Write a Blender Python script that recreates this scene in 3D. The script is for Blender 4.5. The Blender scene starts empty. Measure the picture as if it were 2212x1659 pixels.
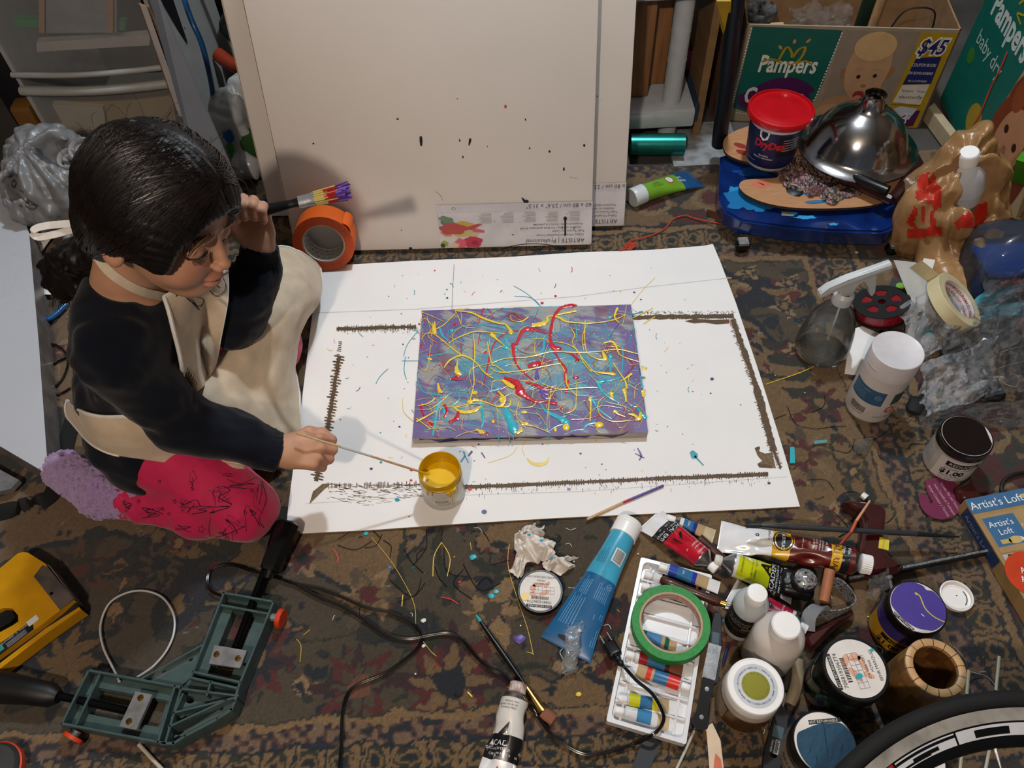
import bpy, bmesh, math, random
import numpy as np
from mathutils import Vector, Matrix, Euler
from mathutils.geometry import tessellate_polygon
random.seed(7); rng=np.random.default_rng(11)
COL=bpy.context.scene.collection
pi=math.pi
# ------------------------------------------------------------ camera calibration (frame taken as 2212x1659)
W_,H_=2212,1659; F_=1726.; CX_,CY_=W_/2,H_/2
Rcam=np.array((Matrix.Rotation(math.radians(37),3,'X')@Matrix.Rotation(math.radians(-3),3,'Z')))
Ccam=np.array([0,0,1.17])
def P(px,py,z=0.):
    d=Rcam@np.array([(px-CX_)/F_,-(py-CY_)/F_,-1.]); t=(z-Ccam[2])/d[2]; return Vector(Ccam+d*t)
def Pplane(px,py,o,n):
    d=Vector(Rcam@np.array([(px-CX_)/F_,-(py-CY_)/F_,-1.])); c=Vector(Ccam); t=(Vector(o)-c).dot(n)/d.dot(n); return c+d*t
# ------------------------------------------------------------ materials
def lin(c):
    if isinstance(c,str): c=[int(c[i:i+2],16) for i in (0,2,4)]
    return tuple(((v/255)/12.92 if v/255<=.04045 else ((v/255+.055)/1.055)**2.4) for v in c)
_M={}
def M(name,col,rough=.5,metal=0,noise=.06,ns=30,bump=0,bs=150,trans=0,coat=0,sheen=0,ior=1.45,emit=0,spec=.5,sss=0,attr=None,col2=None,alpha=1,bdist=.001,stretch=None,aniso=0):
    if name in _M: return _M[name]
    m=bpy.data.materials.new(name); m.use_nodes=True; nt=m.node_tree; N=nt.nodes; L=nt.links; b=N['Principled BSDF']
    c=lin(col); tc=N.new('ShaderNodeTexCoord'); src=tc.outputs['Object']
    if stretch:
        mp=N.new('ShaderNodeMapping'); mp.inputs['Scale'].default_value=stretch; L.new(src,mp.inputs[0]); src=mp.outputs[0]
    tx=N.new('ShaderNodeTexNoise'); tx.inputs['Scale'].default_value=ns; tx.inputs['Detail'].default_value=4; L.new(src,tx.inputs['Vector'])
    mx=N.new('ShaderNodeMix'); mx.data_type='RGBA'
    c2=lin(col2) if col2 else tuple(max(0,x*(1-noise*2.5)) for x in c)
    mx.inputs[6].default_value=(*c,1); mx.inputs[7].default_value=(*c2,1)
    rp=N.new('ShaderNodeMapRange'); rp.inputs[1].default_value=.35; rp.inputs[2].default_value=.7; L.new(tx.outputs[0],rp.inputs[0]); L.new(rp.outputs[0],mx.inputs[0])
    out=mx.outputs[2]
    if attr:
        a=N.new('ShaderNodeVertexColor'); a.layer_name=attr
        m2=N.new('ShaderNodeMix'); m2.data_type='RGBA'; m2.blend_type='MULTIPLY'; m2.inputs[0].default_value=1
        L.new(a.outputs[0],m2.inputs[6]); L.new(out,m2.inputs[7]); out=m2.outputs[2]
    L.new(out,b.inputs['Base Color'])
    b.inputs['Roughness'].default_value=rough; b.inputs['Metallic'].default_value=metal; b.inputs['IOR'].default_value=ior
    b.inputs['Transmission Weight'].default_value=trans; b.inputs['Coat Weight'].default_value=coat; b.inputs['Coat Roughness'].default_value=.08
    b.inputs['Sheen Weight'].default_value=sheen; b.inputs['Specular IOR Level'].default_value=spec; b.inputs['Alpha'].default_value=alpha
    b.inputs['Anisotropic'].default_value=aniso
    if sss: b.inputs['Subsurface Weight'].default_value=sss; b.inputs['Subsurface Radius'].default_value=(.01,.004,.002); b.inputs['Subsurface Scale'].default_value=.6
    if emit: b.inputs['Emission Color'].default_value=(*c,1); b.inputs['Emission Strength'].default_value=emit
    if bump:
        t2=N.new('ShaderNodeTexNoise'); t2.inputs['Scale'].default_value=bs; t2.inputs['Detail'].default_value=3; L.new(src,t2.inputs['Vector'])
        bn=N.new('ShaderNodeBump'); bn.inputs['Strength'].default_value=bump; bn.inputs['Distance'].default_value=bdist
        L.new(t2.outputs[0],bn.inputs['Height']); L.new(bn.outputs[0],b.inputs['Normal'])
    _M[name]=m; return m
def pm(col,rough=.5,**k):
    key='paint_%s_%s_%s'%(col,rough,'_'.join(str(k[q]) for q in sorted(k))); return M(key,col,rough,**k)
def thin(name,tint,haze=.05,rough=.06,k=1.6,bump=.4,bs=60):   # thin clear plastic: passes light, reflects by fresnel, faint haze
    m=bpy.data.materials.new(name); m.use_nodes=True; nt=m.node_tree; N=nt.nodes; L=nt.links; N.remove(N['Principled BSDF']); c=(*lin(tint),1)
    tr=N.new('ShaderNodeBsdfTransparent'); tr.inputs[0].default_value=c; gl=N.new('ShaderNodeBsdfGlossy'); gl.inputs['Roughness'].default_value=rough; df=N.new('ShaderNodeBsdfDiffuse'); df.inputs[0].default_value=(.7,.72,.75,1)
    fr_=N.new('ShaderNodeFresnel'); fr_.inputs[0].default_value=1.32; mu=N.new('ShaderNodeMath'); mu.operation='MULTIPLY'; mu.use_clamp=True; mu.inputs[1].default_value=k; L.new(fr_.outputs[0],mu.inputs[0])
    tx=N.new('ShaderNodeTexNoise'); tx.inputs['Scale'].default_value=bs; bn=N.new('ShaderNodeBump'); bn.inputs['Strength'].default_value=bump; bn.inputs['Distance'].default_value=.003; L.new(tx.outputs[0],bn.inputs['Height']); L.new(bn.outputs[0],gl.inputs['Normal']); L.new(bn.outputs[0],fr_.inputs['Normal'])
    a=N.new('ShaderNodeMixShader'); b=N.new('ShaderNodeMixShader'); a.inputs[0].default_value=haze; L.new(tr.outputs[0],a.inputs[1]); L.new(df.outputs[0],a.inputs[2]); L.new(mu.outputs[0],b.inputs[0]); L.new(a.outputs[0],b.inputs[1]); L.new(gl.outputs[0],b.inputs[2]); L.new(b.outputs[0],N['Material Output'].inputs[0]); return m
# common
WHITE=M('white_plastic','eceae8',.35,noise=.02); BLACK=M('black_plastic','0c0c0d',.35,noise=.1); INK=M('black_ink','121214',.6,noise=.05)
STEEL=M('brushed_steel','a9a9ab',.36,metal=.65,noise=.15,ns=60,bump=.15,bs=300); PAPER=M('white_paper','e6e4e2',.8,noise=.02)
DKMETAL=M('dark_metal','2a2a2c',.35,metal=.8,noise=.2)
# ------------------------------------------------------------ mesh builder
_txt={}
def textmesh(s,bold=0,shear=0,fine=0):
    k=(s,bold,shear,fine)
    if k in _txt: return _txt[k]
    cu=bpy.data.curves.new('t','FONT'); cu.body=s; cu.resolution_u=2; cu.offset=bold; cu.shear=shear; cu.align_x='CENTER'; cu.align_y='CENTER'
    ob=bpy.data.objects.new('t',cu); COL.objects.link(ob); dg=bpy.context.evaluated_depsgraph_get(); me=bpy.data.meshes.new_from_object(ob.evaluated_get(dg))
    if fine:
        bm=bmesh.new(); bm.from_mesh(me); bmesh.ops.triangulate(bm,faces=bm.faces[:])
        for th in (.30,.18):
            for _ in range(2):
                ed=[e for e in bm.edges if e.calc_length()>th]
                if ed: bmesh.ops.subdivide_edges(bm,edges=ed,cuts=1); bmesh.ops.triangulate(bm,faces=bm.faces[:])
        bm.to_mesh(me); bm.free()
    v=[(p.co.x,p.co.y) for p in me.vertices]; f=[tuple(p.vertices) for p in me.polygons]
    bpy.data.objects.remove(ob); bpy.data.meshes.remove(me)
    if not v: v=[(0,0)]; 
    xs=[a[0] for a in v]; ys=[a[1] for a in v]; cx=(min(xs)+max(xs))/2; cy=(min(ys)+max(ys))/2
    v=[(x-cx,y-cy) for x,y in v]; _txt[k]=(v,f,max(xs)-min(xs),max(ys)-min(ys)); return _txt[k]
class MB:
    def __init__(s): s.v=[];s.f=[];s.m=[];s.mats=[];s.T=None
    def mi(s,mat):
        if mat not in s.mats: s.mats.append(mat)
        return s.mats.index(mat)
    def add(s,vs,fs,mat,T=None):
        o=len(s.v)
        if T is not None: vs=[T@Vector(v) for v in vs]
        if s.T is not None: vs=[s.T@Vector(v) for v in vs]
        s.v+= [tuple(v) for v in vs]; i=s.mi(mat) if not isinstance(mat,list) else None
        for n,f in enumerate(fs):
            s.f.append(tuple(o+a for a in f)); s.m.append(i if i is not None else s.mi(mat[n]))
        return s
    def box(s,c,d,mat,bev=0,T=None,seg=2):
        bm=bmesh.new(); bmesh.ops.create_cube(bm,size=1)
        for v in bm.verts: v.co=Vector((v.co.x*d[0]+c[0],v.co.y*d[1]+c[1],v.co.z*d[2]+c[2]))
        if bev: bmesh.ops.bevel(bm,geom=bm.edges[:],offset=min(bev,min(d)*.49),segments=seg,affect='EDGES',profile=.5)
        bm.verts.index_update(); s.add([v.co.copy() for v in bm.verts],[[v.index for v in f.verts] for f in bm.faces],mat,T); bm.free(); return s
    def lathe(s,prof,mat,n=48,T=None,mats=None,a0=0,a1=2*pi,fn=None):
        full=abs(a1-a0-2*pi)<1e-6; k=n if full else n+1; vs=[];fs=[];ml=[]
        for r,z in prof:
            for i in range(k):
                a=a0+(a1-a0)*i/n; rr=r*(fn(a,z) if fn else 1); vs.append((rr*math.cos(a),rr*math.sin(a),z))
        for j in range(len(prof)-1):
            for i in range(n):
                i2=(i+1)%k; q=[j*k+i,j*k+i2,(j+1)*k+i2,(j+1)*k+i]
                if prof[j][0]<1e-7: q=[q[0],q[2],q[3]]
                elif prof[j+1][0]<1e-7: q=[q[0],q[1],q[2]]
                fs.append(q); ml.append(mats[j] if mats else mat)
        return s.add(vs,fs,ml if mats else mat,T)
    def tube(s,pts,r,mat,n=8,closed=False,T=None,flat=1,caps=True,upv=None,mats=None):
        pts=[Vector(p) for p in pts]; m=len(pts); rs=r if isinstance(r,(list,tuple)) else [r]*m; vs=[];fs=[];ml=[]
        up=Vector(upv) if upv else Vector((0,0,1)); prev=None
        for i,p in enumerate(pts):
            a=pts[(i-1)%m] if (closed or i>0) else p; b=pts[(i+1)%m] if (closed or i<m-1) else p
            t=(b-a); t=t.normalized() if t.length>1e-9 else Vector((1,0,0))
            if upv is None and prev is not None: u=prev-t*prev.dot(t)
            else: u=up-t*up.dot(t)
            if u.length<1e-4: u=Vector((1,0,0))-t*t.x
            u.normalize(); prev=u; w=t.cross(u)
            for k in range(n):
                an=2*pi*k/n; vs.append(p+(u*math.cos(an)*flat+w*math.sin(an))*rs[i])
        for i in range(m if closed else m-1):
            for k in range(n):
                i2=(i+1)%m; fs.append((i*n+k,i*n+(k+1)%n,i2*n+(k+1)%n,i2*n+k)); ml.append(mats[i] if mats else mat)
        if caps and not closed: fs.append(tuple(range(n-1,-1,-1))); fs.append(tuple((m-1)*n+k for k in range(n))); ml+=[ml[0],ml[-1]]
        return s.add(vs,fs,ml if mats else mat,T)
    def prism(s,poly,z0,z1,mat,T=None,holes=(),side=None,top=None):
        loops=[list(poly)]+[list(h) for h in holes]; vs=[];fs=[];ml=[]
        flat=[p for l in loops for p in l]; tri=tessellate_polygon([[Vector((p[0],p[1],0)) for p in l] for l in loops]); n=len(flat)
        vs=[(p[0],p[1],z0) for p in flat]+[(p[0],p[1],z1) for p in flat]
        for t in tri:
            a,b,c=[flat[i] for i in t]; cr=(b[0]-a[0])*(c[1]-a[1])-(b[1]-a[1])*(c[0]-a[0]); t=tuple(t) if cr>0 else tuple(t)[::-1]
            fs.append(tuple(i+n for i in t)); ml.append(top or mat); fs.append(tuple(t[::-1])); ml.append(mat)
        o=0
        for l in loops:
            k=len(l)
            ar=sum(l[i][0]*l[(i+1)%k][1]-l[(i+1)%k][0]*l[i][1] for i in range(k))
            hole=(o>0)
            for i in range(k):
                j=(i+1)%k; q=(o+i,o+j,o+j+n,o+i+n)
                if (ar<0)!=hole: q=q[::-1]
                fs.append(q); ml.append(side or mat)
            o+=k
        return s.add(vs,fs,ml,T)
    def grid(s,fn,nu,nv,mat,T=None,cu=False,matfn=None,flip=False):
        ku=nu if cu else nu+1; vs=[fn(i/nu,j/nv) for j in range(nv+1) for i in range(ku)]; fs=[];ml=[]
        for j in range(nv):
            for i in range(nu):
                q=(j*ku+i,j*ku+(i+1)%ku,(j+1)*ku+(i+1)%ku,(j+1)*ku+i); fs.append(q[::-1] if flip else q)
                if matfn: ml.append(matfn((i+.5)/nu,(j+.5)/nv))
        return s.add(vs,fs,ml if matfn else mat,T)
    def ico(s,c,r,mat,sub=2,sc=(1,1,1),T=None,nz=0):
        bm=bmesh.new(); bmesh.ops.create_icosphere(bm,subdivisions=sub,radius=1)
        vs=[]
        for v in bm.verts:
            k=1+nz*(random.random()-.5)*2 if nz else 1
            vs.append((c[0]+v.co.x*r*sc[0]*k,c[1]+v.co.y*r*sc[1]*k,c[2]+v.co.z*r*sc[2]*k))
        s.add(vs,[[v.index for v in f.verts] for f in bm.faces],mat,T); bm.free(); return s
    # decals: surf(u,v,h)->point
    def d_text(s,surf,txt,u,v,size,mat,rot=0,h=.0004,bold=0,shear=0,w=None,flipx=False):
        tv,tf,tw,th=textmesh(txt,bold,shear,size>.0088); sx=size if w is None or tw==0 else w/tw; c,q=math.cos(rot),math.sin(rot)
        vs=[]
        for x,y in tv:
            X=x*sx*(-1 if flipx else 1); Y=y*size; vs.append(surf(u+X*c-Y*q,v+X*q+Y*c,h))
        return s.add(vs,tf,mat)
    def d_rect(s,surf,u0,v0,u1,v1,mat,h=.0002,nu=1,nv=1,rot=0):
        cu,cv=(u0+u1)/2,(v0+v1)/2; c,q=math.cos(rot),math.sin(rot)
        def f(a,b):
            x=(a-.5)*(u1-u0); y=(b-.5)*(v1-v0); return surf(cu+x*c-y*q,cv+x*q+y*c,h)
        return s.grid(f,nu,nv,mat)
    def d_ell(s,surf,u,v,ru,rv,mat,h=.0002,n=24,rot=0,rings=1,inner=0,fn=None):
        c,q=math.cos(rot),math.sin(rot); vs=[];fs=[]
        for j in range(rings+1):
            k=inner+(1-inner)*j/rings
            for i in range(n):
                a=2*pi*i/n; rr=k*(fn(a) if fn else 1); x=ru*rr*math.cos(a); y=rv*rr*math.sin(a); vs.append(surf(u+x*c-y*q,v+x*q+y*c,h))
        for j in range(rings):
            for i in range(n): fs.append((j*n+i,(j)*n+(i+1)%n,(j+1)*n+(i+1)%n,(j+1)*n+i)[::-1])
        return s.add(vs,fs,mat)
    def d_poly(s,surf,pts,mat,h=.0002):
        tri=tessellate_polygon([[Vector((p[0],p[1],0)) for p in pts]]); vs=[surf(p[0],p[1],h) for p in pts]
        fs=[]
        for t in tri:
            a,b,c=[pts[i] for i in t]; cr=(b[0]-a[0])*(c[1]-a[1])-(b[1]-a[1])*(c[0]-a[0]); fs.append(tuple(t) if cr>0 else tuple(t)[::-1])
        return s.add(vs,fs,mat)
    def d_line(s,surf,pts,w,mat,h=.0003):
        vs=[];fs=[];m=len(pts); ws=w if isinstance(w,(list,tuple)) else [w]*m
        for i,p in enumerate(pts):
            a=pts[max(i-1,0)];b=pts[min(i+1,m-1)]; dx,dy=b[0]-a[0],b[1]-a[1]; l=math.hypot(dx,dy) or 1; nx,ny=-dy/l,dx/l
            vs.append(surf(p[0]+nx*ws[i]/2,p[1]+ny*ws[i]/2,h)); vs.append(surf(p[0]-nx*ws[i]/2,p[1]-ny*ws[i]/2,h))
        for i in range(m-1): fs.append((2*i,2*i+1,2*i+3,2*i+2))
        return s.add(vs,fs,mat)
    def build(s,name,parent=None,smooth=40,label=None,mat=None):
        me=bpy.data.meshes.new(name); me.from_pydata(s.v,[],s.f)
        for m in s.mats: me.materials.append(m)
        me.polygons.foreach_set('material_index',s.m)
        if smooth: me.polygons.foreach_set('use_smooth',[True]*len(s.f)); me.set_sharp_from_angle(angle=math.radians(smooth))
        me.update(); o=bpy.data.objects.new(name,me); COL.objects.link(o)
        if parent: o.parent=parent
        if label: o['label']=label
        return o
def tag(o,label,cat,group=None,kind=None):
    if label: o['label']=label
    if cat: o['category']=cat
    if group: o['group']=group
    if kind: o['kind']=kind
    return o
def thing(name,label,cat,loc=(0,0,0),rz=0,mw=None,group=None):
    o=bpy.data.objects.new(name,None); COL.objects.link(o); o.empty_display_size=.02
    if mw is not None: o.matrix_world=mw
    else: o.location=loc; o.rotation_euler=(0,0,rz)
    return tag(o,label,cat,group)
def fr(o,x,up=(0,0,1)):            # frame: origin, x direction, approximate up
    x=Vector(x).normalized(); up=Vector(up); y=up.cross(x).normalized(); z=x.cross(y)
    m=Matrix((x,y,z)).transposed().to_4x4(); m.translation=Vector(o); return m
def frz(o,z,xh=(1,0,0)):           # frame from z axis
    z=Vector(z).normalized(); y=z.cross(Vector(xh)).normalized(); x=y.cross(z)
    m=Matrix((x,y,z)).transposed().to_4x4(); m.translation=Vector(o); return m
def heading(a,b): return math.atan2(b[1]-a[1],b[0]-a[0])
def cr(pts,n=8,closed=False):      # catmull-rom through points
    pts=[Vector(p) for p in pts]; m=len(pts); out=[]
    for i in range(m if closed else m-1):
        p=[pts[(i+k-1)%m] if closed else pts[min(max(i+k-1,0),m-1)] for k in range(4)]
        for j in range(n):
            t=j/n; out.append(.5*((2*p[1])+(p[2]-p[0])*t+(2*p[0]-5*p[1]+4*p[2]-p[3])*t*t+(3*p[1]-p[0]-3*p[2]+p[3])*t**3))
    if not closed: out.append(pts[-1])
    return out
def patchfn(ctrl):                 # bicubic catmull-rom patch over a control net (rows of Vectors)
    ctrl=[[Vector(p) for p in r] for r in ctrl]; R=len(ctrl); Cn=len(ctrl[0])
    def b(p,t): return .5*((2*p[1])+(p[2]-p[0])*t+(2*p[0]-5*p[1]+4*p[2]-p[3])*t*t+(3*p[1]-p[0]-3*p[2]+p[3])*t**3)
    def f(u,v):
        x=min(u*(Cn-1),Cn-1-1e-6); y=min(v*(R-1),R-1-1e-6); i=int(x); j=int(y); rows=[]
        for k in range(4):
            r=ctrl[min(max(j+k-1,0),R-1)]; rows.append(b([r[min(max(i+q-1,0),Cn-1)] for q in range(4)],x-i))
        return b(rows,y-j)
    return f
# value noise (numpy)
_perm=np.random.default_rng(5).random((64,64,64)).astype(np.float32)
def vn(x,y,z=0.):
    x,y,z=np.broadcast_arrays(np.asarray(x,float),np.asarray(y,float),np.asarray(z,float))
    xi,yi,zi=np.floor(x).astype(int),np.floor(y).astype(int),np.floor(z).astype(int); a,b,c=x-xi,y-yi,z-zi
    a,b,c=a*a*(3-2*a),b*b*(3-2*b),c*c*(3-2*c); r=0
    for i in (0,1):
        for j in (0,1):
            for k in (0,1): r=r+_perm[(xi+i)%64,(yi+j)%64,(zi+k)%64]*(a if i else 1-a)*(b if j else 1-b)*(c if k else 1-c)
    return r
def fbm(x,y,z=0.,o=3): return sum(vn(x*2**i+17*i,y*2**i,z*2**i)*.5**i for i in range(o))/sum(.5**i for i in range(o))
def npmesh(name,V,Fq,mat,parent=None,cols=None,smooth=True,label=None):
    me=bpy.data.meshes.new(name); V=np.asarray(V,np.float32); Fq=np.asarray(Fq,np.int32); k=Fq.shape[1]
    me.vertices.add(len(V)); me.vertices.foreach_set('co',V.ravel()); me.loops.add(Fq.size); me.loops.foreach_set('vertex_index',Fq.ravel())
    me.polygons.add(len(Fq)); me.polygons.foreach_set('loop_start',np.arange(0,Fq.size,k,dtype=np.int32)); me.update(calc_edges=True)
    if smooth: me.polygons.foreach_set('use_smooth',np.ones(len(Fq),bool))
    if cols is not None:
        a=me.color_attributes.new('Col','FLOAT_COLOR','POINT'); c=np.ones((len(V),4),np.float32); c[:,:3]=cols; a.data.foreach_set('color',c.ravel())
    me.materials.append(mat); me.update(); o=bpy.data.objects.new(name,me); COL.objects.link(o)
    if parent: o.parent=parent
    if label: o['label']=label
    return o
def gridmesh(name,nu,nv,pos,mat,cols=None,parent=None,**k):
    u,v=np.meshgrid(np.linspace(0,1,nu+1),np.linspace(0,1,nv+1)); V=pos(u.ravel(),v.ravel()); V=np.stack(V,1)
    i=np.arange(nv)[:,None]*(nu+1)+np.arange(nu)[None]; i=i.ravel(); Fq=np.stack([i,i+1,i+nu+2,i+nu+1],1)
    return npmesh(name,V,Fq,mat,parent,cols(u.ravel(),v.ravel(),V) if cols else None,**k)
# ------------------------------------------------------------ implicit surfaces (smooth bodies)
def A(p): return np.array(p,np.float32)
def caps(p,a,b,ra,rb=None):
    rb=ra if rb is None else rb; a=A(a);b=A(b); ab=b-a; t=np.clip(((p-a)@ab)/max(float(ab@ab),1e-9),0,1); return np.linalg.norm(p-a-t[:,None]*ab,axis=1)-(ra+(rb-ra)*t)
def ell(p,c,r,R=None):
    q=p-A(c)
    if R is not None: q=q@R
    r=A(r); k0=np.linalg.norm(q/r,axis=1); k1=np.linalg.norm(q/(r*r),axis=1)+1e-9; return k0*(k0-1)/k1
def rbox(p,c,h,r,R=None):
    q=p-A(c)
    if R is not None: q=q@R
    q=np.abs(q)-(A(h)-r); return np.linalg.norm(np.maximum(q,0),axis=1)+np.minimum(q.max(1),0)-r
def su(a,b,k): h=np.clip(.5+.5*(b-a)/k,0,1); return b+(a-b)*h-k*h*(1-h)
def ss(a,b,k): return -su(-a,b,k)          # a minus b
def chain(p,pts,rs,k=.01):
    d=None
    for i in range(len(pts)-1):
        e=caps(p,pts[i],pts[i+1],rs[i],rs[i+1]); d=e if d is None else su(d,e,k)
    return d
def isomesh(f,lo,hi,res,B=16):
    lo=np.array(lo,float); n=np.ceil((np.array(hi)-lo)/res/B).astype(int)*B
    G=np.empty(n+1,np.float32); ce=[lo[k]+(np.arange(n[k]//B)+.5)*B*res for k in range(3)]
    g=np.stack(np.meshgrid(*ce,indexing='ij'),-1).reshape(-1,3).astype(np.float32); fc=f(g).reshape([len(c) for c in ce]); lim=B*res*.87*1.6+.004
    G[:]=1.
    for i in range(len(ce[0])):
        for j in range(len(ce[1])):
            for k in range(len(ce[2])):
                sl=(slice(i*B,i*B+B+1),slice(j*B,j*B+B+1),slice(k*B,k*B+B+1))
                if abs(fc[i,j,k])>lim: G[i*B:i*B+B,j*B:j*B+B,k*B:k*B+B]=fc[i,j,k]
    act=np.argwhere(np.abs(fc)<=lim); r=np.arange(B+1)
    off=np.stack(np.meshgrid(r,r,r,indexing='ij'),-1).reshape(-1,3)
    for c0 in range(0,len(act),24):
        a=act[c0:c0+24]*B; idx=(a[:,None,:]+off[None]).reshape(-1,3); v=f((lo+idx*res).astype(np.float32)); G[idx[:,0],idx[:,1],idx[:,2]]=v
    S=G<0; nx,ny,nz=G.shape
    cs=np.zeros((nx-1,ny-1,nz-1),np.int8)
    for i in (0,1):
        for j in (0,1):
            for k in (0,1): cs+=S[i:nx-1+i,j:ny-1+j,k:nz-1+k]
    cells=np.argwhere((cs>0)&(cs<8)); idm=-np.ones(cs.shape,np.int32); idm[cells[:,0],cells[:,1],cells[:,2]]=np.arange(len(cells))
    acc=np.zeros((len(cells),3)); cnt=np.zeros(len(cells)); cor=[(i,j,k) for i in (0,1) for j in (0,1) for k in (0,1)]
    for a in cor:
        for ax in range(3):
            if a[ax]: continue
            b=list(a); b[ax]=1; va=G[cells[:,0]+a[0],cells[:,1]+a[1],cells[:,2]+a[2]]; vb=G[cells[:,0]+b[0],cells[:,1]+b[1],cells[:,2]+b[2]]
            m=(va<0)!=(vb<0); t=np.where(m,va/(va-vb+1e-12*(va==vb)),0); q=np.tile(np.array(a,float),(len(cells),1)); q[:,ax]+=t; acc[m]+=q[m]; cnt[m]+=1
    V=lo+(cells+acc/cnt[:,None])*res; Q=[]
    for ax in range(3):
        o1,o2=[(1,2),(2,0),(0,1)][ax]; sh=[nx,ny,nz]; sl=[slice(1,s-1) for s in sh]; sl[ax]=slice(0,sh[ax]-1); sl2=list(sl); sl2[ax]=slice(1,sh[ax])
        a=S[tuple(sl)];b=S[tuple(sl2)]; e=np.argwhere(a!=b); base=np.ones(3,int); base[ax]=0; e=e+base; sg=S[e[:,0],e[:,1],e[:,2]]
        def cid(d1,d2):
            c=e.copy(); c[:,o1]-=d1; c[:,o2]-=d2; return idm[c[:,0],c[:,1],c[:,2]]
        q=np.stack([cid(1,1),cid(0,1),cid(0,0),cid(1,0)],1); q[~sg]=q[~sg][:,::-1]; Q.append(q)
    Q=np.concatenate(Q); Q=Q[(Q>=0).all(1)]; return V,Q
def iso(name,f,lo,hi,res,mat,parent=None,colfn=None,label=None):
    V,Q=isomesh(f,lo,hi,res); return npmesh(name,V,Q,mat,parent,colfn(V) if colfn else None,label=label)
# ============================================================ camera, light, room
cam=bpy.data.cameras.new('camera'); co=bpy.data.objects.new('camera',cam); COL.objects.link(co); bpy.context.scene.camera=co
cam.sensor_width=36; cam.sensor_fit='HORIZONTAL'; cam.lens=F_/W_*36; cam.clip_start=.02
mw=Matrix(Rcam.tolist()).to_4x4(); mw.translation=Vector(Ccam); co.matrix_world=mw
vs=bpy.context.scene.view_settings; vs.view_transform='Standard'; vs.look='None'; vs.gamma=1; vs.exposure=0.06
def lamp(name,loc,tgt,power,col,size,spot=None):
    l=bpy.data.lights.new(name,'SPOT' if spot else 'POINT'); l.energy=power; l.color=col; l.shadow_soft_size=size
    if spot: l.spot_size=math.radians(spot); l.spot_blend=.6
    o=bpy.data.objects.new(name,l); COL.objects.link(o); d=Vector(tgt)-Vector(loc); o.location=loc; o.rotation_euler=d.to_track_quat('-Z','Y').to_euler(); return o
lamp('warm_ceiling_lamp',(-.42,-.75,1.98),(0,1,0),92,(1,.835,.69),.045)
lamp('cool_ceiling_lamp',(.34,1.62,2.3),(0,.8,0),118,(.80,.90,1.0),.05)
w=bpy.data.worlds.new('world'); bpy.context.scene.world=w; w.use_nodes=True
w.node_tree.nodes['Background'].inputs[0].default_value=(.55,.58,.65,1); w.node_tree.nodes['Background'].inputs[1].default_value=.10
def struct(o): o['kind']='structure'; return o
floorM=M('concrete_floor','4a4642',.8,noise=.2,ns=6,bump=.3)
struct(MB().box((0,1.2,-.045),(4.4,5.2,.07),floorM).build('floor'))
wallM=M('basement_wall','4c392a',.9,noise=.1,ns=3)
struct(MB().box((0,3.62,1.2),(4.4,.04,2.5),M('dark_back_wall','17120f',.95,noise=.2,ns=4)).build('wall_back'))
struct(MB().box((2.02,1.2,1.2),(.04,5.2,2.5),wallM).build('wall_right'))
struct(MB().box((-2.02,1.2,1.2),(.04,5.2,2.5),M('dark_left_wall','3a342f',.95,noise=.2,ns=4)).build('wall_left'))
struct(MB().box((0,1.2,2.5),(4.4,5.2,.06),M('ceiling_paint','8a857c',.9)).build('ceiling'))
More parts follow.
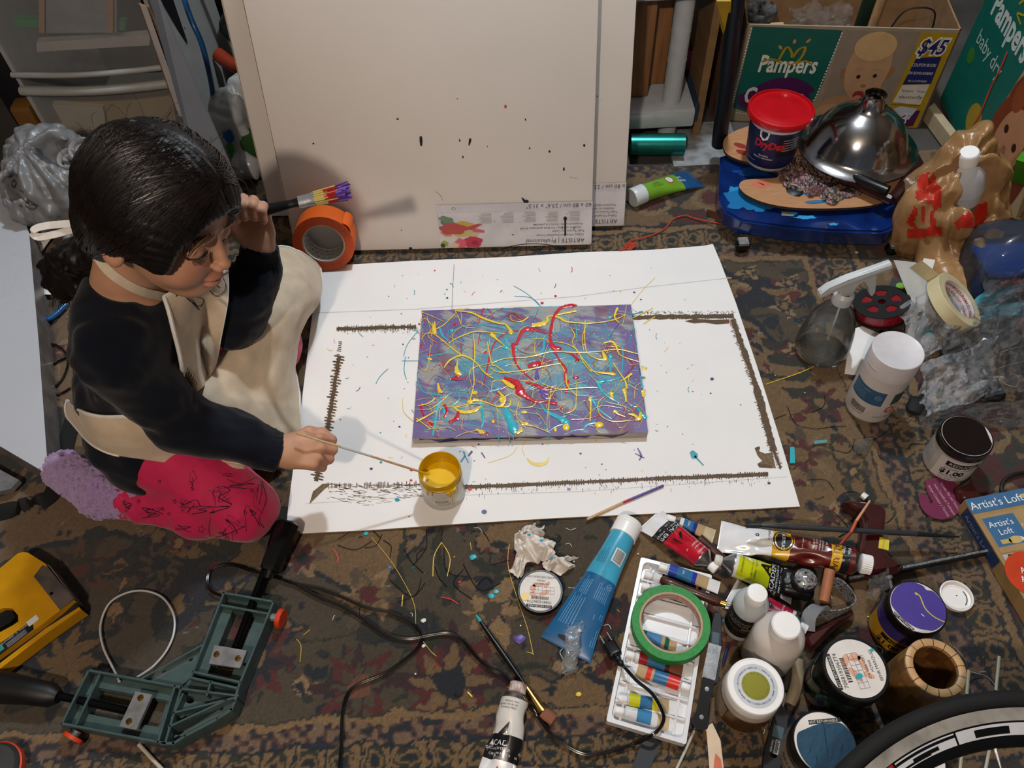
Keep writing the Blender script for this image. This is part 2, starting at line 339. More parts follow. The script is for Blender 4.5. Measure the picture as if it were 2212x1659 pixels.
# ============================================================ rug
def smooth(a,b,x): t=np.clip((x-a)/(b-a),0,1); return t*t*(3-2*t)
def rugcol(X,Y):
    wx=(fbm(X*22,Y*22,3,3)-.5)*.022; wy=(fbm(X*22,Y*22,9,3)-.5)*.022; jx=(vn(X*190,Y*190,1)-.5)*.006; jy=(vn(X*190,Y*190,5)-.5)*.006
    x=X+wx+jx; y=Y+wy+jy; n=X.size
    camel=np.array([.165,.098,.042]); olive=np.array([.066,.048,.028]); navy=np.array([.008,.012,.020]); red=np.array([.085,.014,.013]); tan=np.array([.25,.155,.075]); dg=np.array([.020,.022,.014]); rose=np.array([.16,.06,.035])
    c=np.tile(olive,(n,1)); tone=fbm(X*5,Y*5,30,2)
    g=fbm(x*3.1+2.2,y*3.1+.7,4,2)+.0; g=g+.10*np.sin(x*9+3*np.sin(y*7))*np.sin(y*11+2)
    c[g>.53]=camel; c[(np.abs(g-.53)<.013)]=navy
    g2=fbm(x*6.3+9,y*6.3+5,8,2); c[np.abs(g2-.5)<.011]=dg
    # scattered leaf and blossom shapes
    for s,off,cl,th in ((11,0,dg,.70),(14,7,navy,.73),(16,13,red,.755),(19,21,tan,.79),(12,33,camel,.72),(26,40,dg,.74),(30,45,red,.79),(34,52,navy,.77)):
        q=vn(x*s+off,y*s*1.3+off,off+.5)*.75+vn(x*s*2.7,y*s*2.7,off+4)*.25; c[q>th]=cl; 
        c[(q>th-.015)&(q<=th)]=navy if cl is not navy else olive
    def flower(cx,cy,r,k,outer,mid,inner,ph=0.):
        dx,dy=x-cx,y-cy; a=np.arctan2(dy,dx)+ph; d=np.hypot(dx,dy)
        R=r*(.80+.24*np.cos(k*a)+.07*np.cos(2*k*a+1)); m=d<R; c[m]=outer; alt=m&(np.cos(k*a*.5+.3)>.1)&(d>R*.5); c[alt]=outer*.35+navy*.6
        c[d<R*.62]=mid; c[(d<R*.62)&(np.abs(np.cos(k*a*.5))<.25)]=navy; c[d<r*.26]=inner
    for f in [(-.235,.49,.052,6,tan,camel,red),(-.246,.355,.058,8,red,olive,rose),(-.109,.352,.085,8,red,camel,navy),(-.046,.452,.06,5,tan,tan,olive),(-.575,.559,.055,9,navy,olive,navy),(-.70,.557,.062,10,rose*.6,dg,red),(-.675,.41,.075,8,navy,camel,camel),(-.549,.60,.03,5,camel,red,tan),
              (-.40,.40,.06,8,red,navy,camel),(-.46,.50,.045,7,navy,camel,red),(.319,.413,.06,8,red,camel,navy),(.53,.93,.03,6,red,tan,navy),(.565,1.10,.026,6,tan,navy,tan),(.54,1.04,.028,6,tan,navy,camel),(.575,.985,.024,6,tan,red,tan),(.49,1.13,.024,6,tan,dg,tan),(.48,.70,.055,9,tan*.8,red,camel),(.56,.66,.03,6,camel,dg,tan),(.55,.8,.04,7,red,dg,camel),(.50,.58,.03,6,tan,red,dg),
              (.15,.40,.06,8,red,dg,camel),(.03,.53,.05,7,navy,camel,red),(-.35,.56,.04,6,tan,red,navy),(-.95,.75,.07,8,red,camel,navy),(-.9,1.0,.07,8,tan,red,navy),(-.72,1.0,.06,8,red,tan,navy),(-.85,.5,.06,8,tan,red,navy)]: flower(*f)
    # borders
    ex=np.maximum(x-.602,-1.75-x); ey=np.maximum((.312-y)/.75,y-1.163); e=np.maximum(ex,ey)+ (vn(X*260,Y*260,2)-.5)*.003
    along=np.where(ex>ey,y,x); E=e
    def band(a,b,cl): c[(E>=a)&(E<b)]=cl
    band(-.004,0,dg*1.2); band(0,.014,camel*1.25)
    m=(E>=.014)&(E<.050); sp=vn(X*130,Y*130,7); c[m]=np.array([.075,.030,.022]); c[m&(sp>.56)]=np.array([.16,.10,.06]); c[m&(sp<.38)]=navy*1.3
    band(.048,.054,navy)
    m=(E>=.054)&(E<.104); c[m]=camel*1.1; t=(along/.047)%1; q=np.abs(E-.079)/.025
    mot=(np.abs(t-.5)<.34*np.sqrt(np.clip(1-q*q*.9,0,1)))&m; c[mot]=dg; c[mot&(np.abs(np.hypot(t-.5,q*.5)-.24)<.06)]=camel; c[mot&(np.hypot(t-.5,q*.5)<.12)]=navy; c[m&(np.abs(t-.02)<.05)]=navy
    band(.100,.106,navy); band(.106,.120,camel*1.2); band(.120,.126,navy)
    m=(E>=.126)&(E<.27); c[m]=np.array([.026,.024,.018]); 
    q=vn(x*26,y*26,3)*.6+vn(x*60,y*60,4)*.4; c[m&(q>.55)]=camel*.9; c[m&(q<.36)]=red*.8; t=(along/.13)%1; qq=np.hypot((t-.5)*.13,E-.198); c[m&(qq<.04)&(qq>.028)]=tan*.8; c[m&(qq<.022)]=red
    band(.27,.284,camel); m=(E>=.284); c[m]=np.array([.05,.03,.024]); c[m&(sp>.6)]=camel; c[m&(sp<.3)]=navy; band(.32,.33,navy)
    m=(E>=.33); c[m&(q>.5)]=olive; c[m&(q>.6)]=camel
    # pile speckle and dried colour dust
    c=c*(.80+.5*vn(X*420,Y*420,11)[:,None])*(.76+.42*tone[:,None])
    dry=vn(X*150,Y*150,60)*.6+vn(X*40,Y*40,61)*.5; c[dry>1.0]=c[dry>1.0]*.4+np.array([.15,.15,.14])
    return np.clip(c,0,1)
rugM=M('rug_pile','ffffff',.95,noise=.12,ns=500,bump=.9,bs=900,attr='Col',sheen=.15,bdist=.003)
RX0,RX1,RY0,RY1=-1.45,1.28,.02,1.49
rug=gridmesh('area_rug',1090,590,lambda u,v:(RX0+(RX1-RX0)*u,RY0+(RY1-RY0)*v,-.0005+.0012*vn((RX0+(RX1-RX0)*u)*9,v*14)*0),rugM,lambda u,v,V:rugcol(V[:,0],V[:,1]))
md=rug.modifiers.new('thick','SOLIDIFY'); md.thickness=.009; md.offset=-1
tag(rug,'dark olive and camel floral patterned rug with borders, spread under everything','rug')
fringe=0
# paint drips and flecks dried on the rug
YEL=pm('d9b52c',.35); TEAL=pm('28a6b4',.35); REDP=pm('c41a2c',.35); PUR=pm('5b4a92',.4); WH=pm('d8d8d6',.5)
def W(px,py,z=0): return P(px,py,z)
b=MB()
def drip(pts,r,mat,n=6,z=.001,flat=.5): b.tube(cr([W(x,y,z) for x,y in pts],n),r,mat,n=5,flat=flat)
for pts,r,mt in [([(802,1160),(850,1220),(893,1300),(900,1360),(925,1400),(943,1418)],.0004,YEL),([(955,1170),(938,1200),(935,1245)],.0007,YEL),([(955,1172),(972,1205),(966,1245)],.0007,YEL),([(1100,1175),(1098,1225),(1120,1300),(1140,1360),(1152,1415)],.0004,YEL),([(1152,1412),(1138,1408)],.0004,YEL),([(1016,1172),(1018,1188)],.0004,YEL),
     ([(1795,770),(1740,800),(1655,830)],.0008,YEL),([(640,1380),(650,1395),(648,1430)],.0004,YEL),([(655,1372),(670,1360)],.0004,YEL),([(953,1290),(975,1295),(990,1305)],.0009,REDP),([(720,1185),(730,1205),(727,1215)],.001,pm('c8402c',.4)),([(870,1285),(868,1310)],.0008,YEL),([(1010,1495),(1020,1505)],.0012,YEL)]: drip(pts,r,mt)
for x,y,rx,mt in [(1022,1203,.006,TEAL),(1062,1287,.005,TEAL),(1072,1278,.0045,TEAL),(842,1225,.003,pm('2c7aa8')),(993,1257,.0025,pm('c41a4c')),(1122,1380,.009,PUR),(790,1152,.004,TEAL),(1140,1175,.005,TEAL),(1850,545,.004,WH),(480,1375,.004,PUR),(915,1340,.004,WH),(915,1395,.003,WH),(1250,1500,.004,YEL),(460,1365,.004,PUR),(1565,1340,.004,TEAL),(1450,1440,.004,WH)]:
    b.ico(W(x,y,.001),rx,mt,2,(1,.8,.18),nz=.15)
random.seed(3)
for i in range(150):
    x,y=random.choice([(random.uniform(700,1500),random.uniform(1130,1500)),(random.uniform(1560,1900),random.uniform(600,1200)),(random.uniform(1300,2000),random.uniform(1250,1640))])
    p=W(x,y,.0012); mt=random.choice([YEL,TEAL,WH,pm('1a1c22'),pm('1a1c22'),REDP,PUR,WH]); L=random.uniform(.001,.009); a=random.random()*6.3
    if random.random()<.5: b.ico(p,random.uniform(.0006,.0016),mt,1,(1,1,.4))
    else: b.tube(cr([p,p+Vector((math.cos(a),math.sin(a),0))*L+Vector((random.uniform(-.002,.002),.001,0)),p+Vector((math.cos(a+.6),math.sin(a+.6),0))*L*2],4),.0005,mt,n=4)
BK=pm('14141a',.5)
for i in range(34):
    x,y=random.choice([(random.uniform(780,1120),random.uniform(1140,1260)),(random.uniform(1640,1900),random.uniform(860,1200))])
    p=W(x,y,.001); a=random.random()*6.3; L=random.uniform(.01,.04); c=random.uniform(-1.2,1.2)
    b.tube(cr([p,p+Vector((math.cos(a),math.sin(a),0))*L,p+Vector((math.cos(a+c),math.sin(a+c),0))*L*1.9],6),.0006,BK,n=4)
b.build('paint_drips',rug)['kind']='stuff'
# ============================================================ white cardboard sheet
cbM=M('white_cardboard','e6e3e1',.75,noise=.015,ns=8,bump=.12,bs=260); CE=M('cardboard_edge','9a8260',.9)
cbz=.004
outl=[(690,572),(760,571),(900,563),(1100,555),(1250,545),(1400,540),(1520,531),(1540,527),(1556,565),(1590,655),(1640,805),(1690,965),(1728,1094),(1620,1100),(1420,1109),(1200,1119),(1000,1131),(800,1145),(617,1154),(622,1100),(640,960),(655,840),(672,700)]
cp=[W(x,y,cbz) for x,y in outl]; o0=W(1100,830,0); o0.z=0
def cbh(x,y): return 0
b=MB(); b.prism([(p.x,p.y) for p in cp][::-1],0.0008,cbz,cbM,side=CE)
sheet=b.build('cardboard_sheet',smooth=20); tag(sheet,'large white cardboard sheet with brown painted frame lines lying on the rug','cardboard')
top=lambda u,v,h: (lambda p:Vector((p.x,p.y,cbz+h)))(W(u,v,cbz))
BR=pm('5e472c',.6,noise=.2,ns=200); BR2=pm('7c664a',.7,noise=.25,ns=300)
b=MB(); random.seed(5)
def ribbed(p0,p1,wid,n,skip=.0,mat=BR,core=.35,k=1.):   # ribs across a line and a core stripe
    for i in range(n):
        t=i/n; x=p0[0]+(p1[0]-p0[0])*t; y=p0[1]+(p1[1]-p0[1])*t; 
        dx,dy=p1[0]-p0[0],p1[1]-p0[1]; l=math.hypot(dx,dy); nx,ny=-dy/l,dx/l
        if random.random()<skip: continue
        w0=wid*random.uniform(.5,1.1)*k; w1=wid*random.uniform(.5,1.1); tt=l/n*.30
        b.d_poly(top,[(x-nx*w0,y-ny*w0),(x-nx*w0*.8+dx/l*tt,y-ny*w0*.8+dy/l*tt),(x+nx*w1*.8+dx/l*tt,y+ny*w1*.8+dy/l*tt),(x+nx*w1,y+ny*w1),(x+nx*w1*.7-dx/l*tt,y+ny*w1*.7-dy/l*tt),(x-nx*w0*.7-dx/l*tt,y-ny*w0*.7-dy/l*tt)],mat if random.random()<.6 else BR2,h=.0002+.00002*(i%5))
    if core:
        m=24; pts=[(p0[0]+(p1[0]-p0[0])*i/m+random.uniform(-1,1),p0[1]+(p1[1]-p0[1])*i/m+random.uniform(-1,1)) for i in range(m+1)]
        b.d_line(top,pts,[wid*core*2*random.uniform(.7,1.2) for _ in pts],mat,h=.00035)
ribbed((733,770),(706,935),13,26,.0,core=.3); ribbed((706,935),(683,1040),15,17,core=.3); ribbed((735,735),(731,770),5,9,.4,core=0)
b.d_poly(top,[(697,1045),(676,1062),(668,1090),(680,1078),(700,1058),(715,1045)],BR2,h=.0003)
ribbed((728,711),(900,706),8,52,.05,core=.42); ribbed((1360,686),(1585,683),6,40,.15,core=.85)
b.d_poly(top,[(1478,694),(1500,689),(1540,691),(1576,690),(1575,699),(1548,701),(1520,697),(1500,699)],BR,h=.0003)
ribbed((1583,690),(1632,830),13,44,.0,core=.45,k=.6); ribbed((1632,830),(1672,975),13,40,.0,core=.6,k=.6); ribbed((1672,975),(1686,1012),9,12,.1,core=.3)
b.d_poly(top,[(1630,968),(1642,966),(1640,975),(1652,980),(1668,978),(1676,1012),(1664,1010),(1645,1008),(1636,1002),(1646,996),(1636,984)],BR2,h=.00032)
b.d_poly(top,[(1630,968),(1640,964),(1642,970),(1633,974)],BR,h=.0004); b.d_poly(top,[(1636,1003),(1650,1002),(1668,1008),(1668,1012),(1640,1010)],BR,h=.0004)
ribbed((1003,1053),(1660,1024),7,130,.12,core=.55); ribbed((700,1050),(902,1046),8,60,.45,mat=BR2,core=0)
for i in range(240):   # dry-brush haze
    x=random.uniform(705,905); y=1045+random.random()**1.6*50*(1-abs(x-790)/230); L=random.uniform(2,16); a=random.uniform(-.1,.35)
    b.d_line(top,[(x,y),(x+L,y+L*a)],random.uniform(.5,1.3),BR2,h=.0002)
for i in range(160):
    t=random.random(); x=1003+t*657; y=1055-t*29+abs(random.gauss(0,9)); b.d_line(top,[(x,y),(x+random.uniform(-1,1),y+random.uniform(2,8))],random.uniform(.5,1.2),BR2,h=.00022)
for i in range(90):
    t=random.random(); x=730+t*170; b.d_line(top,[(x,712+random.uniform(-9,9)),(x+random.uniform(1,4),712+random.uniform(-10,10))],random.uniform(.5,1.2),BR2,h=.00024)
for i in range(90):
    t=random.random(); x=1370+t*215; b.d_line(top,[(x,680-random.uniform(0,9)),(x+random.uniform(1,8),680-random.uniform(0,9))],random.uniform(.4,1.2),BR2,h=.00024)
# creases and pen line
b.d_line(top,[(981,571),(978,625),(976,672)],1.0,pm('5a6070'),h=.0003)
CR=pm('c9c4c0',.8)
b.d_line(top,[(685,676),(900,668),(1250,640),(1400,620),(1580,600)],1.6,CR,h=.0002); b.d_line(top,[(660,1088),(900,1073),(1250,1062),(1700,1030)],1.2,CR,h=.0002)
# flicks of paint on the sheet
DOT={'t':pm('2c93a8',.35),'y':pm('e2c246',.35),'r':pm('c01830',.35),'p':pm('4c4280',.35),'d':pm('3c4560',.5)}
for x,y,r,c in [(1046,1106,6,'p'),(1229,1057,4,'p'),(1538,819,4,'p'),(1015,1057,4.5,'r'),(889,1015,4,'r'),(888,1038,3,'r'),(802,1013,3.5,'p'),(884,1116,2,'r'),(1661,1044,3.5,'d'),(1370,632,2.5,'d'),(966,644,2.5,'d'),(1535,850,2,'d'),(1254,980,2.5,'d'),(823,999,3,'t'),(863,922,2.5,'d'),(858,1080,5,'t'),(1200,640,3,'r'),(1171,655,3.5,'r'),(1600,875,1.5,'d'),(1300,1003,2,'d'),(1034,960,2,'d'),(1388,792,2.5,'y'),(1172,960,2,'p'),(1340,630,2,'y')]: b.d_ell(top,x,y,r,r*.8,DOT[c],h=.0006,n=14)
for i in range(110):
    a=random.random()*6.3; R=random.uniform(1.02,1.7); x=1150+R*265*math.cos(a); y=805+R*165*math.sin(a); c=random.choice('ttypdrtd')
    if not (640<x<1700 and 575<y<1100): continue
    if random.random()<.5: b.d_ell(top,x,y,random.uniform(.7,2.2),random.uniform(.7,1.8),DOT[c],h=.0005,n=8)
    else:
        L=random.uniform(3,14); q=random.random()*6.3; pts=[(x,y),(x+L*.5*math.cos(q),y+L*.5*math.sin(q)+random.uniform(-2,2)),(x+L*math.cos(q+.3),y+L*math.sin(q+.3))]; b.d_line(top,pts,random.uniform(.6,1.6),DOT[c],h=.0005)
for pts,w_,c in [([(1138,990),(1148,1000),(1165,1004),(1180,999),(1186,988)],[2,6,8,6,2],'y'),([(1133,985),(1128,965),(1140,950),(1155,945)],1.2,'y'),([(1493,975),(1500,985),(1503,990)],[8,16,9],'t'),([(1500,985),(1520,1006)],[4,2],'t'),([(870,860),(872,890),(895,912)],[1,1.5,2],'y'),([(1377,968),(1385,985),(1380,995)],[2,5,2],'p'),([(1372,980),(1392,990)],2,'p'),([(1111,640),(1150,645),(1176,672)],1.2,'t'),([(1110,618),(1140,636),(1165,660)],1.2,'t'),([(1362,660),(1390,625),(1415,600)],1.,'y'),([(876,770),(873,800),(878,820)],1.5,'t'),([(903,715),(880,745),(872,770)],1.3,'t'),([(868,780),(905,780)],1.2,'t'),([(812,830),(820,815),(838,797)],1.3,'t'),([(1005,985),(995,998)],3,'t'),([(1000,975),(1012,1000)],2,'t'),([(1040,978),(1048,990)],[3,2],'p'),([(1020,975),(1012,985)],[5,3],'p'),([(1055,1000),(1100,985),(1118,965)],1,'y'),([(1360,690),(1400,672),(1410,665)],2,'y'),([(1390,700),(1415,684)],2,'y'),([(1365,680),(1385,675)],2.5,'t')]:
    p2=cr([(x,y,0) for x,y in pts],5); n=len(p2); ws=w_ if not isinstance(w_,list) else [np.interp(i/(n-1),np.linspace(0,1,len(w_)),w_) for i in range(n)]
    b.d_line(top,[(p.x,p.y) for p in p2],ws if isinstance(ws,list) else [ws]*n,DOT[c],h=.0007)
b.build('paint_marks',sheet,smooth=0,label='brown frame lines and coloured splashes')['kind']='stuff'
# ============================================================ the splattered painting
q=[W(903,673,.022),W(1356,656,.022),W(1408,937,.022),W(900,945,.022)]
pc=sum(q,Vector())/4; pdx=((q[1]-q[0])+(q[2]-q[3]))/2; PW=pdx.length; PH=(((q[0]-q[3])+(q[1]-q[2]))/2).length; pang=math.atan2(pdx.y,pdx.x)
ptT=fr((pc.x,pc.y,cbz+.001),pdx); PZ=.017
root=thing('painted_canvas','small stretched canvas splattered with yellow, teal and red over purple','painting',mw=ptT)
b=MB(); b.box((0,0,PZ/2),(PW,PH,PZ),M('canvas_side_cream','a89f94',.8,bump=.2,bs=400),bev=.0025)
b.build('canvas_body',root)
def pcol(u,v,V):
    x=u*PW;y=v*PH
    wx=(fbm(x*16,y*16,1)-.5)*.05; wy=(fbm(x*16,y*16,6)-.5)*.05
    n1=fbm((x+wx)*11,(y+wy)*19,2); n2=fbm((x+wx)*14+5,(y+wy)*30,7); n3=fbm(x*20+9,y*20,12); st=fbm(x*50+y*30,y*200+x*60,3)
    ce=1-np.clip(np.hypot((u-.5)/.55,(v-.52)/.55),0,1)
    c=np.tile(np.array([.150,.100,.270]),(u.size,1))
    def mixin(m,col): nonlocal c; m=np.clip(m,0,1)[:,None]; c=c*(1-m)+np.array(col)*m
    mixin(smooth(.36,.58,n1*.5+ce*.60+(st-.5)*.3),(.10,.26,.36)); mixin(smooth(.52,.64,n2*.6+ce*.26+(st-.5)*.35)*.9,(.06,.40,.46))
    mixin(smooth(.56,.68,n3+(st-.5)*.35)*.75,(.36,.36,.30)); mixin(smooth(.60,.72,fbm(x*17,y*22,44))*.8,(.16,.045,.10)); mixin(smooth(.60,.72,fbm(x*13,y*25,70)+(st-.5)*.3)*.9,(.12,.08,.24))
    return c*(.9+.2*vn(x*900,y*900)[:,None])
gridmesh('painted_surface',300,220,lambda u,v:((u-.5)*PW*.997,(v-.5)*PH*.997,PZ+.0004+0*u),M('acrylic_ground','ffffff',.45,noise=.05,ns=60,bump=.25,bs=900,attr='Col'),pcol,parent=root)
inv=ptT.inverted()
def Z(x,y): p=inv@Pplane(860+x/3.016,580+y/3.016,(pc.x,pc.y,cbz+.001+PZ),Vector((0,0,1))); return Vector((p.x,p.y,PZ+.0008))
def clampP(p,e=.0): 
    return Vector((min(max(p.x,-PW/2),PW/2),min(max(p.y,-PH/2),PH/2),p.z))
C_Y=pm('f0cf3a',.22,coat=.5); C_T=pm('2fb0c2',.22,coat=.5); C_R=pm('c8142c',.22,coat=.5); C_P=pm('6a52a8',.2,coat=.5)
def stroke(b,pts,w,mat,zoff=0):
    p=cr([clampP(Z(x,y))+Vector((0,0,zoff)) for x,y in pts],6); n=len(p); ws=w if isinstance(w,list) else [w]; rs=[max(.0003,np.interp(i/(n-1),np.linspace(0,1,len(ws)),ws)*(.00037 if mat is C_R else .0003)*random.uniform(.8,1.2)) for i in range(n)]
    b.tube(p,rs,mat,n=6,flat=.4)
def blob(b,x,y,rx,ry,mat,rot=0):
    p=Z(x,y); T=Matrix.Translation(p)@Matrix.Rotation(rot,4,'Z'); b.ico((0,0,0),1,mat,3,(rx*.00032,ry*.00032,min(rx,ry)*.00010),T=T,nz=.0)
random.seed(21)
strokes={'teal_splatter':(C_T,[([(160,300),(170,330),(100,410)],[2,1]),([(270,390),(290,440),(330,480),(345,560)],[8,3]),([(340,420),(420,380),(560,370),(680,390),(720,420)],[3,5,2]),([(700,460),(715,520),(710,590)],[12,8,3]),([(950,440),(950,510),(935,560),(920,600)],[6,10,5]),([(760,110),(850,170),(920,250)],[1,1.5]),([(100,680),(130,740),(170,810),(290,830)],[3,4,5]),([(290,830),(260,900),(240,1000),(225,1090)],[12,9,5]),([(530,860),(545,920),(555,990),(540,1040)],[14,10,4]),([(700,900),(720,970),(750,1040),(760,1080)],[8,24,30,18]),([(920,870),(960,930),(1020,960),(1090,1000),(1110,1030)],[3,10,14,22,8]),([(1090,1010),(1030,1030),(970,1070)],[6,4,2]),([(1285,1005),(1230,1020),(1205,1060)],[10,6,3]),([(1300,740),(1330,800),(1380,840),(1440,880)],[14,8,10,4]),([(1380,560),(1385,640),(1380,680)],[10,6,3]),([(1450,460),(1465,560),(1455,700)],[6,4,3]),([(1560,910),(1590,950),(1635,980)],[5,14,10]),([(1500,880),(1540,900),(1560,900)],[3,5]),([(1270,860),(1310,920),(1390,980)],[10,8,3]),([(1590,700),(1610,760),(1620,780)],[4,8]),([(300,900),(300,950),(320,1000)],[12,8,3]),([(1060,300),(1150,360),(1165,450)],[3,4]),([(600,800),(640,790),(700,770)],[8,3]),([(1330,740),(1420,720),(1480,700)],[4,7,2]),([(200,570),(280,560),(330,540)],[5,3]),([(1210,1000),(1190,970),(1120,950)],[2,3]),([(380,800),(400,850),(330,910)],[3,5,2]),([(770,540),(840,560),(900,620)],[4,2]),([(560,280),(680,260),(830,290),(1000,280)],[2,2]),([(750,250),(850,210),(1000,220),(1060,245)],[2,2])]),
 'red_splatter':(C_R,[([(1160,180),(1120,220),(1060,260),(1020,310),(1000,370),(990,450),(1005,510),(1060,545)],[4,14,8,9,8,8,14,3]),([(890,400),(840,395),(800,430),(770,500)],[12,9,10,8]),([(750,490),(755,570),(780,640),(830,690),(880,730)],[12,8,5,6,3]),([(1060,540),(1130,560),(1175,600)],[3,5,8]),([(1010,520),(1050,600),(1090,660),(1085,720),(1100,790)],[8,4,10,4,3]),([(845,640),(900,625),(930,620),(1000,600),(1100,580)],[6,18,8,3,2]),([(690,715),(770,750),(800,810),(840,840),(900,870),(960,870),(1035,885)],[8,20,24,12,9,6,10]),([(830,745),(900,765),(950,790),(1000,790)],[3,12,8,3]),([(720,400),(800,410),(900,405),(980,430)],[4,3,5,2]),([(715,410),(640,470),(600,560),(580,660),(560,740)],[4,3,5,5,2]),([(150,890),(160,940),(190,1000),(230,1020)],[8,4,5,10]),([(400,920),(380,980),(340,1000)],[8,12,6]),([(560,230),(550,280),(520,370)],[3,5,2]),([(490,460),(490,560),(495,690)],[2,3]),([(410,480),(412,560)],[3,2]),([(340,720),(400,725),(450,720)],[8,6,3]),([(1130,985),(1230,980),(1340,950)],[3,3,2]),([(600,900),(660,800),(720,760)],[3,3,6]),([(1110,730),(1100,780),(1090,820)],[6,4]),([(300,890),(320,930),(300,970)],[10,5])]),
 'violet_splatter':(C_P,[([(975,490),(960,540),(930,580),(905,640),(905,720)],[10,4,4,6,14]),([(935,790),(950,840),(1000,850)],[14,10,5]),([(490,730),(495,780)],[7,4]),([(1020,870),(990,860)],[8,3]),([(820,1030),(835,1040)],[8,4])]),
 'yellow_splatter':(C_Y,[([(135,290),(210,310),(300,350)],[3,2]),([(370,280),(470,290),(560,330),(650,360),(700,370),(740,420)],[3,7,8,7,5,14]),([(240,350),(235,400),(245,430)],[4,14,8]),([(240,400),(300,370),(380,290)],[4,3]),([(130,350),(180,330),(240,400)],[2,3]),([(150,470),(180,430),(230,430),(300,480),(400,560),(480,590)],[2,3,4,4]),([(330,490),(400,450),(500,415),(600,420),(700,430)],[3,5,3]),([(605,430),(660,480),(700,510)],[14,4,2]),([(490,430),(500,560),(490,650),(495,750),(470,860)],[3,4,3]),([(300,650),(340,600),(420,570),(500,610),(560,680),(620,720)],[4,7,4,4]),([(870,375),(920,370),(970,350),(975,320),(1010,310)],[16,20,14,6,4]),([(1000,310),(1050,325),(1100,350),(1250,360),(1400,340),(1480,305)],[3,10,5,4,3]),([(1160,280),(1060,300),(1000,315)],[8,3]),([(735,310),(740,340),(800,350),(850,320)],[2,3,6]),([(380,640),(385,680),(410,690)],[10,16,6]),([(600,650),(660,680),(800,670),(950,640),(1060,620)],[3,4,4,3]),([(610,620),(700,590),(850,580),(1000,545),(1150,550),(1300,545),(1430,530),(1560,560)],[3,4,3,4]),([(680,730),(720,760),(760,780)],[8,18,14]),([(700,680),(640,640),(610,620),(580,480)],[3,4,3]),([(650,800),(690,850),(680,890),(640,900),(560,870),(490,860)],[3,14,10,4,3,14]),([(735,860),(720,900),(650,905)],[4,5,2]),([(780,880),(800,910),(880,900),(900,860)],[2,3,3]),([(365,910),(420,940),(500,930),(540,900)],[3,10,12,3]),([(365,910),(480,885),(600,880)],[4,3,2]),([(120,1000),(180,970),(250,930)],[8,3]),([(130,900),(200,880),(240,850)],[4,4]),([(120,980),(210,1050)],[4,2]),([(510,1050),(550,1075)],[5,16]),([(770,1080),(800,1060),(805,1040)],[10,12,4]),([(805,1020),(880,1030),(990,1075)],[10,3,2]),([(790,860),(770,960),(810,1010),(830,1020)],[2,3,12]),([(1000,780),(980,900),(970,1000),(975,1070)],[2,2,2]),([(930,750),(1050,790),(1200,780),(1300,780)],[3,4,3]),([(990,480),(1080,490),(1160,530),(1210,620),(1260,680)],[2,4,3]),([(1220,340),(1215,450),(1230,550),(1290,590),(1360,600)],[4,3,4,6]),([(1330,540),(1350,590),(1360,600)],[4,14,6]),([(1340,490),(1390,480),(1420,510),(1450,570),(1570,610)],[5,7,8,4,3]),([(1050,620),(1090,680),(1100,760),(1150,820),(1180,830)],[3,4,4,3]),([(1240,660),(1300,680),(1400,690)],[3,3,12]),([(1400,620),(1440,680),(1480,740),(1490,790)],[3,4,8]),([(1520,690),(1480,720),(1440,740)],[8,5,2]),([(1470,790),(1480,830),(1485,870)],[14,8,8]),([(1390,810),(1395,850)],[12,8]),([(1600,800),(1615,840)],[14,8]),([(1250,850),(1255,900),(1250,1000)],[12,5,3]),([(1090,950),(1150,920),(1160,860),(1165,760)],[5,3,2]),([(1410,930),(1430,950),(1480,970)],[12,5,3]),([(1500,950),(1540,960),(1570,985),(1580,940)],[6,10,14,5]),([(1340,840),(1310,870),(1300,920),(1330,970),(1400,1000),(1500,995)],[3,3,3,4]),([(1130,400),(1150,440),(1140,500),(1250,650),(1310,700)],[3,3,3]),([(1240,350),(1200,450),(1210,540)],[2,3]),([(1380,320),(1440,300),(1500,310)],[2,2]),([(1430,260),(1410,320),(1440,360)],[8,3]),([(260,750),(270,800),(290,810)],[4,12,6]),([(500,810),(510,815)],[10,12]),([(390,600),(380,660)],[3,8])])}
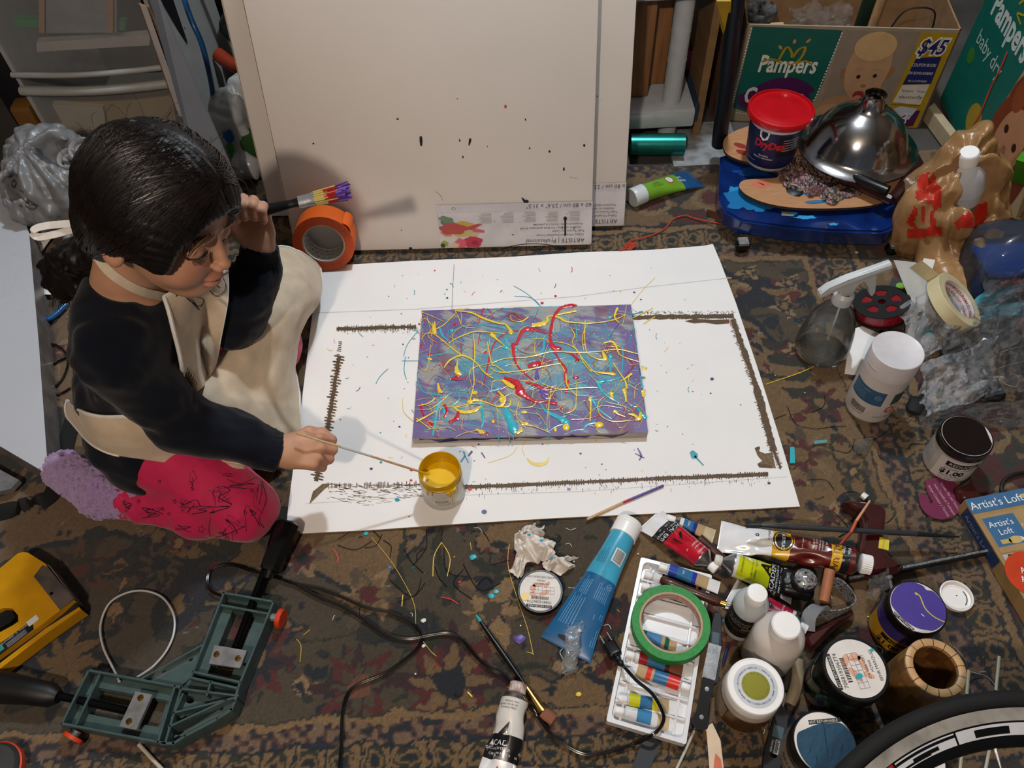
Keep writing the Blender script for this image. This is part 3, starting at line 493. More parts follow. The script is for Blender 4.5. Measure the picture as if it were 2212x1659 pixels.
for nm,(mt,sl) in strokes.items():
    b=MB(); zo={'teal_splatter':0,'red_splatter':.0006,'violet_splatter':.0005,'yellow_splatter':.0011}[nm]
    for pts,w_ in sl: stroke(b,pts,w_,mt,zo)
    k={'teal_splatter':150,'red_splatter':50,'violet_splatter':16,'yellow_splatter':130}[nm]
    for i in range(k):      # fine threads
        x,y=random.uniform(150,1560),random.uniform(300,1060); a=random.random()*6.3; L=random.uniform(15,95)*(2.2 if i<26 and nm[0] in 'yt' else 1); c=random.uniform(-1,1)
        stroke(b,[(x,y),(x+L*math.cos(a),y+L*math.sin(a)),(x+1.8*L*math.cos(a+c),y+1.8*L*math.sin(a+c))],[1.4,random.choice([1,1,2]),1],mt,zo+random.uniform(0,.0004))
    for i in range(k):
        blob(b,random.uniform(140,1560),random.uniform(290,1070),random.uniform(1.5,4),random.uniform(1.5,4),mt)
    bl={'yellow_splatter':[(235,410,14,20,0),(618,440,20,14,.5),(920,370,44,13,0),(735,415,16,20,0),(1095,1035,20,24,0),(1310,1020,24,20,0),(545,1065,18,12,.5),(470,870,18,15,0),(500,812,16,12,0),(1400,690,16,10,0),(1475,800,13,20,0),(1250,858,12,10,0),(820,937,18,9,0),(675,850,12,26,.2),(1345,580,10,22,.3),(1605,655,14,10,0),(620,998,9,12,0),(1025,1050,8,14,0),(480,935,34,10,-.1),(205,590,16,8,.3),(740,765,30,14,.5),(270,800,12,16,0),(395,690,20,12,.2),(830,1012,18,12,0),(1390,825,10,16,0),(1415,935,15,10,0),(1560,985,14,12,0)],'red_splatter':[(210,562,14,12,0),(375,365,13,9,0),(570,548,10,10,0),(1172,560,12,12,0),(1165,605,12,9,0),(1158,712,18,10,0),(155,505,9,12,0),(138,365,7,9,0),(525,740,8,6,0),(458,806,9,6,0),(825,595,8,6,0),(270,632,10,4,0),(205,1015,12,10,0),(345,998,14,9,0),(580,1080,7,14,0),(1070,915,12,6,0),(1310,846,6,5,0),(1035,520,28,16,.2),(385,705,14,8,0),(790,790,20,26,.5)],'teal_splatter':[(350,405,13,13,0),(700,515,22,16,0),(1330,735,26,14,0),(110,405,12,7,0),(535,870,14,18,0),(750,1040,28,38,0),(1385,575,16,14,0),(765,530,16,14,0),(1380,318,16,10,0),(1085,1005,20,16,0)],'violet_splatter':[(970,500,16,10,0),(905,710,14,20,0),(955,815,30,14,.4)]}[nm]
    for x,y,rx,ry,r in bl: blob(b,x,y,rx,ry,mt,-r)
    if nm=='teal_splatter':
        for x,l in ((725,34),(980,18),(655,22),(750,14)):
            p=Z(x,1095 if x<900 else 1080); b.tube([p,(p.x,-PH/2-.0012,PZ-.002),(p.x,-PH/2-.0015,PZ-l*.0007)],[.001,.0013,.0009],mt,n=6)
    b.build(nm,root)['kind']='stuff'
b=MB()   # purple wash on the front and sides of the canvas body
sf=lambda u,v,h: Vector((u,-PH/2-.0003-h,v))
pts=[(-PW*.47,.017)]; 
for i in range(30): pts.append((-PW*.47+PW*.82*i/29,.010+.006*math.sin(i*1.7)+random.uniform(-.003,.003)))
pts+=[(PW*.42,.026),(PW*.40,PZ-.003),(-PW*.40,PZ-.003)]
b.d_poly(sf,pts,pm('3b2f60',.5)); b.d_poly(lambda u,v,h:Vector((PW/2+.0003,u,v)),[(-PH*.5+.004,.012),(-PH*.1,.02),(PH*.5-.003,.016),(PH*.5-.003,PZ-.003),(-PH*.5+.004,PZ-.003)],pm('3b2f60',.5))
b.d_poly(lambda u,v,h:Vector((PW/2+.0006,u,v)),[(-PH*.42,.004),(-PH*.36,.010),(-PH*.3,PZ),(-PH*.32,PZ),(-PH*.45,.006)],C_R)
b.build('side_paint',root,smooth=0)
# ============================================================ big leaning canvases
CV=M('primed_canvas','ddd6d0',.75,noise=.02,ns=4,bump=.12,bs=900); CVS=M('canvas_wood_side','cbb898',.8,noise=.1,ns=20,stretch=(1,1,8)); CVW=M('canvas_wrap_film','d6d0cc',.25,noise=.02)
tilt=math.atan2(.135,.463)
def bigcanvas(name,label,xl,y0,w_,h_,rot,th=.036,dz=0):
    xd=Vector((math.cos(rot),math.sin(rot),0)); back=Vector((-math.sin(rot),math.cos(rot),0)); up=(Vector((0,0,1))*math.cos(tilt)+back*math.sin(tilt))
    m=Matrix((xd,up,xd.cross(up))).transposed().to_4x4(); m.translation=Vector((xl,y0,dz)); r=thing(name,label,'canvas',mw=m)
    b=MB(); b.box((w_/2,h_/2,-th/2),(w_,h_,th),CV,bev=.003); 
    b.box((-.0006,h_/2,-th/2),(.001,h_*.995,th*.92),CVS); b.build('stretched_canvas',r); return r
fa=P(642,537,.009); fb=P(1277,538,.009); rot=math.atan2(fb.y-fa.y,fb.x-fa.x)*.5
CW=(fb-fa).length
front=bigcanvas('blank_canvas','frontmost tall blank white canvas leaning upright, flecked with black paint',fa.x,(fa.y+fb.y)/2-(.5*CW*math.sin(rot)),CW,.84,rot,th=.03,dz=.009)
xd=Vector((math.cos(rot),math.sin(rot),0)); back=Vector((-math.sin(rot),math.cos(rot),0)); c0=Vector(front.matrix_world.translation if False else (fa.x,(fa.y+fb.y)/2-(.5*CW*math.sin(rot)),.009))
rb=P(1350,508,.009); pB=c0+back*.055; rightx=(rb-c0).dot(xd)
pB2=pB+xd*(rightx-CW+.0); backc=bigcanvas('blank_canvas','blank white canvas tucked behind the front one, its edge showing at the right',pB2.x,pB2.y,CW,.84,rot,th=.03,dz=.009)
lb=P(592,425,.10); pC=c0+back*.115; leftx=(lb-c0).dot(xd); pC2=pC+xd*(-.075); leftc=bigcanvas('blank_canvas','rearmost blank canvas whose pale wooden left edge sticks out beside the bags',pC2.x,pC2.y,CW,.86,rot+.0,th=.03,dz=.009)
TXG=pm('3c3c3e',.6); TXL=pm('8d8a8a',.7)
def lab(root,full):
    b=MB(); s=lambda u,v,h: Vector((CW-u,v,h+.0006)); LW=.315 if full else .2; LH=.098
    b.d_rect(s,0.0,.003,LW,LH,pm('d2ccce',.35)); b.d_rect(s,.0,LH*.83,LW,LH,pm('cbc6ca',.35),h=.0004)
    # the print is upside down: text flips with 180 degrees
    t=lambda txt,u,v,sz,mt=TXG,**k: b.d_text(lambda a,c,h: s(-a+0,c,h),txt,-u,v,sz,mt,rot=pi,h=.0008,**k)
    t('ARTISTE | Professional',.075,.014,.013); t('Gallery Wrapped Stretched Canvas',.065,.026,.0068); t('Toile Tendue sur Cadre',.048,.034,.0068); t('Audeklo uz rama / Porėmis aptemptas drobė',.085,.042,.0068); t('Porjattud raamil / Холст в рамоне',.07,.050,.0068)
    t('60 x 80 cm / 23.6" x 31.5"',.068 if full else .052,.090,.0125)
    if full:
        random.seed(8)
        for k in range(5):
            for j in range(9): 
                L=random.uniform(.018,.028); b.d_rect(s,.025+k*.045,.056+j*.0026,.025+k*.045+L,.0568+j*.0026,TXL,h=.0006)
        b.d_rect(s,.292,.083,.310,.097,pm('4a4848')); t('ISO\n9001',.301,.090,.006,pm('d8d8d8'))
        b.d_rect(s,.274,.084,.288,.097,pm('d0cccc'),h=.0006); b.d_ell(s,.281,.090,.005,.004,TXL,h=.0008,n=6,inner=.6,rings=1)
        # painted rose picture
        for u,v,ru,rv,c,r in [(.297,.066,.016,.007,'6f8a72',.3),(.300,.060,.012,.008,'5e7a62',.8),(.285,.045,.028,.013,'b8524c',.0),(.262,.052,.022,.009,'c8a848',.1),(.275,.040,.02,.012,'cbb05a',.4),(.292,.050,.012,.010,'c04650',.2),(.245,.048,.020,.004,'b84a52',-.3),(.235,.040,.016,.004,'c6606a',.2),(.255,.033,.024,.006,'c8b27c',.1),(.246,.015,.020,.013,'c03450',0),(.244,.015,.013,.009,'d86078',.3),(.242,.013,.007,.005,'a02038',0),(.272,.012,.012,.011,'d86070',.2),(.262,.014,.003,.010,'e0dcd8',.1),(.285,.008,.01,.006,'d8c0a0',0),(.305,.012,.008,.007,'9aa84a',0),(.309,.008,.005,.005,'3a4a2a',0),(.30,.035,.012,.006,'c89058',.4)]:
            b.d_ell(s,u,v,ru,rv,pm(c,.4),h=.0006+.0001*random.random(),n=18,rot=r,fn=lambda a,r=r:1+.12*math.sin(5*a+r*9))
        b.d_line(s,[(.31,.033),(.315,.09)],.0006,TXL,h=.0003)
    b.build('product_label',root,smooth=0,label='upside-down printed product label')
lab(front,True); lab(backc,False)
# black flecks on the front canvas
up=(Vector((0,0,1))*math.cos(tilt)+back*math.sin(tilt)); nrm=xd.cross(up); minv=fr(c0,xd,(0,0,1)); 
mF=Matrix((xd,up,nrm)).transposed().to_4x4(); mF.translation=c0; mI=mF.inverted()
def onF(x,y,h=.0009): p=mI@Pplane(x,y,c0,nrm); return Vector((p.x,p.y,h))
b=MB(); fs=lambda u,v,h: onF(u,v,.0006+h)
for x,y,rx,ry in [(859,257,2.5,2),(677,310,2,2),(1135,258,1.5,2.5),(1144,320,1.5,2.5),(1187,327,2.5,2.5),(1262,314,2.5,3),(1290,208,1.2,2),(988,213,1.2,1.5),(1053,316,1,1.5),(1218,365,2,4),(1094,449,2.5,2.5),(1211,444,3,6),(1215,492,1,4),(867,497,1.2,1.2),(887,536,4,2.5),(1240,493,1.2,2.5),(1108,507,3,1),(1068,478,1,2),(1193,513,2,1),(993,303,1.5,3),(1000,339,1.5,3)]: b.d_ell(fs,x,y,rx,ry,BK,n=14)
b.d_line(fs,[(909,294),(909.5,303),(910,315)],[5,6.5,4],BK); b.d_line(fs,[(1016,299),(1015,306),(1013,314)],[5,5,2.5],BK)
b.d_line(fs,[(1127,427),(1133,434),(1139,441)],[2,6,5],BK); b.d_ell(fs,1138,436,4,5,BK,n=12); b.d_ell(fs,1221,472,4,5,BK,h=.0004,n=14); b.d_line(fs,[(1221,472),(1221,509)],[4,4],BK,h=.0005)
b.d_ell(fs,1092,230,2.8,4,pm('c84a3c',.4),n=14)
pa=cr([(1082,538,0),(1110,530,0),(1150,526,0),(1190,529,0),(1222,537,0)],6); b.d_line(fs,[(p.x,p.y) for p in pa],1.6,BK,h=.0009); b.d_poly(fs,[(1200,530),(1215,532),(1225,538),(1208,538)],BK,h=.001); b.d_poly(fs,[(1238,534),(1248,537),(1240,538)],BK,h=.001)
pa=cr([(940,413,0),(952,423,0),(956,433,0)],5); b.d_line(fs,[(p.x,p.y) for p in pa],1,pm('a08a78'),h=.0005); pa=cr([(1230,382,0),(1240,384,0),(1247,385,0)],5); b.d_line(fs,[(p.x,p.y) for p in pa],1,pm('8a8688'),h=.0005)
b.build('paint_flecks',front,smooth=0,label='black paint flecks and runs')['kind']='stuff'
# ============================================================ paint tubes, jars and hand tools on the rug
RZ=.0015   # rug pile top
def toC(p): return math.atan2(-p[1],-p[0])
ALU=M('tube_aluminium','b4b4b6',.3,metal=1,noise=.12,ns=90,bump=.2,bs=120)
def painttube(name,label,pa,pb,r,bands,z0=RZ,z1=None,capr=None,capl=.012,capmat=WHITE,crimp=1.0,shoulder=ALU,dent=.0,seed=0,text=(),capstyle='screw',roll=0,group=None,thick=1.,shell=.008,pc=None,cat='paint tube',crimpw=None,extra=None,ridg=24,bright=None):
    """pa: pixel of the crimped end, pb: pixel of the cap end; z0 bottom height; bands: (fraction, material)"""
    z1=z0 if z1 is None else z1
    A_=P(*pa,z0+.003); B_=P(*pb,z1+r); A_.z=z0; B_.z=z1; L=(B_-A_).length
    root=thing(name,label,cat,mw=fr(A_,B_-A_),group=group)
    capr=capr or r*.45; Lb=L-capl-shell if capstyle=='screw' else L-capl
    w2=(crimpw or pi*r*.98)/2
    rnd=random.Random(seed)
    def prof(s):
        t=min(max(s,0),1); k=t**.75; k=k*k*(3-2*k)*.35+k*.65; a=w2*(1-k)+r*k; bb=max(.0008,r*(k**.8))*thick if t<.999 else r*thick; 
        if t>=.999:a=r
        return a,bb
    def surf(u,v,h=0):
        s=u/Lb; a,bb=prof(s); per=(a+bb)/2; th=v/max(per,1e-4)+roll; 
        n=Vector((0,math.sin(th)/a,math.cos(th)/bb)).normalized(); d=0
        if dent: d=-dent*r*max(0,(vn(u*30+seed,th*1.3,seed*.37)-.45))*2*math.sin(min(s,1)*pi)
        return Vector((u,-a*math.sin(th)*-1,bb+bb*math.cos(th)))+Vector((0,n.y,n.z))*(h+d)
    # body rings
    b=MB(); st=sorted(set([0,.01,.02]+[i/30 for i in range(1,31)]+[f for f,_ in bands])); st=[s for s in st if 0<=s<=1]; nn=40; vs=[];fs=[];ml=[]
    for s in st:
        a,bb=prof(s); per=(a+bb)/2
        for k in range(nn):
            th=2*pi*k/nn; vs.append(surf(s*Lb,(th-roll)*per,0))
    for i in range(len(st)-1):
        mid=(st[i]+st[i+1])/2; mt=next(m for f,m in bands if mid<=f)
        for k in range(nn): fs.append((i*nn+k,(i+1)*nn+k,(i+1)*nn+(k+1)%nn,i*nn+(k+1)%nn)); ml.append(mt)
    fs.append(tuple(range(nn))); ml.append(bands[0][1]); b.add(vs,fs,ml)
    for t_ in text: t_(b,surf,Lb,r)
    b.build('tube_body',root,smooth=50)
    T=Matrix.Translation((Lb,0,r*thick))@Matrix.Rotation(pi/2,4,'Y')
    if capstyle=='screw':
        b=MB(); b.lathe([(r,0),(r*.97,shell*.15),(capr*.8,shell*.9),(capr*.7,shell),(capr*.7,shell+.003),(0,shell+.003)],shoulder,T=T,n=32); b.build('shoulder',root)
        b=MB(); b.lathe([(0,shell),(capr*.9,shell),(capr,shell+.001),(capr*1.0,shell+capl-.001),(capr*.9,shell+capl),(0,shell+capl)],capmat,T=T,n=ridg*2,fn=lambda a,z:1+.03*math.cos(a*ridg)); b.build('cap',root)
    else:
        b=MB(); b.lathe([(r,0),(r*1.06,.0005),(r*1.06,capl*.62),(r*1.03,capl*.64),(r*1.03,capl*.66),(r*1.06,capl*.68),(r*1.05,capl-.002),(r*.98,capl),(0,capl)],capmat,T=T,n=48); b.build('cap',root)
    if extra: extra(root,surf,Lb,r)
    return root
def tt(txt,u,v,size,mat,rot=pi/2,**k):   # u: fraction from crimp, v: around
    return lambda b,surf,Lb,r: b.d_text(surf,txt,u*Lb,v,size,mat,rot=rot,**k)
def tl(u,v,L,n,mat,gap=.0022,th=.0007,rot='x',seed=1):   # rows of small print
    def f(b,surf,Lb,r):
        rd=random.Random(seed)
        for i in range(n):
            l=L*rd.uniform(.7,1)
            if rot=='x': b.d_rect(surf,u*Lb,v+i*gap,u*Lb+l,v+i*gap+th,mat,h=.0003,nu=6)
            else: b.d_rect(surf,u*Lb+i*gap,v-l/2,u*Lb+i*gap+th,v+l/2,mat,h=.0003,nv=6)
    return f
def barcode(b,surf,u,v,w_,h_,horizontal=True,seed=2,bg=True,hh=.0004):
    rd=random.Random(seed)
    if bg: b.d_rect(surf,u-w_*.58,v-h_*.65,u+w_*.58,v+h_*.62,pm('dcdcda',.5),h=hh-.0002,nu=4,nv=4)
    x=0
    while x<1:
        q=rd.uniform(.015,.05)
        if horizontal: b.d_rect(surf,u-w_/2+x*w_,v-h_/2,u-w_/2+min(1,x+q)*w_,v+h_/2,INK,h=hh,nv=2)
        else: b.d_rect(surf,u-w_/2,v-h_/2+x*h_,u+w_/2,v-h_/2+min(1,x+q)*h_,INK,h=hh,nu=2)
        x+=q+rd.uniform(.015,.04)
GL=dict(coat=.6,spec=.6)
WT=pm('e4e4e6',.22,**GL); INKT=pm('17171a',.3,coat=.4); TXW=pm('dfe4ea',.4); LB=pm('3f9fc0',.28,**GL); DB=pm('1f5f8f',.25,**GL); TXB=pm('6f9cc0',.4)
# big blue tube
def hang(root,surf,Lb,r):
    b=MB(); # slot in the crimp
    for s in (1,): b.d_ell(lambda u,v,h:surf(u,v,h+.0001),.013,.0,.004,.011,pm('07090c',.6),h=.0006,n=20)
    b.build('hang_slot',root,smooth=0)
t1=painttube('paint_tube','large blue and turquoise paint tube with white flip cap',(1221,1403),(1361,1128),.0205,[(.045,pm('1c5583',.3,**GL)),(.60,DB),(1,LB)],capr=.02,capl=.030,capstyle='flip',crimpw=.082,dent=.15,seed=3,
 text=[tl(.10,-.026,.05,5,TXB,gap=.0035),tl(.16,.004,.06,6,TXB,gap=.0028,seed=4),tl(.42,-.018,.03,7,TXB,gap=.0024,seed=6),tl(.70,.004,.026,6,pm('2a5a78'),gap=.0026,seed=8),tl(.42,.006,.03,5,TXB,seed=9),
  lambda b,s,Lb,r:(barcode(b,s,Lb*.80,-.011,.020,.014,False),b.d_ell(s,Lb*.55,-.016,.0045,.0045,TXB,h=.0004,inner=.85,n=24),b.d_text(s,'AP',Lb*.55,-.016,.005,TXB,rot=pi/2))],extra=hang)
b=MB(); random.seed(4)
for i in range(3):
    pts=[]; 
    p0=P(1243,1352,.022); p1=P(1228,1455,.004); 
    n=26; side=Vector((1,.2,0)).normalized()
    def tf(u,v,i=i): q=p0.lerp(p1,v); wob=Vector((vn(u*4,v*9,i*3)-.5,vn(u*3,v*8,i+7)-.5,.6*vn(u*6,v*11,i+11)))*.010; return q+side*(u-.5)*.020*(1+.2*math.sin(v*9+i))+wob+Vector((0,0,.0015*i+.006*math.sin(v*pi)))
    b.grid(tf,12,34,M('clear_tape','e8eef2',.08,trans=.92,ior=1.3,noise=0,spec=.8))
tag(b.build('crumpled_tape'),'crumpled strip of clear tape stuck over the hang slot of the large blue tube','tape')
# red tube
RD=pm('b8152a',.25,**GL)
t2=painttube('paint_tube','red acrylic paint tube with white folded tail, upper left of the tube heap',(1404,1120),(1548,1232),.0175,[(.24,WT),(.44,INKT),(1,RD)],capr=.007,capl=.012,shell=.016,crimpw=.055,dent=.35,seed=5,z1=.004,
 text=[tt('ACADEMY',.40,-.002,.0085,TXW,rot=-pi/2),tt('ACRYLIC • ACRYLIQUE',.335,0,.0042,TXW,rot=-pi/2),tt('2 OZ 60 ml',.28,0,.0035,TXW,rot=-pi/2),tt('A',.60,-.001,.024,INKT,rot=-pi/2,bold=.03,shear=.25),tt('MEDIUM RED',.80,0,.0045,TXW,rot=-pi/2),tt('ROUGE MOYEN',.86,0,.0035,TXW,rot=-pi/2),tt('GRUMBACHER',.94,.0,.0042,TXW,rot=-pi/2)])
# small beige tube behind
BG=pm('b59a72',.35,coat=.4); SB=pm('2e6f9e',.3,coat=.4)
t3=painttube('paint_tube','small blue and beige paint tube half hidden behind the red tube',(1543,1158),(1440,1118),.0085,[(.30,pm('c9b896',.35)),(.52,BG),(.62,pm('252c88',.35)),(.9,SB),(1,pm('e4e4e6',.3))],capr=.006,capl=.014,crimpw=.026,seed=7,text=[tt('30A',.75,0,.005,TXW)])
# burnt umber 200ml
GY=pm('d9a516',.28,**GL); MR=pm('5e1913',.22,**GL)
def galt(b,s,Lb,r):
    u=Lb*.475; b.d_ell(s,u,.004,.0158,.0158,GY,h=.0004,n=36,rings=4); b.d_ell(s,u,.004,.0150,.0150,INK,h=.0006,n=36,inner=.88,rings=1); b.d_ell(s,u,.004,.0115,.0115,INK,h=.0006,n=36,rings=4); b.d_text(s,'ACRYLIC',u,.004,.0062,TXW,rot=-pi/2,h=.0008,bold=.02)
    for k in range(24): b.d_ell(s,u+.0135*math.cos(k*pi/12),.004+.0135*math.sin(k*pi/12),.0006,.0012,INK,h=.0006,n=6,rot=k*pi/12)
    b.d_text(s,'GALERIA',Lb*.865,.0,.0125,pm('4a1410',.4),rot=-pi/2,h=.0008,w=.052); b.d_text(s,'Burnt Umber',Lb*.795,.008,.0055,TXW,rot=-pi/2)
    for k,t_ in enumerate(['Terre d\'ombre brûlée','Umbra gebrannt','Sombra tostada','Terra d\'ombra']): b.d_text(s,t_,Lb*(.765-.022*k),.008,.0036,TXW,rot=-pi/2)
    b.d_text(s,'Permanence A',Lb*.62,.006,.0033,TXW,rot=-pi/2); b.d_text(s,'200ml ℮',Lb*.37,.010,.0055,pm('555558'),rot=-pi/2); b.d_text(s,'Winsor\n&Newton',Lb*.935,.001,.007,TXW,rot=-pi/2)
    b.d_ell(s,Lb*.20,.016,.002,.0015,INK,n=10); b.d_ell(s,Lb*.28,.006,.003,.0022,INK,n=7,rings=1,inner=.4)
    b.d_rect(s,Lb*.5,-.030,Lb*.9,-.028,pm('8a8a8a'),nu=8)
t4=painttube('paint_tube','long burnt umber paint tube with yellow bands and big white screw cap',(1554,1157),(1882,1222),.0215,[(.40,WT),(.53,GY),(.83,MR),(.905,GY),(.965,INKT),(1,MR)],capr=.0145,capl=.016,shell=.012,crimpw=.056,dent=.45,seed=11,z0=.006,text=[galt],ridg=30)
t4['label']='long burnt umber paint tube with yellow bands and big white screw cap'
# yellow tube
YG=pm('c9cf12',.25,**GL)
t5=painttube('paint_tube','bright yellow acrylic tube with white tail lying under the burnt umber tube',(1714,1268),(1543,1208),.018,[(.19,WT),(.42,INKT),(.95,YG),(1,pm('dadadc',.3))],capr=.008,capl=.011,shell=.018,crimpw=.056,seed=13,z0=.006,z1=.008,dent=.2,capmat=pm('d8d6cc',.35),
 text=[tt('ACADEMY',.37,0,.010,TXW,rot=-pi/2),tt('ACRYLIC • ACRYLIQUE • ACRÍLICO',.30,0,.0042,TXW,rot=-pi/2),tt('C048 • 90 ml • 3 fl oz',.24,0,.0036,TXW,rot=-pi/2),tt('A',.49,-.004,.024,INKT,rot=-pi/2,bold=.03,shear=.25),tt('PRIMARY YELLOW',.66,0,.0038,pm('555808'),rot=-pi/2),tt('Amarillo primario',.72,0,.0034,pm('555808'),rot=-pi/2),tt('GRUMBACHER',.88,0,.0048,pm('555808'),rot=-pi/2)])
# crimson tube below
t6=painttube('paint_tube','crimson acrylic tube with creased white tail under the two capped bottles',(1577,1280),(1742,1363),.0175,[(.36,WT),(.55,INKT),(.95,pm('b3123a',.25,**GL)),(1,pm('dadadc',.3))],capr=.0085,capl=.011,shell=.012,crimpw=.054,seed=15,dent=.4,
 text=[tt('A',.66,0,.024,INKT,rot=-pi/2,bold=.03,shear=.25),tt('MEDIUM MAGENTA',.80,0,.0038,TXW,rot=-pi/2),tt('ROUGE',.86,0,.0034,TXW,rot=-pi/2)])
# dented white tube at the bottom
def acad(b,s,Lb,r):
    b.d_text(s,'A',Lb*.66,-.001,.040,INKT,rot=-pi/2,bold=.02,shear=.22,w=.034); b.d_text(s,'ACADEMY',Lb*.485,0,.0095,TXW,rot=-pi/2); b.d_text(s,'ACRYLIC • ACRYLIQUE • ACRÍLICO',Lb*.42,0,.0045,TXW,rot=-pi/2,h=.0007); b.d_text(s,'C380 • 90 ML • 3 FL OZ',Lb*.365,0,.0038,TXW,rot=-pi/2,h=.0007)
    b.d_text(s,'MIXING WHITE',Lb*.95,0,.0034,pm('6a3a28'),rot=-pi/2); b.d_text(s,'BLANC POUR MÉLANGES',Lb*.915,0,.0034,INK,rot=-pi/2); b.d_text(s,'BLANCO MEZCLADO',Lb*.875,0,.0034,INK,rot=-pi/2); b.d_ell(s,Lb*.22,.002,.0012,.001,pm('c81838'),n=8)
t7=painttube('paint_tube','squeezed mixing white paint tube lying at the bottom edge beside the flat brush',(1070,1705),(1121,1476),.0195,[(.30,WT),(.58,INKT),(1,pm('d8d5cf',.25,**GL))],capr=.012,capl=.014,shell=.011,crimpw=.062,seed=17,dent=.75,text=[acad],capmat=pm('d5cfc8',.3,noise=.25,col2='7a2a18',ns=60),ridg=20)
# green tube back right
GN=pm('6fa02c',.28,**GL)
def grn(b,s,Lb,r):
    b.d_text(s,"Artist's\nLoft",Lb*.33,.002,.0075,TXW,rot=0); b.d_text(s,'ACRYLIC\nPAINT',Lb*.78,.004,.0062,pm('2c4a14'),rot=0); b.d_ell(s,Lb*.53,-.001,.0095,.0095,pm('c03a2c',.4),h=.0005,n=24,rings=2); b.d_ell(s,Lb*.53,-.001,.0075,.0075,TXW,h=.0007,n=24); b.d_text(s,'A',Lb*.53,-.001,.007,SB,h=.0009)
t8=painttube('paint_tube','green and blue paint tube with pale cap lying on the rug by the canvases',(1503,383),(1365,428),.020,[(.35,pm('1f4f7e',.3,**GL)),(1,GN)],capl=.030,capstyle='flip',capmat=pm('c9cfd2',.35),crimpw=.072,seed=19,text=[grn])
# ------------------------------------------------------------ paint set tray and its tubes
TR=[P(1383,1206,.016),P(1538,1240,.016),P(1482,1612,.016),P(1311,1555,.016)]
tc=sum(TR,Vector())/4; tx=((TR[1]-TR[0])+(TR[2]-TR[3]))/2; tyv=((TR[0]-TR[3])+(TR[1]-TR[2]))/2; TW=tx.length; TH=tyv.length
trm=fr((tc.x,tc.y,RZ),tx); troot=thing('paint_set_tray','white plastic paint tray with moulded slots for small tubes','tray',mw=trm)
TRM=M('tray_plastic','dcdcde',.25,noise=.02,coat=.4)
b=MB(); hw,hh=TW/2,TH/2
def rr(w_,h_,r,n=5): return [(sx*(w_-r)+r*math.cos(a),sy*(h_-r)+r*math.sin(a)) for sx,sy,a0 in ((1,1,0),(-1,1,pi/2),(-1,-1,pi),(1,-1,1.5*pi)) for a in [a0+pi/2*i/n for i in range(n+1)]]
b.prism(rr(hw,hh,.003),0,.0035,TRM); b.prism(rr(hw,hh,.003),.0035,.0155,TRM,holes=[rr(hw-.0055,hh-.0055,.008)[::-1]])
ns=9
for i in range(1,ns):
    y=hh-.006-(TH-.012)*i/ns; b.box((0,y,.0065),(TW-.012,.0035,.006),TRM,bev=.0015)
for s in (-1,1): b.box((s*(hw-.018),0,.0055),(.004,TH-.012,.004),TRM,bev=.0012)
b.build('tray_shell',troot)
b=MB(); CF=M('clear_film','f4f8fb',.06,trans=.96,ior=1.25,noise=0,alpha=.35)
random.seed(9)
for k in range(9):
    cx,cy=random.uniform(-hw*.8,hw*.8),-hh*.9+random.random()*hh*.5 if k<6 else random.uniform(hh*.8,hh*.95); L=random.uniform(.01,.025); a=random.uniform(-1,1)
    b.grid(lambda u,v:(cx+(u-.5)*L*math.cos(a)-(v-.5)*.006*math.sin(a),cy+(u-.5)*L*math.sin(a)+(v-.5)*.006*math.cos(a),.0165+.002*vn(u*5,v*4,k)),6,4,CF)
fo=b.build('torn_film',troot,label='torn clear shrink film')
def TP(u,v): return P(*( (lambda a,b_,c,d:((a[0]*(1-u)+b_[0]*u)*(1-v)+(d[0]*(1-u)+c[0]*u)*v,(a[1]*(1-u)+b_[1]*u)*(1-v)+(d[1]*(1-u)+c[1]*u)*v))((1388,1212),(1532,1244),(1478,1605),(1317,1550)) ),.012)
def px(p):
    q=Rcam.T@(np.array(p)-Ccam); return (CX_-F_*q[0]/q[2],CY_+F_*q[1]/q[2])
def smalltube(label,pa,pb,bands,z0,seed=0,r=.0078,text=(),capmat=WHITE,z1=None,group='small tubes in the paint tray'):
    return painttube('small_paint_tube',label,pa,pb,r,bands,z0=z0,z1=z1,capr=.0055,capl=.012,shell=.003,crimpw=.021,seed=seed,text=text,capmat=capmat,ridg=16,shoulder=pm('dadadc',.3),group=group)
Wt=pm('dfe0e2',.3); 
smalltube('small blue tube with white tail lying loose across the top of the tray',(1554,1269),(1424,1223),[(.22,Wt),(.46,BG),(.54,pm('2433a0',.35)),(.84,SB),(1,pm('2846a8',.35))],.0165,1,r=.0088,text=[tt('30A',.72,0,.004,TXW)])
smalltube('small tube with black and white lettering, topmost in the tray slots',(1515,1277),(1392,1239),[(.6,pm('2a2420',.4)),(.84,INKT),(1,Wt)],.004,2,text=[tt('ARTISTS\nCOLOUR',.75,0,.0035,TXW)])
smalltube('small tube with black lettering, second from the top in the tray',(1515,1302),(1386,1265),[(.6,pm('2c4438',.4)),(.84,INKT),(1,Wt)],.004,3,text=[tt('ARTISTS\nCOLOUR',.75,0,.0035,TXW)])
smalltube('small blue and green tube seen through the hole of the green tape roll',(1480,1402),(1356,1362),[(.18,Wt),(.34,BG),(.43,pm('135c44',.35)),(.50,BG),(.82,pm('4f86b4',.35)),(.93,pm('116048',.35)),(1,Wt)],.004,4)
smalltube('small dark red and brown tube just below the green tape roll',(1500,1455),(1352,1412),[(.2,Wt),(.42,pm('7a4636',.4)),(.5,pm('4a1018',.35)),(.80,SB),(.95,pm('98142a',.35)),(1,Wt)],.004,5)
smalltube('small tube banded in beige, blue and two reds, cap pointing right',(1354,1438),(1490,1487),[(.2,Wt),(.38,BG),(.47,pm('d8281c',.35)),(.52,BG),(.78,SB),(1,pm('d8281c',.35))],.005,6,r=.0092)
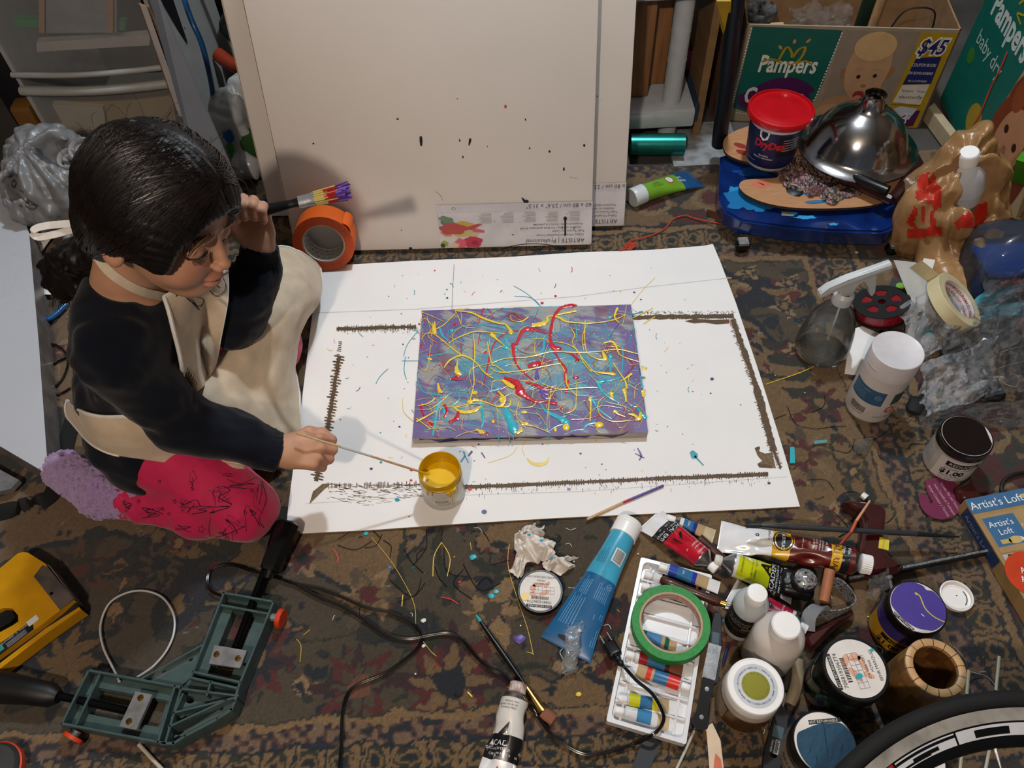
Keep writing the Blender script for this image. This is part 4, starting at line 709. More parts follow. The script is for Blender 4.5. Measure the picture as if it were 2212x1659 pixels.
smalltube('small tube banded in yellow, blue and beige near the tray bottom',(1478,1533),(1335,1507),[(.28,Wt),(.48,BG),(.58,pm('d6d01c',.35)),(.80,SB),(1,pm('c8c818',.35))],.004,7,r=.0085)
smalltube('small pale tube with a blue band, lowest in the tray',(1462,1566),(1328,1533),[(.15,Wt),(.38,pm('c8b088',.35)),(.50,Wt),(.78,pm('3f86b8',.35)),(1,Wt)],.004,8,r=.0085)
# ------------------------------------------------------------ tape rolls
def taperoll(name,label,mw,R,ri,w_,outer,side,core,inner,txt=None,txm=None,nseg=96,face=None,tail=None,rows=2):
    root=thing(name,label,'tape roll',mw=mw); b=MB(); rc=ri+.0028
    b.lathe([(rc,0),(rc,w_),(R-.0006,w_),(R,w_-.0006),(R,.0006),(R-.0006,0),(rc,0)],side,n=nseg,mats=[side,side,outer,outer,outer,side])
    if tail: tail(b)
    b.build('tape',root)
    b=MB(); b.lathe([(ri,0.0002),(rc,.0002),(rc,w_-.0002),(ri,w_-.0002),(ri,.0002)],core,n=nseg,mats=[core,core,core,inner])
    if txt:
        s=lambda u,v,h: Vector(((ri-h)*math.cos(u/ri),(ri-h)*math.sin(u/ri),v))
        n=int(2*pi*ri/(len(txt)*w_*.16+.006))
        for k in range(n):
            for j in range(rows): b.d_text(lambda u,v,h:s(-u,v,h),txt,-(k+.5*j)*2*pi*ri/n,w_*(.5 if rows==1 else .3+.4*j),w_*(.42 if rows==1 else .30),txm,h=.0003,bold=.02)
    b.build('core',root); return root
CORE=pm('b79a7c',.8); 
g=P(1449,1345,.034)
gt=taperoll('tape_roll','roll of green painters tape lying flat on the paint tray',Matrix.Translation((g.x,g.y,.018)),.0565,.0425,.019,pm('1f7a34',.55,bump=.2,bs=300),pm('2d8c40',.6,noise=.12,ns=200),CORE,pm('c9b0a0',.6),'DURAMAX',pm('b0303a',.5))
o=P(704,512,.06)   # orange roll stands on its rim
od=Vector((-.0,-1,.22)).normalized(); oy=P(703,568,0).y+.02; ox=P(704,512,.06).x; orR=.0615
oc=Vector((ox,oy-.014,orR+.002))
mo=frz(oc-od*.024,od,(1,0,0)); 
def otail(b):
    b.grid(lambda u,v:(lambda a,R_:(R_*math.cos(a),R_*math.sin(a),.0005+.047*v))(.35+.42*u,orR+.0005+.006*math.sin(u*pi*.9)*(1-.3*v)),12,2,pm('e8641c',.5))
orr=taperoll('tape_roll','wide roll of orange tape standing on its rim against the canvas',mo,orR,.0400,.048,pm('dd5f1a',.5,noise=.04),pm('c84c16',.6,noise=.12,ns=300),CORE,pm('d8d2cc',.6),None,None,tail=otail)
b=MB(); 
for k in range(22):
    for j in range(3):
        s=lambda u,v,h: Vector(((.0400-h)*math.cos(u/.04),(.0400-h)*math.sin(u/.04),v)); u0=k*.0114+j*.004; v0=.010+j*.013
        pts=cr([(u0-.005,v0,0),(u0-.002,v0+.004,0),(u0+.002,v0+.002,0),(u0-.001,v0-.002,0),(u0+.005,v0-.001,0)],4); b.d_line(s,[(p.x,p.y) for p in pts],.0009,INK,h=.0004)
b.build('core_print',orr,smooth=0)
# masking tape roll (cream), leaning
md_=Vector((.52,-.10,.80)).normalized(); mc=P(2058,655,.070)
MC=pm('d3c79f',.6); mt_=taperoll('tape_roll','roll of cream masking tape leaning in the plastic wrappers',frz(mc-md_*.010,md_),.057,.0385,.024,MC,pm('c9bd96',.65),CORE,pm('d6d2d0',.55),'DURAMAX',pm('a8243a',.5),tail=lambda b:b.grid(lambda u,v:(lambda a,R_:(R_*math.cos(a),R_*math.sin(a),.024*v))(2.3+.25*u,.0575+.045*u*u),10,2,MC))
# ------------------------------------------------------------ jars and bottles
def jarT(name,label,cat,toppx,h,rz=None):
    p=P(*toppx,h); p.z=RZ; a=toC(p); root=thing(name,label,cat,loc=p,rz=(a+pi/2) if rz is None else rz); return root
GLS=M('clear_glass','ffffff',.03,trans=1,noise=0,ior=1.45); CLP=M('clear_plastic','fbfdff',.05,trans=1,noise=0,ior=1.3)
def flat(H): return lambda u,v,h: Vector((u,v,H+h))
def side(r): return lambda u,v,h: Vector(((r+h)*math.sin(u/r),-(r+h)*math.cos(u/r),v))
LBL=pm('dcd6d0',.55); SAL=pm('d8a58c',.6)
def lidlabel(b,R,H,rot,num='708818386774',extra=None,title='BEHR MARQUEE',bg=LBL):
    s0=flat(H); c,q=math.cos(rot),math.sin(rot); s=lambda u,v,h:s0(u*c-v*q,u*q+v*c,h)
    b.d_ell(s,0,0,R,R,bg,h=.0004,n=48)
    for dx,dy,rx,ry,r in [(-.2,.1,.3,.12,.5),(.3,.25,.25,.12,-.5),(.1,-.3,.3,.1,.2),(-.3,-.35,.2,.1,.9),(.35,-.1,.14,.22,0)]: b.d_ell(s,dx*R,dy*R,rx*R,ry*R,SAL,h=.0005,n=14,rot=r)
    b.d_rect(s,-.62*R,.70*R,.62*R,.84*R,INK,h=.0006); b.d_text(s,'NOT RETURNABLE',0,.77*R,.13*R,LBL,h=.0008); b.d_text(s,num,0,.56*R,.20*R,INK,h=.0007)
    barcode(b,s,0,.36*R,.85*R,.16*R,bg=False,hh=.0007)
    for k in range(7): b.d_rect(s,(-.7+.2*k)*R,-.22*R,(-.688+.2*k)*R,.12*R,pm('555558'),h=.0007)
    for k in range(3): b.d_rect(s,-.7*R,(-.22+.17*k)*R,.5*R,(-.208+.17*k)*R,pm('555558'),h=.0007)
    b.d_text(s,'OA 5006 VERT',0,-.36*R,.13*R,INK,h=.0007); b.d_text(s,'M290A',0,-.53*R,.14*R,INK,h=.0007); b.d_text(s,title,0,-.72*R,.15*R,INK,h=.0007)
    if extra: extra(b,s,R)
def screwjar(name,label,toppx,h,R,lidR,lidh,body,lidm,lidfn=None,sidefn=None,band=None,cat='paint jar',lidname='lid'):
    root=jarT(name,label,cat,toppx,h); b=MB(); hb=h-lidh
    prof=[(0,.0005),(R*.9,0),(R*.99,.003),(R,.008),(R,hb*.82),(R*.97,hb*.93),(lidR*.94,hb),(lidR*.94,hb+.004)]
    b.lathe(prof,body,n=64,mats=band or [body]*(len(prof)-1)); 
    if sidefn: sidefn(b,side(R+.0002),R,hb)
    b.build('jar_body',root)
    b=MB(); b.lathe([(lidR*.96,hb),(lidR,hb+.001),(lidR,h-.003),(lidR*.985,h-.001),(lidR*.96,h),(lidR*.93,h),(lidR*.92,h-.0006),(0,h-.0006)],lidm,n=72,fn=lambda a,z:1+.006*math.cos(a*60)*(hb+.002<z<h-.004)); 
    if lidfn: lidfn(b,lidR*.93,h-.0006)
    b.build(lidname,root); return root
# gold jar
def goldlid(b,R,H):
    s=flat(H); b.d_ell(s,0,0,R*.82,R*.82,pm('c4c8ce',.4),h=.0003,n=48); b.d_ell(s,0,0,R*.53,R*.53,pm('8f8a2e',.3,metal=.5),h=.0006,n=40)
    for txt,r_,sg,a0 in (('• brillant métallique supérieur • brillo metálico superior • superior metallic sheen ',R*.67,-1,0),('art acrylique • oro • gold art • ',R*.45,-1,.4)):
        for i,ch in enumerate(txt):
            if ch==' ': continue
            a=a0-2*pi*i/len(txt); b.d_text(s,ch,r_*math.cos(a),r_*math.sin(a),R*(.12 if r_>R*.5 else .10),pm('55565c') if r_>R*.5 else pm('5a5418'),rot=a-pi/2,h=.0009)
GOLD=M('gold_paint_in_jar','6b4a26',.35,metal=.55,noise=.15)
screwjar('paint_jar','paint jar of gold acrylic with white lid and olive centre disc',(1632,1482),.090,.0385,.0370,.020,GOLD,WHITE,goldlid,lambda b,s,R,hb:(b.d_rect(s,-.055,.014,-.012,hb*.78,pm('8d7a66',.5),h=.0003,nu=14),[b.d_rect(s,-.050,.02+.0028*k,-.018,.0208+.0028*k,pm('c8c0b4'),h=.0005,nu=10) for k in range(14)]),band=[pm('8a7660',.4)]*3+[GOLD]*1+[pm('a89a8c',.3)]*3)
# green-black jar with white label lid
screwjar('paint_jar','dark green paint jar whose black lid has a white price grid label and teal drop',(1848,1444),.098,.0430,.0430,.026,pm('0d1c1a',.12,coat=.8),BLACK,lambda b,R,H:lidlabel(b,R*.95,H,2.62,extra=lambda b,s,R:(b.d_ell(s,-.28*R,.0,.09*R,.13*R,TEAL,h=.0012,n=20,rot=.3),b.d_ell(s,.5*R,-.8*R,.05*R,.08*R,TEAL,h=.001,n=12))),lambda b,s,R,hb:(b.d_rect(s,-.085,.006,-.035,hb*.6,pm('2e1714',.3),h=.0003,nu=14),b.d_line(s,[(.0,hb*.9),(-.01,hb*.6),(-.008,hb*.4)],[.004,.005,.002],pm('1c4c4c',.3)),b.d_line(s,[(-.055,hb*1.05),(-.05,hb*.8)],[.002,.004],TEAL),b.d_text(s,'ULTRA MATTE',-.01,hb*.45,.006,pm('28403c'))))
# teal covered jar
def teallid(b,R,H):
    s=flat(H); b.d_ell(s,0,0,R,R,LBL,h=.0004,n=48); a=[(-.12,.93),(.3,.95),(.62,.78),(.9,.42),(.98,0),(.85,-.5),(.5,-.87),(.05,-.97),(-.4,-.85),(-.72,-.55),(-.68,-.2),(-.55,.25),(-.35,.6)]
    vsn=cr([(x,y,0) for x,y in a],6,True); b.d_poly(s,[(p.x*R,p.y*R) for p in vsn],pm('123f57',.45,bump=.5,bs=120),h=.0012)
    c,q=math.cos(1.05),math.sin(1.05); s2=lambda u,v,h:s(u*c-v*q,u*q+v*c,h); b.d_rect(s2,-.35*R,.62*R,.75*R,.76*R,INK,h=.0007); b.d_text(s2,'NOT RETURNABLE',.15*R,.69*R,.12*R,LBL,h=.0009)
    for x0,y0,x1,y1 in [(-.5,.45,.35,-.25),(-.2,-.5,-.1,-.65),(.1,-.5,.25,-.7),(.3,.5,.5,.2)]: b.d_line(s,[(x0*R,y0*R),((x0+x1)/2*R+.001,(y0+y1)/2*R),(x1*R,y1*R)],[.0005,.0018,.0005],pm('0d3146',.3),h=.0015)
screwjar('paint_jar','paint jar with thick dark teal paint over its lid label, by the bicycle wheel',(1781,1606),.088,.0385,.0400,.022,pm('3a3530',.25,coat=.6),BLACK,teallid,lambda b,s,R,hb:(b.d_rect(s,-.06,.012,.07,hb*.8,pm('8d8174',.5),h=.0003,nu=20),b.d_text(s,'BEHR',-.01,hb*.55,.012,pm('5a2a22'),h=.0006),b.d_text(s,'MARQUEE ULTRA',.0,hb*.3,.006,INK,h=.0006)))
screwjar('paint_jar','black-lidded paint jar mostly hidden under the bicycle wheel rim',(1978,1640),.070,.038,.0400,.022,pm('171616',.3),BLACK,lambda b,R,H:lidlabel(b,R*.93,H,.4))
# purple jar
def purlid(b,R,H):
    s=flat(H); b.d_ell(s,0,0,R,R,LBL,h=.0004,n=48); a=[(.05,.97),(.6,.8),(.95,.3),(.93,-.25),(.75,-.5),(.45,-.72),(.05,-.82),(-.3,-.80),(-.7,-.68),(-.93,-.3),(-.97,.2),(-.75,.65),(-.4,.85),(-.2,.82)]
    v=cr([(x,y,0) for x,y in a],6,True); b.d_poly(s,[(p.x*R,p.y*R) for p in v],pm('4b3c90',.35),h=.0011)
    b.d_rect(s,-.45*R,-.95*R,.45*R,-.83*R,INK,h=.0008); b.d_text(s,'NOT RETURNABLE',0,-.89*R,.11*R,LBL,h=.001)
    p=cr([(-.35,.38,0),(-.2,.40,0),(.2,.15,0),(.6,.12,0),(.97,.25,0)],6); b.d_line(s,[(q.x*R,q.y*R) for q in p],[.0016]*len(p),pm('c9bc5c',.3),h=.0016); b.d_ell(s,-.35*R,.38*R,.0022,.0018,pm('c9bc5c',.3),h=.0017,n=10); b.d_ell(s,.3*R,-.15*R,.003,.0008,pm('c8c0e0'),h=.0016,n=8)
screwjar('paint_jar','purple paint jar with violet smeared lid carrying a yellow thread of paint',(1982,1312),.085,.0390,.0392,.020,pm('33256a',.3,coat=.6),BLACK,purlid,lambda b,s,R,hb:(b.d_rect(s,-.045,.004,.055,hb*.62,pm('b98a1c',.5),h=.0004,nu=18),b.d_rect(s,-.01,hb*.40,.05,hb*.56,INK,h=.0007,nu=10),b.d_text(s,'REDUCED',.020,hb*.48,.008,pm('b98a1c'),h=.0009),b.d_text(s,'$1.00',.005,hb*.25,.015,INK,h=.0007,bold=.03),b.d_poly(s,[(-.045,hb*.58),(-.03,hb*.72),(-.01,hb*.60),(.02,hb*.70),(.05,hb*.62),(.05,hb*.56),(-.045,hb*.54)],pm('cfc9c6'),h=.0006)))
# black-lidded white jar, right
def rl(b,s,R,hb):
    b.d_rect(s,-.012,.004,.060,hb*.93,pm('d2cecc',.5),h=.0003,nu=16); b.d_rect(s,.0,hb*.66,.052,hb*.85,INK,h=.0006,nu=10); b.d_text(s,'REDUCED',.026,hb*.755,.0095,LBL,h=.0008); b.d_text(s,'DOLLAR 1 CLEAR',.024,hb*.58,.0058,INK,h=.0006); b.d_text(s,'$1.00',.016,hb*.40,.016,INK,h=.0006,bold=.04); b.d_text(s,'Regular $6.98',.014,hb*.25,.005,INK,h=.0006); b.d_text(s,'Plus 6.98 - 11.99',.018,hb*.14,.005,INK,h=.0006)
    for k in range(7): b.d_rect(s,-.055,hb*(.85-.09*k),-.022,hb*(.87-.09*k),pm('8a8684'),h=.0005,nu=8)
screwjar('paint_jar','white labelled paint jar with glossy black lid, reduced price sticker facing out',(2088,942),.080,.0395,.0410,.018,pm('b5b1ae',.4),pm('100b0b',.12,coat=.9),lambda b,R,H:(b.d_ell(flat(H),0,0,R,R,pm('d0cccb',.4),h=.0003,n=40),b.d_poly(flat(H),[(R*.98*math.cos(a),R*.98*math.sin(a)) for a in np.linspace(1.25,6.6,40)],pm('140d0d',.2,coat=.6),h=.0008),b.d_text(lambda u,v,h:flat(H)(v+.70*R*.80,-u+.70*R*.70,h),'NOT RETURN',0,.002,.0048,INK,rot=.9,h=.0006)),rl)
# white screw lid lying loose
p=P(2064,1289,.006); wl=thing('jar_lid','small white jar lid lying upturned beside the purple jar','lid',loc=(p.x,p.y,RZ)); b=MB(); b.lathe([(r*.9,z) for r,z in ((0,.001),(.0225,.001),(.0255,.0015),(.0265,.004),(.0265,.0095),(.0250,.0100),(.0240,.0095),(.0238,.0035),(.0215,.003),(.021,.0042),(.0195,.0042),(.019,.003),(0,.003))],WHITE,n=64); b.build('lid_shell',wl)
b=MB(); b.d_ell(flat(.0032),.003,.002,.0012,.001,INK,n=10); pp=[(.0165*math.cos(a),.0165*math.sin(a)) for a in np.linspace(-.9,.5,14)]; b.d_line(flat(.0033),pp,.0012,INK); b.build('paint_speck',wl,smooth=0)
# black lid with label and yellow spot
p=P(1167,1277,.012); bl=thing('jar_lid','black jar lid with white printed label and a yellow paint dab','lid',loc=(p.x,p.y,RZ)); b=MB(); b.lathe([(0,0),(.034,0),(.0350,.002),(.0350,.010),(.0338,.0115),(.0325,.0115),(.032,.0110),(0,.0110)],BLACK,n=72,fn=lambda a,z:1+.006*math.cos(a*50)*(.001<z<.0105)); b.build('lid_shell',bl)
b=MB(); lidlabel(b,.0310,.0110,3.0,title='HOME DECORATORS',extra=lambda b,s,R:b.d_ell(s,.72*R,.42*R-.002,.20*R,.20*R,pm('dcb62c',.3),h=.0012,n=20)); b.build('lid_label',bl,smooth=0,label='round printed white label')
# black labelled bottle
def capb(root,R,z0,h,mat=WHITE):
    b=MB(); b.lathe([(R*.93,z0),(R,z0+.001),(R,z0+h-.0025),(R*.9,z0+h-.0004),(0,z0+h)],mat,n=60,fn=lambda a,z:1+.008*math.cos(a*36)*(z0+.001<z<z0+h-.002)); b.build('cap',root)
r1=jarT('medium_bottle','small bottle with white cap and black label wrapped around it','bottle',(1636,1281),.125); MLK=M('milky_bottle','c9cfd2',.3,noise=.03,trans=.25); b=MB(); b.lathe([(0,.0005),(.020,0),(.0235,.002),(.024,.006),(.024,.085),(.022,.093),(.016,.101),(.0125,.104),(.0125,.110)],MLK,n=48); b.build('bottle_body',r1)
b=MB(); s=side(.0243); b.grid(lambda u,v:s((u-.5)*.15,.016+.062*v,0),48,2,pm('15130f',.35)); b.d_text(s,'GLAZING\nMEDIUM',-.004,.060,.0085,pm('8d8a80'),h=.0004); b.d_text(s,'acrylic gloss medium\nfor glazing techniques',-.002,.040,.0038,pm('6a675e'),h=.0004); b.d_rect(s,.004,.044,.028,.050,pm('5a5850'),h=.0005,nu=5); b.build('label',r1,label='black printed label')
capb(r1,.0142,.107,.018)
r2=jarT('medium_bottle','larger milky white bottle with round white cap, between tubes and jars','bottle',(1699,1350),.130); b=MB(); b.lathe([(0,.0005),(.031,0),(.034,.003),(.035,.008),(.035,.083),(.033,.093),(.027,.101),(.019,.106),(.0172,.108),(.0172,.114)],M('milky_white_bottle','d8d0c8',.3,noise=.03,trans=.2),n=56); s=side(.0352)
for k in range(6): b.d_rect(s,-.03,.05-.006*k,-.012,.0508-.006*k,pm('7a7270'),h=.0003,nu=6)
b.d_text(s,'GLOSS VARNISH',.004,.068,.0055,pm('6a6260'),h=.0004); b.build('bottle_body',r2); capb(r2,.0192,.110,.020)
# white canister (gesso)
r3=jarT('paint_canister','tall white gesso canister with pale lid and blue label','canister',(1940,757),.155); R=.0395; b=MB(); b.lathe([(0,.0005),(R*.9,0),(R*.98,.003),(R,.008),(R,.115)],pm('cfc6c2',.35),n=64); s=side(R+.0001)
b.grid(lambda u,v:s(-.042+.062*u,.052+.036*v,.0002),16,3,pm('32587c',.4)); b.d_text(s,'ACRYLIC GESSO',-.022,.080,.0045,pm('8fb0cc'),h=.0005)
for k in range(5): b.d_rect(s,-.038,.073-.0035*k,-.010,.0738-.0035*k,pm('7a9cba'),h=.0005,nu=5)
b.d_ell(s,.010,.072,.0055,.0055,pm('8fb0cc'),h=.0005,inner=.85,n=20); b.d_text(s,'AP',.010,.072,.005,pm('8fb0cc'),h=.0005); barcode(b,s,-.014,.032,.028,.015,bg=False); b.d_text(s,'0 12345 67890',-.014,.020,.004,INK)
b.grid(lambda u,v:s(.034+.03*u,.055+.030*v,.0002),8,3,pm('27433f',.4)); b.d_ell(s,.038,.042,.009,.009,pm('c05a3c',.4),h=.0004,inner=.5,n=20); b.d_text(s,'16 fl oz / 473 mL',.034,.022,.0055,INK,h=.0004); b.build('canister_body',r3)
b=MB(); b.lathe([(R,.115),(R*1.03,.116),(R*1.03,.152),(R*1.02,.1545),(R*.99,.1555),(R*.97,.155),(0,.1545)],pm('d3cfd2',.35),n=72); b.d_rect(side(R*1.032),-.036,.128,-.012,.132,pm('b5aeac',.4),h=.0004,nu=8); b.d_rect(side(R*1.032),-.036,.132,-.012,.1345,WHITE,h=.001,nu=8); b.build('lid',r3)
# yellow jar in use
p=P(950,1018,.075); p.z=cbz; yj=thing('paint_jar','open jar of yellow paint with dried drips, standing on the cardboard','paint jar',loc=p,rz=toC(p)+pi/2); R=.0355
YP=pm('e0b400',.25,coat=.6); YW=M('yellow_coated_wall','d9a800',.35,noise=.15,ns=30); GL2=M('frosted_jar','ddd8cf',.15,noise=.04,trans=.12,ior=1.4)
b=MB(); b.lathe([(0,.001),(R*.88,0),(R,.006),(R,.048),(R*.97,.056),(R*.94,.060)],GL2,n=64); b.lathe([(R*.94,.060),(R*.97,.061),(R*.97,.063),(R*.93,.064),(R*.93,.067),(R*.97,.068),(R*.97,.070),(R*.94,.072),(R*.94,.077),(R*.90,.078),(R*.88,.076),(R*.87,.050),(R*.86,.040),(0,.040)],YW,n=64)
s=side(R+.0003); b.d_text(s,'BEHR',-.006,.034,.009,pm('8a8478',.5)); b.d_text(s,'MARQUEE',-.004,.024,.005,pm('a49c8c',.5))
for u,l,w_ in ((.012,.05,.0035),(.006,.012,.004),(.019,.020,.003),(-.020,.010,.003),(-.028,.014,.003)): b.tube([s(u,.064,.001),s(u*1.03,.064-l*.5,.0008),s(u,.064-l,.0006)],[w_*.6,w_*.4,w_*.35],YP,n=8)
for k in range(9): b.ico(s(.010+.006*math.sin(k*2),.064-.0015*k,.0015),.0032,YP,2,(1,.6,1),nz=.2)
b.build('jar_body',yj); b=MB(); b.lathe([(0,.0475),(R*.55,.0477),(R*.82,.0478),(R*.875,.050),(R*.876,.0505)],YP,n=56); b.build('paint_surface',yj)
# wooden pot of segments
p=P(2021,1441,.125); p.z=RZ; wp=thing('wooden_pot','turned wooden cup glued from checkered segments with dark lines round the rim','wooden cup',loc=p); WDO=M('walnut_blocks','7d5836',.45,noise=.18,ns=25,stretch=(1,1,4)); WDI=M('inner_wood','5a3a1c',.5,noise=.2,ns=20)
b=MB(); n=14; Ro=.0385
mo_=[M('pot_wood_%d'%k,c,.4,noise=.12,ns=30,stretch=(1,1,5)) for k,c in enumerate(('8a6238','74502c','96703f'))]; mi_=[M('pot_inner_%d'%k,c,.5,noise=.12,ns=30) for k,c in enumerate(('6a431f','5a3618','7a5228'))]; LW_=M('pot_rim_wood','c29a6a',.45,noise=.1,ns=40); DK_=pm('2c1c10',.5)
def ringp(z): return Ro*(1.0-.06*(z/.125)+.05*math.sin(z/.125*pi))
for j in range(5):
    for i in range(n):
        a0,a1=2*pi*(i+.5*(j%2))/n,2*pi*(i+1+.5*(j%2))/n; z0_,z1_=.121*j/5,.121*(j+1)/5
        b.lathe([(ringp(z0_),z0_),(ringp((z0_+z1_)/2),(z0_+z1_)/2),(ringp(z1_),z1_)],mo_[(i*2+j)%3],n=4,a0=a0,a1=a1)
        if j>0: b.lathe([(ringp(z1_)-.009,z1_),(ringp(z0_)-.009,z0_)],mi_[(i+j*2)%3],n=4,a0=a0,a1=a1)
b.lathe([(Ro*.8,.0243),(0,.0243)],mi_[1],n=48); b.lathe([(0,.0005),(ringp(0),0)],mo_[0],n=48)
for i in range(n):
    a0,a1=2*pi*i/n,2*pi*(i+.93)/n; prf=[(ringp(.121)-.009,.117),(ringp(.121)-.0092,.124),(ringp(.121)-.007,.1252),(ringp(.121)-.002,.1252),(ringp(.121)+.0002,.124),(ringp(.121),.117)]
    b.lathe(prf[::-1],LW_,n=4,a0=a0,a1=a1); b.lathe(prf[::-1],DK_,n=1,a0=a1,a1=2*pi*(i+1)/n)
b.build('cup_wall',wp)
# ------------------------------------------------------------ sticks, knives, brushes
def rod(name,label,cat,pts,rs,mats,n=10,z=None,part='shaft',flat=1,cr_=0):
    """pts: (px,py,z); rs radii; mats per segment"""
    w=[P(x,y,q) for x,y,q in pts]; o=w[0].copy(); root=thing(name,label,cat,loc=o); b=MB(); loc=[p-o for p in w]
    b.tube(loc,rs,mats[0],n=n,mats=(mats if len(mats)==len(w)-1 else None),flat=flat); b.build(part,root); return root
WOOD=M('light_wood','c8a57a',.6,noise=.12,ns=60); DWOOD=M('dark_red_wood','3a130d',.35,noise=.2,ns=20,coat=.4); BWOOD=M('brown_turned_wood','4e2415',.4,noise=.2,ns=40,coat=.3)
BRI=M('brown_bristles','8a5438',.7,noise=.2,ns=300,stretch=(8,8,1)); GOLDM=M('brass_ferrule','c69a4c',.25,metal=1,noise=.08)
def brushpart(name,root,pts,rs,mat,mats=None,n=12,label=None,**k):
    b=MB(); b.tube(pts,rs,mat,n=n,mats=mats,**k); return b.build(name,root,label=label)
# black long brush, lower middle
A0=P(1029,1329,.006);A1=P(1134,1480,.006);A2=P(1172,1537,.008);A3=P(1196,1556,.006); o=A0.copy()
rt=thing('paintbrush','black flat brush with teal tip and brass ferrule lying across the cable','paintbrush',loc=o)
d=(A2-A0).normalized()
brushpart('handle',rt,[A0-o,A0-o+d*.010,A0-o+d*.012,A0-o+d*.06,A1-o-d*.02,A1-o],[.0015,.003,.003,.0045,.0035,.003],BLACK,mats=[TEAL,TEAL]+[BLACK]*3)
brushpart('ferrule',rt,[A1-o,A1-o+d*.01,A2-o-d*.01,A2-o],[.0035,.0040,.0055,.0075],GOLDM,flat=.55,upv=(0,0,1)); d3=(A3-A2).normalized(); brushpart('bristles',rt,[A2-o,A2-o+d3*.008,A3-o],[.0075,.0085,.0075],BRI,flat=.3,upv=(0,0,1))
# thin painted stick on cardboard
rod('stirring_stick','thin wooden stick with red and violet painted end lying on the cardboard','stick',[(1268,1122,.007),(1345,1086,.007),(1362,1079,.007),(1433,1049,.007)],[.0022,.0022,.0024,.0022],[WOOD,pm('b01838',.4),pm('5a4a90',.4)])
# stick held in the right hand, tip in yellow jar
rod('stirring_stick','thin wooden stick held in the girl\'s right fist, dipped in the yellow jar','stick',[(641,936,.205),(735,965,.165),(800,985,.134),(905,1018,.083),(925,1025,.0615)],[.0016,.0018,.0018,.0019,.0019],[WOOD,pm('b8b4b0',.6),WOOD,YP])
# white sticks/ties at the bottom
rod('wooden_skewer','pale wooden skewer under the black knife handle at the bottom edge','skewer',[(1500,1578,.006),(1481,1620,.004),(1460,1664,.004)],[.002,.002,.002],[pm('b8b4ac',.6)])
ps=[(1524,1572),(1538,1562),(1556,1600),(1563,1664),(1532,1664),(1528,1610)]
o=P(1540,1610,0); o.z=.003; st=MB(); st.prism([((P(x,y,.003)-o).x,(P(x,y,.003)-o).y) for x,y in ps][::-1],0,.0022,pm('d6bfa4',.6,noise=.05)); st.d_poly(flat(.0023),[((P(x,y,.003)-o).x,(P(x,y,.003)-o).y) for x,y in [(1545,1628),(1556,1640),(1560,1662),(1540,1664),(1542,1645)]][::-1],pm('cf6a4c',.5)); ob=st.build('wooden_palette_stick'); ob.location=o; tag(ob,'flat pale wooden stick with a broken point and orange stain at the bottom edge','stick')
# two black free-form painting knives
def pknife(label,pts,wd,z,holes,txt=None,brand=True):
    w=[P(x,y,z) for x,y in pts]; o=w[0].copy(); o.z=z; root=thing('painting_knife',label,'painting knife',mw=fr(o,w[-1]-w[0])); L=(w[-1]-w[0]).length; b=MB()
    pr=[(0,.3),(.06,.55),(.18,.75),(.5,.95),(.72,1.0),(.86,.95),(.97,.8),(1,.45)]; up_=[(L*t,wd*k) for t,k in pr]; dn=[(L*t,-wd*k) for t,k in pr][::-1]; hl=[[(L*hx+.0055*math.cos(a),.0048*math.sin(a)) for a in np.linspace(0,2*pi,17)[:-1]][::-1] for hx in holes]
    b.prism(dn+up_[::-1] if False else (up_[::-1]+[(0,-wd*.3)]+dn[::-1][1:])[::-1],-.005,.006,pm('0c0e12',.55,noise=.3),holes=hl); 
    b.d_rect(flat(.0062),L*.30,-wd*.6,L*.48,wd*.55,pm('3c5058',.5),h=0); b.d_rect(flat(.0062),L*.5,-wd*.62,L*.72,wd*.60,pm('20242a',.4),h=0); b.d_rect(flat(.0062),L*.505,-wd*.10,L*.715,wd*.44,pm('9aa0a6',.5),h=.0002)
    b.d_text(flat(.0062),'Liquitex',L*.61,wd*.16,wd*.62,INK,h=.0004,w=L*.19,bold=.03); b.d_text(flat(.0062),'free-style',L*.62,-wd*.42,wd*.36,pm('c8ccd0'),h=.0004); b.build('handle',root,smooth=35)
    b=MB(); b.tube([(-.022,0,.001),(-.004,0,.001),(.004,0,.001)],[.0012,.0018,.0035],STEEL,n=10); b.build('blade_neck',root); return root
pknife('black painting knife with steel neck beside the tray, pointing away',[(1549,1325),(1537,1478)],.0088,.014,[.80])
pknife('black painting knife with a big hole, by the teal jar at the bottom',[(1690,1530),(1661,1672)],.0115,.010,[.72])
# black riveted knife
A0=P(1530,1468,.026);A1=P(1510,1572,.020); kr=thing('kitchen_knife','black riveted knife handle lying over the tray corner','knife',mw=fr(A0,A1-A0)); L=(A1-A0).length
b=MB(); pr=[(0,.8),(.15,.75),(.5,.68),(.75,.78),(.9,1.05),(.98,1.0),(1.04,.6),(1.05,.1)]; w0=.0105; up_=[(L*t,w0*k) for t,k in pr]; dn=[(L*t,-w0*k) for t,k in pr]; b.prism(up_[::-1][::-1][::-1]+dn,-.006,.006,pm('0b0c0e',.3,coat=.3)) 
for t in (.22,.80): b.lathe([(.0032,0),(.003,.0066),(0,.0068)],STEEL,n=16,T=Matrix.Translation((L*t,0,0)))
b.build('handle',kr,smooth=35); b=MB(); b.box((-.025,0,0),(.05,.018,.0015),STEEL); b.build('blade',kr)
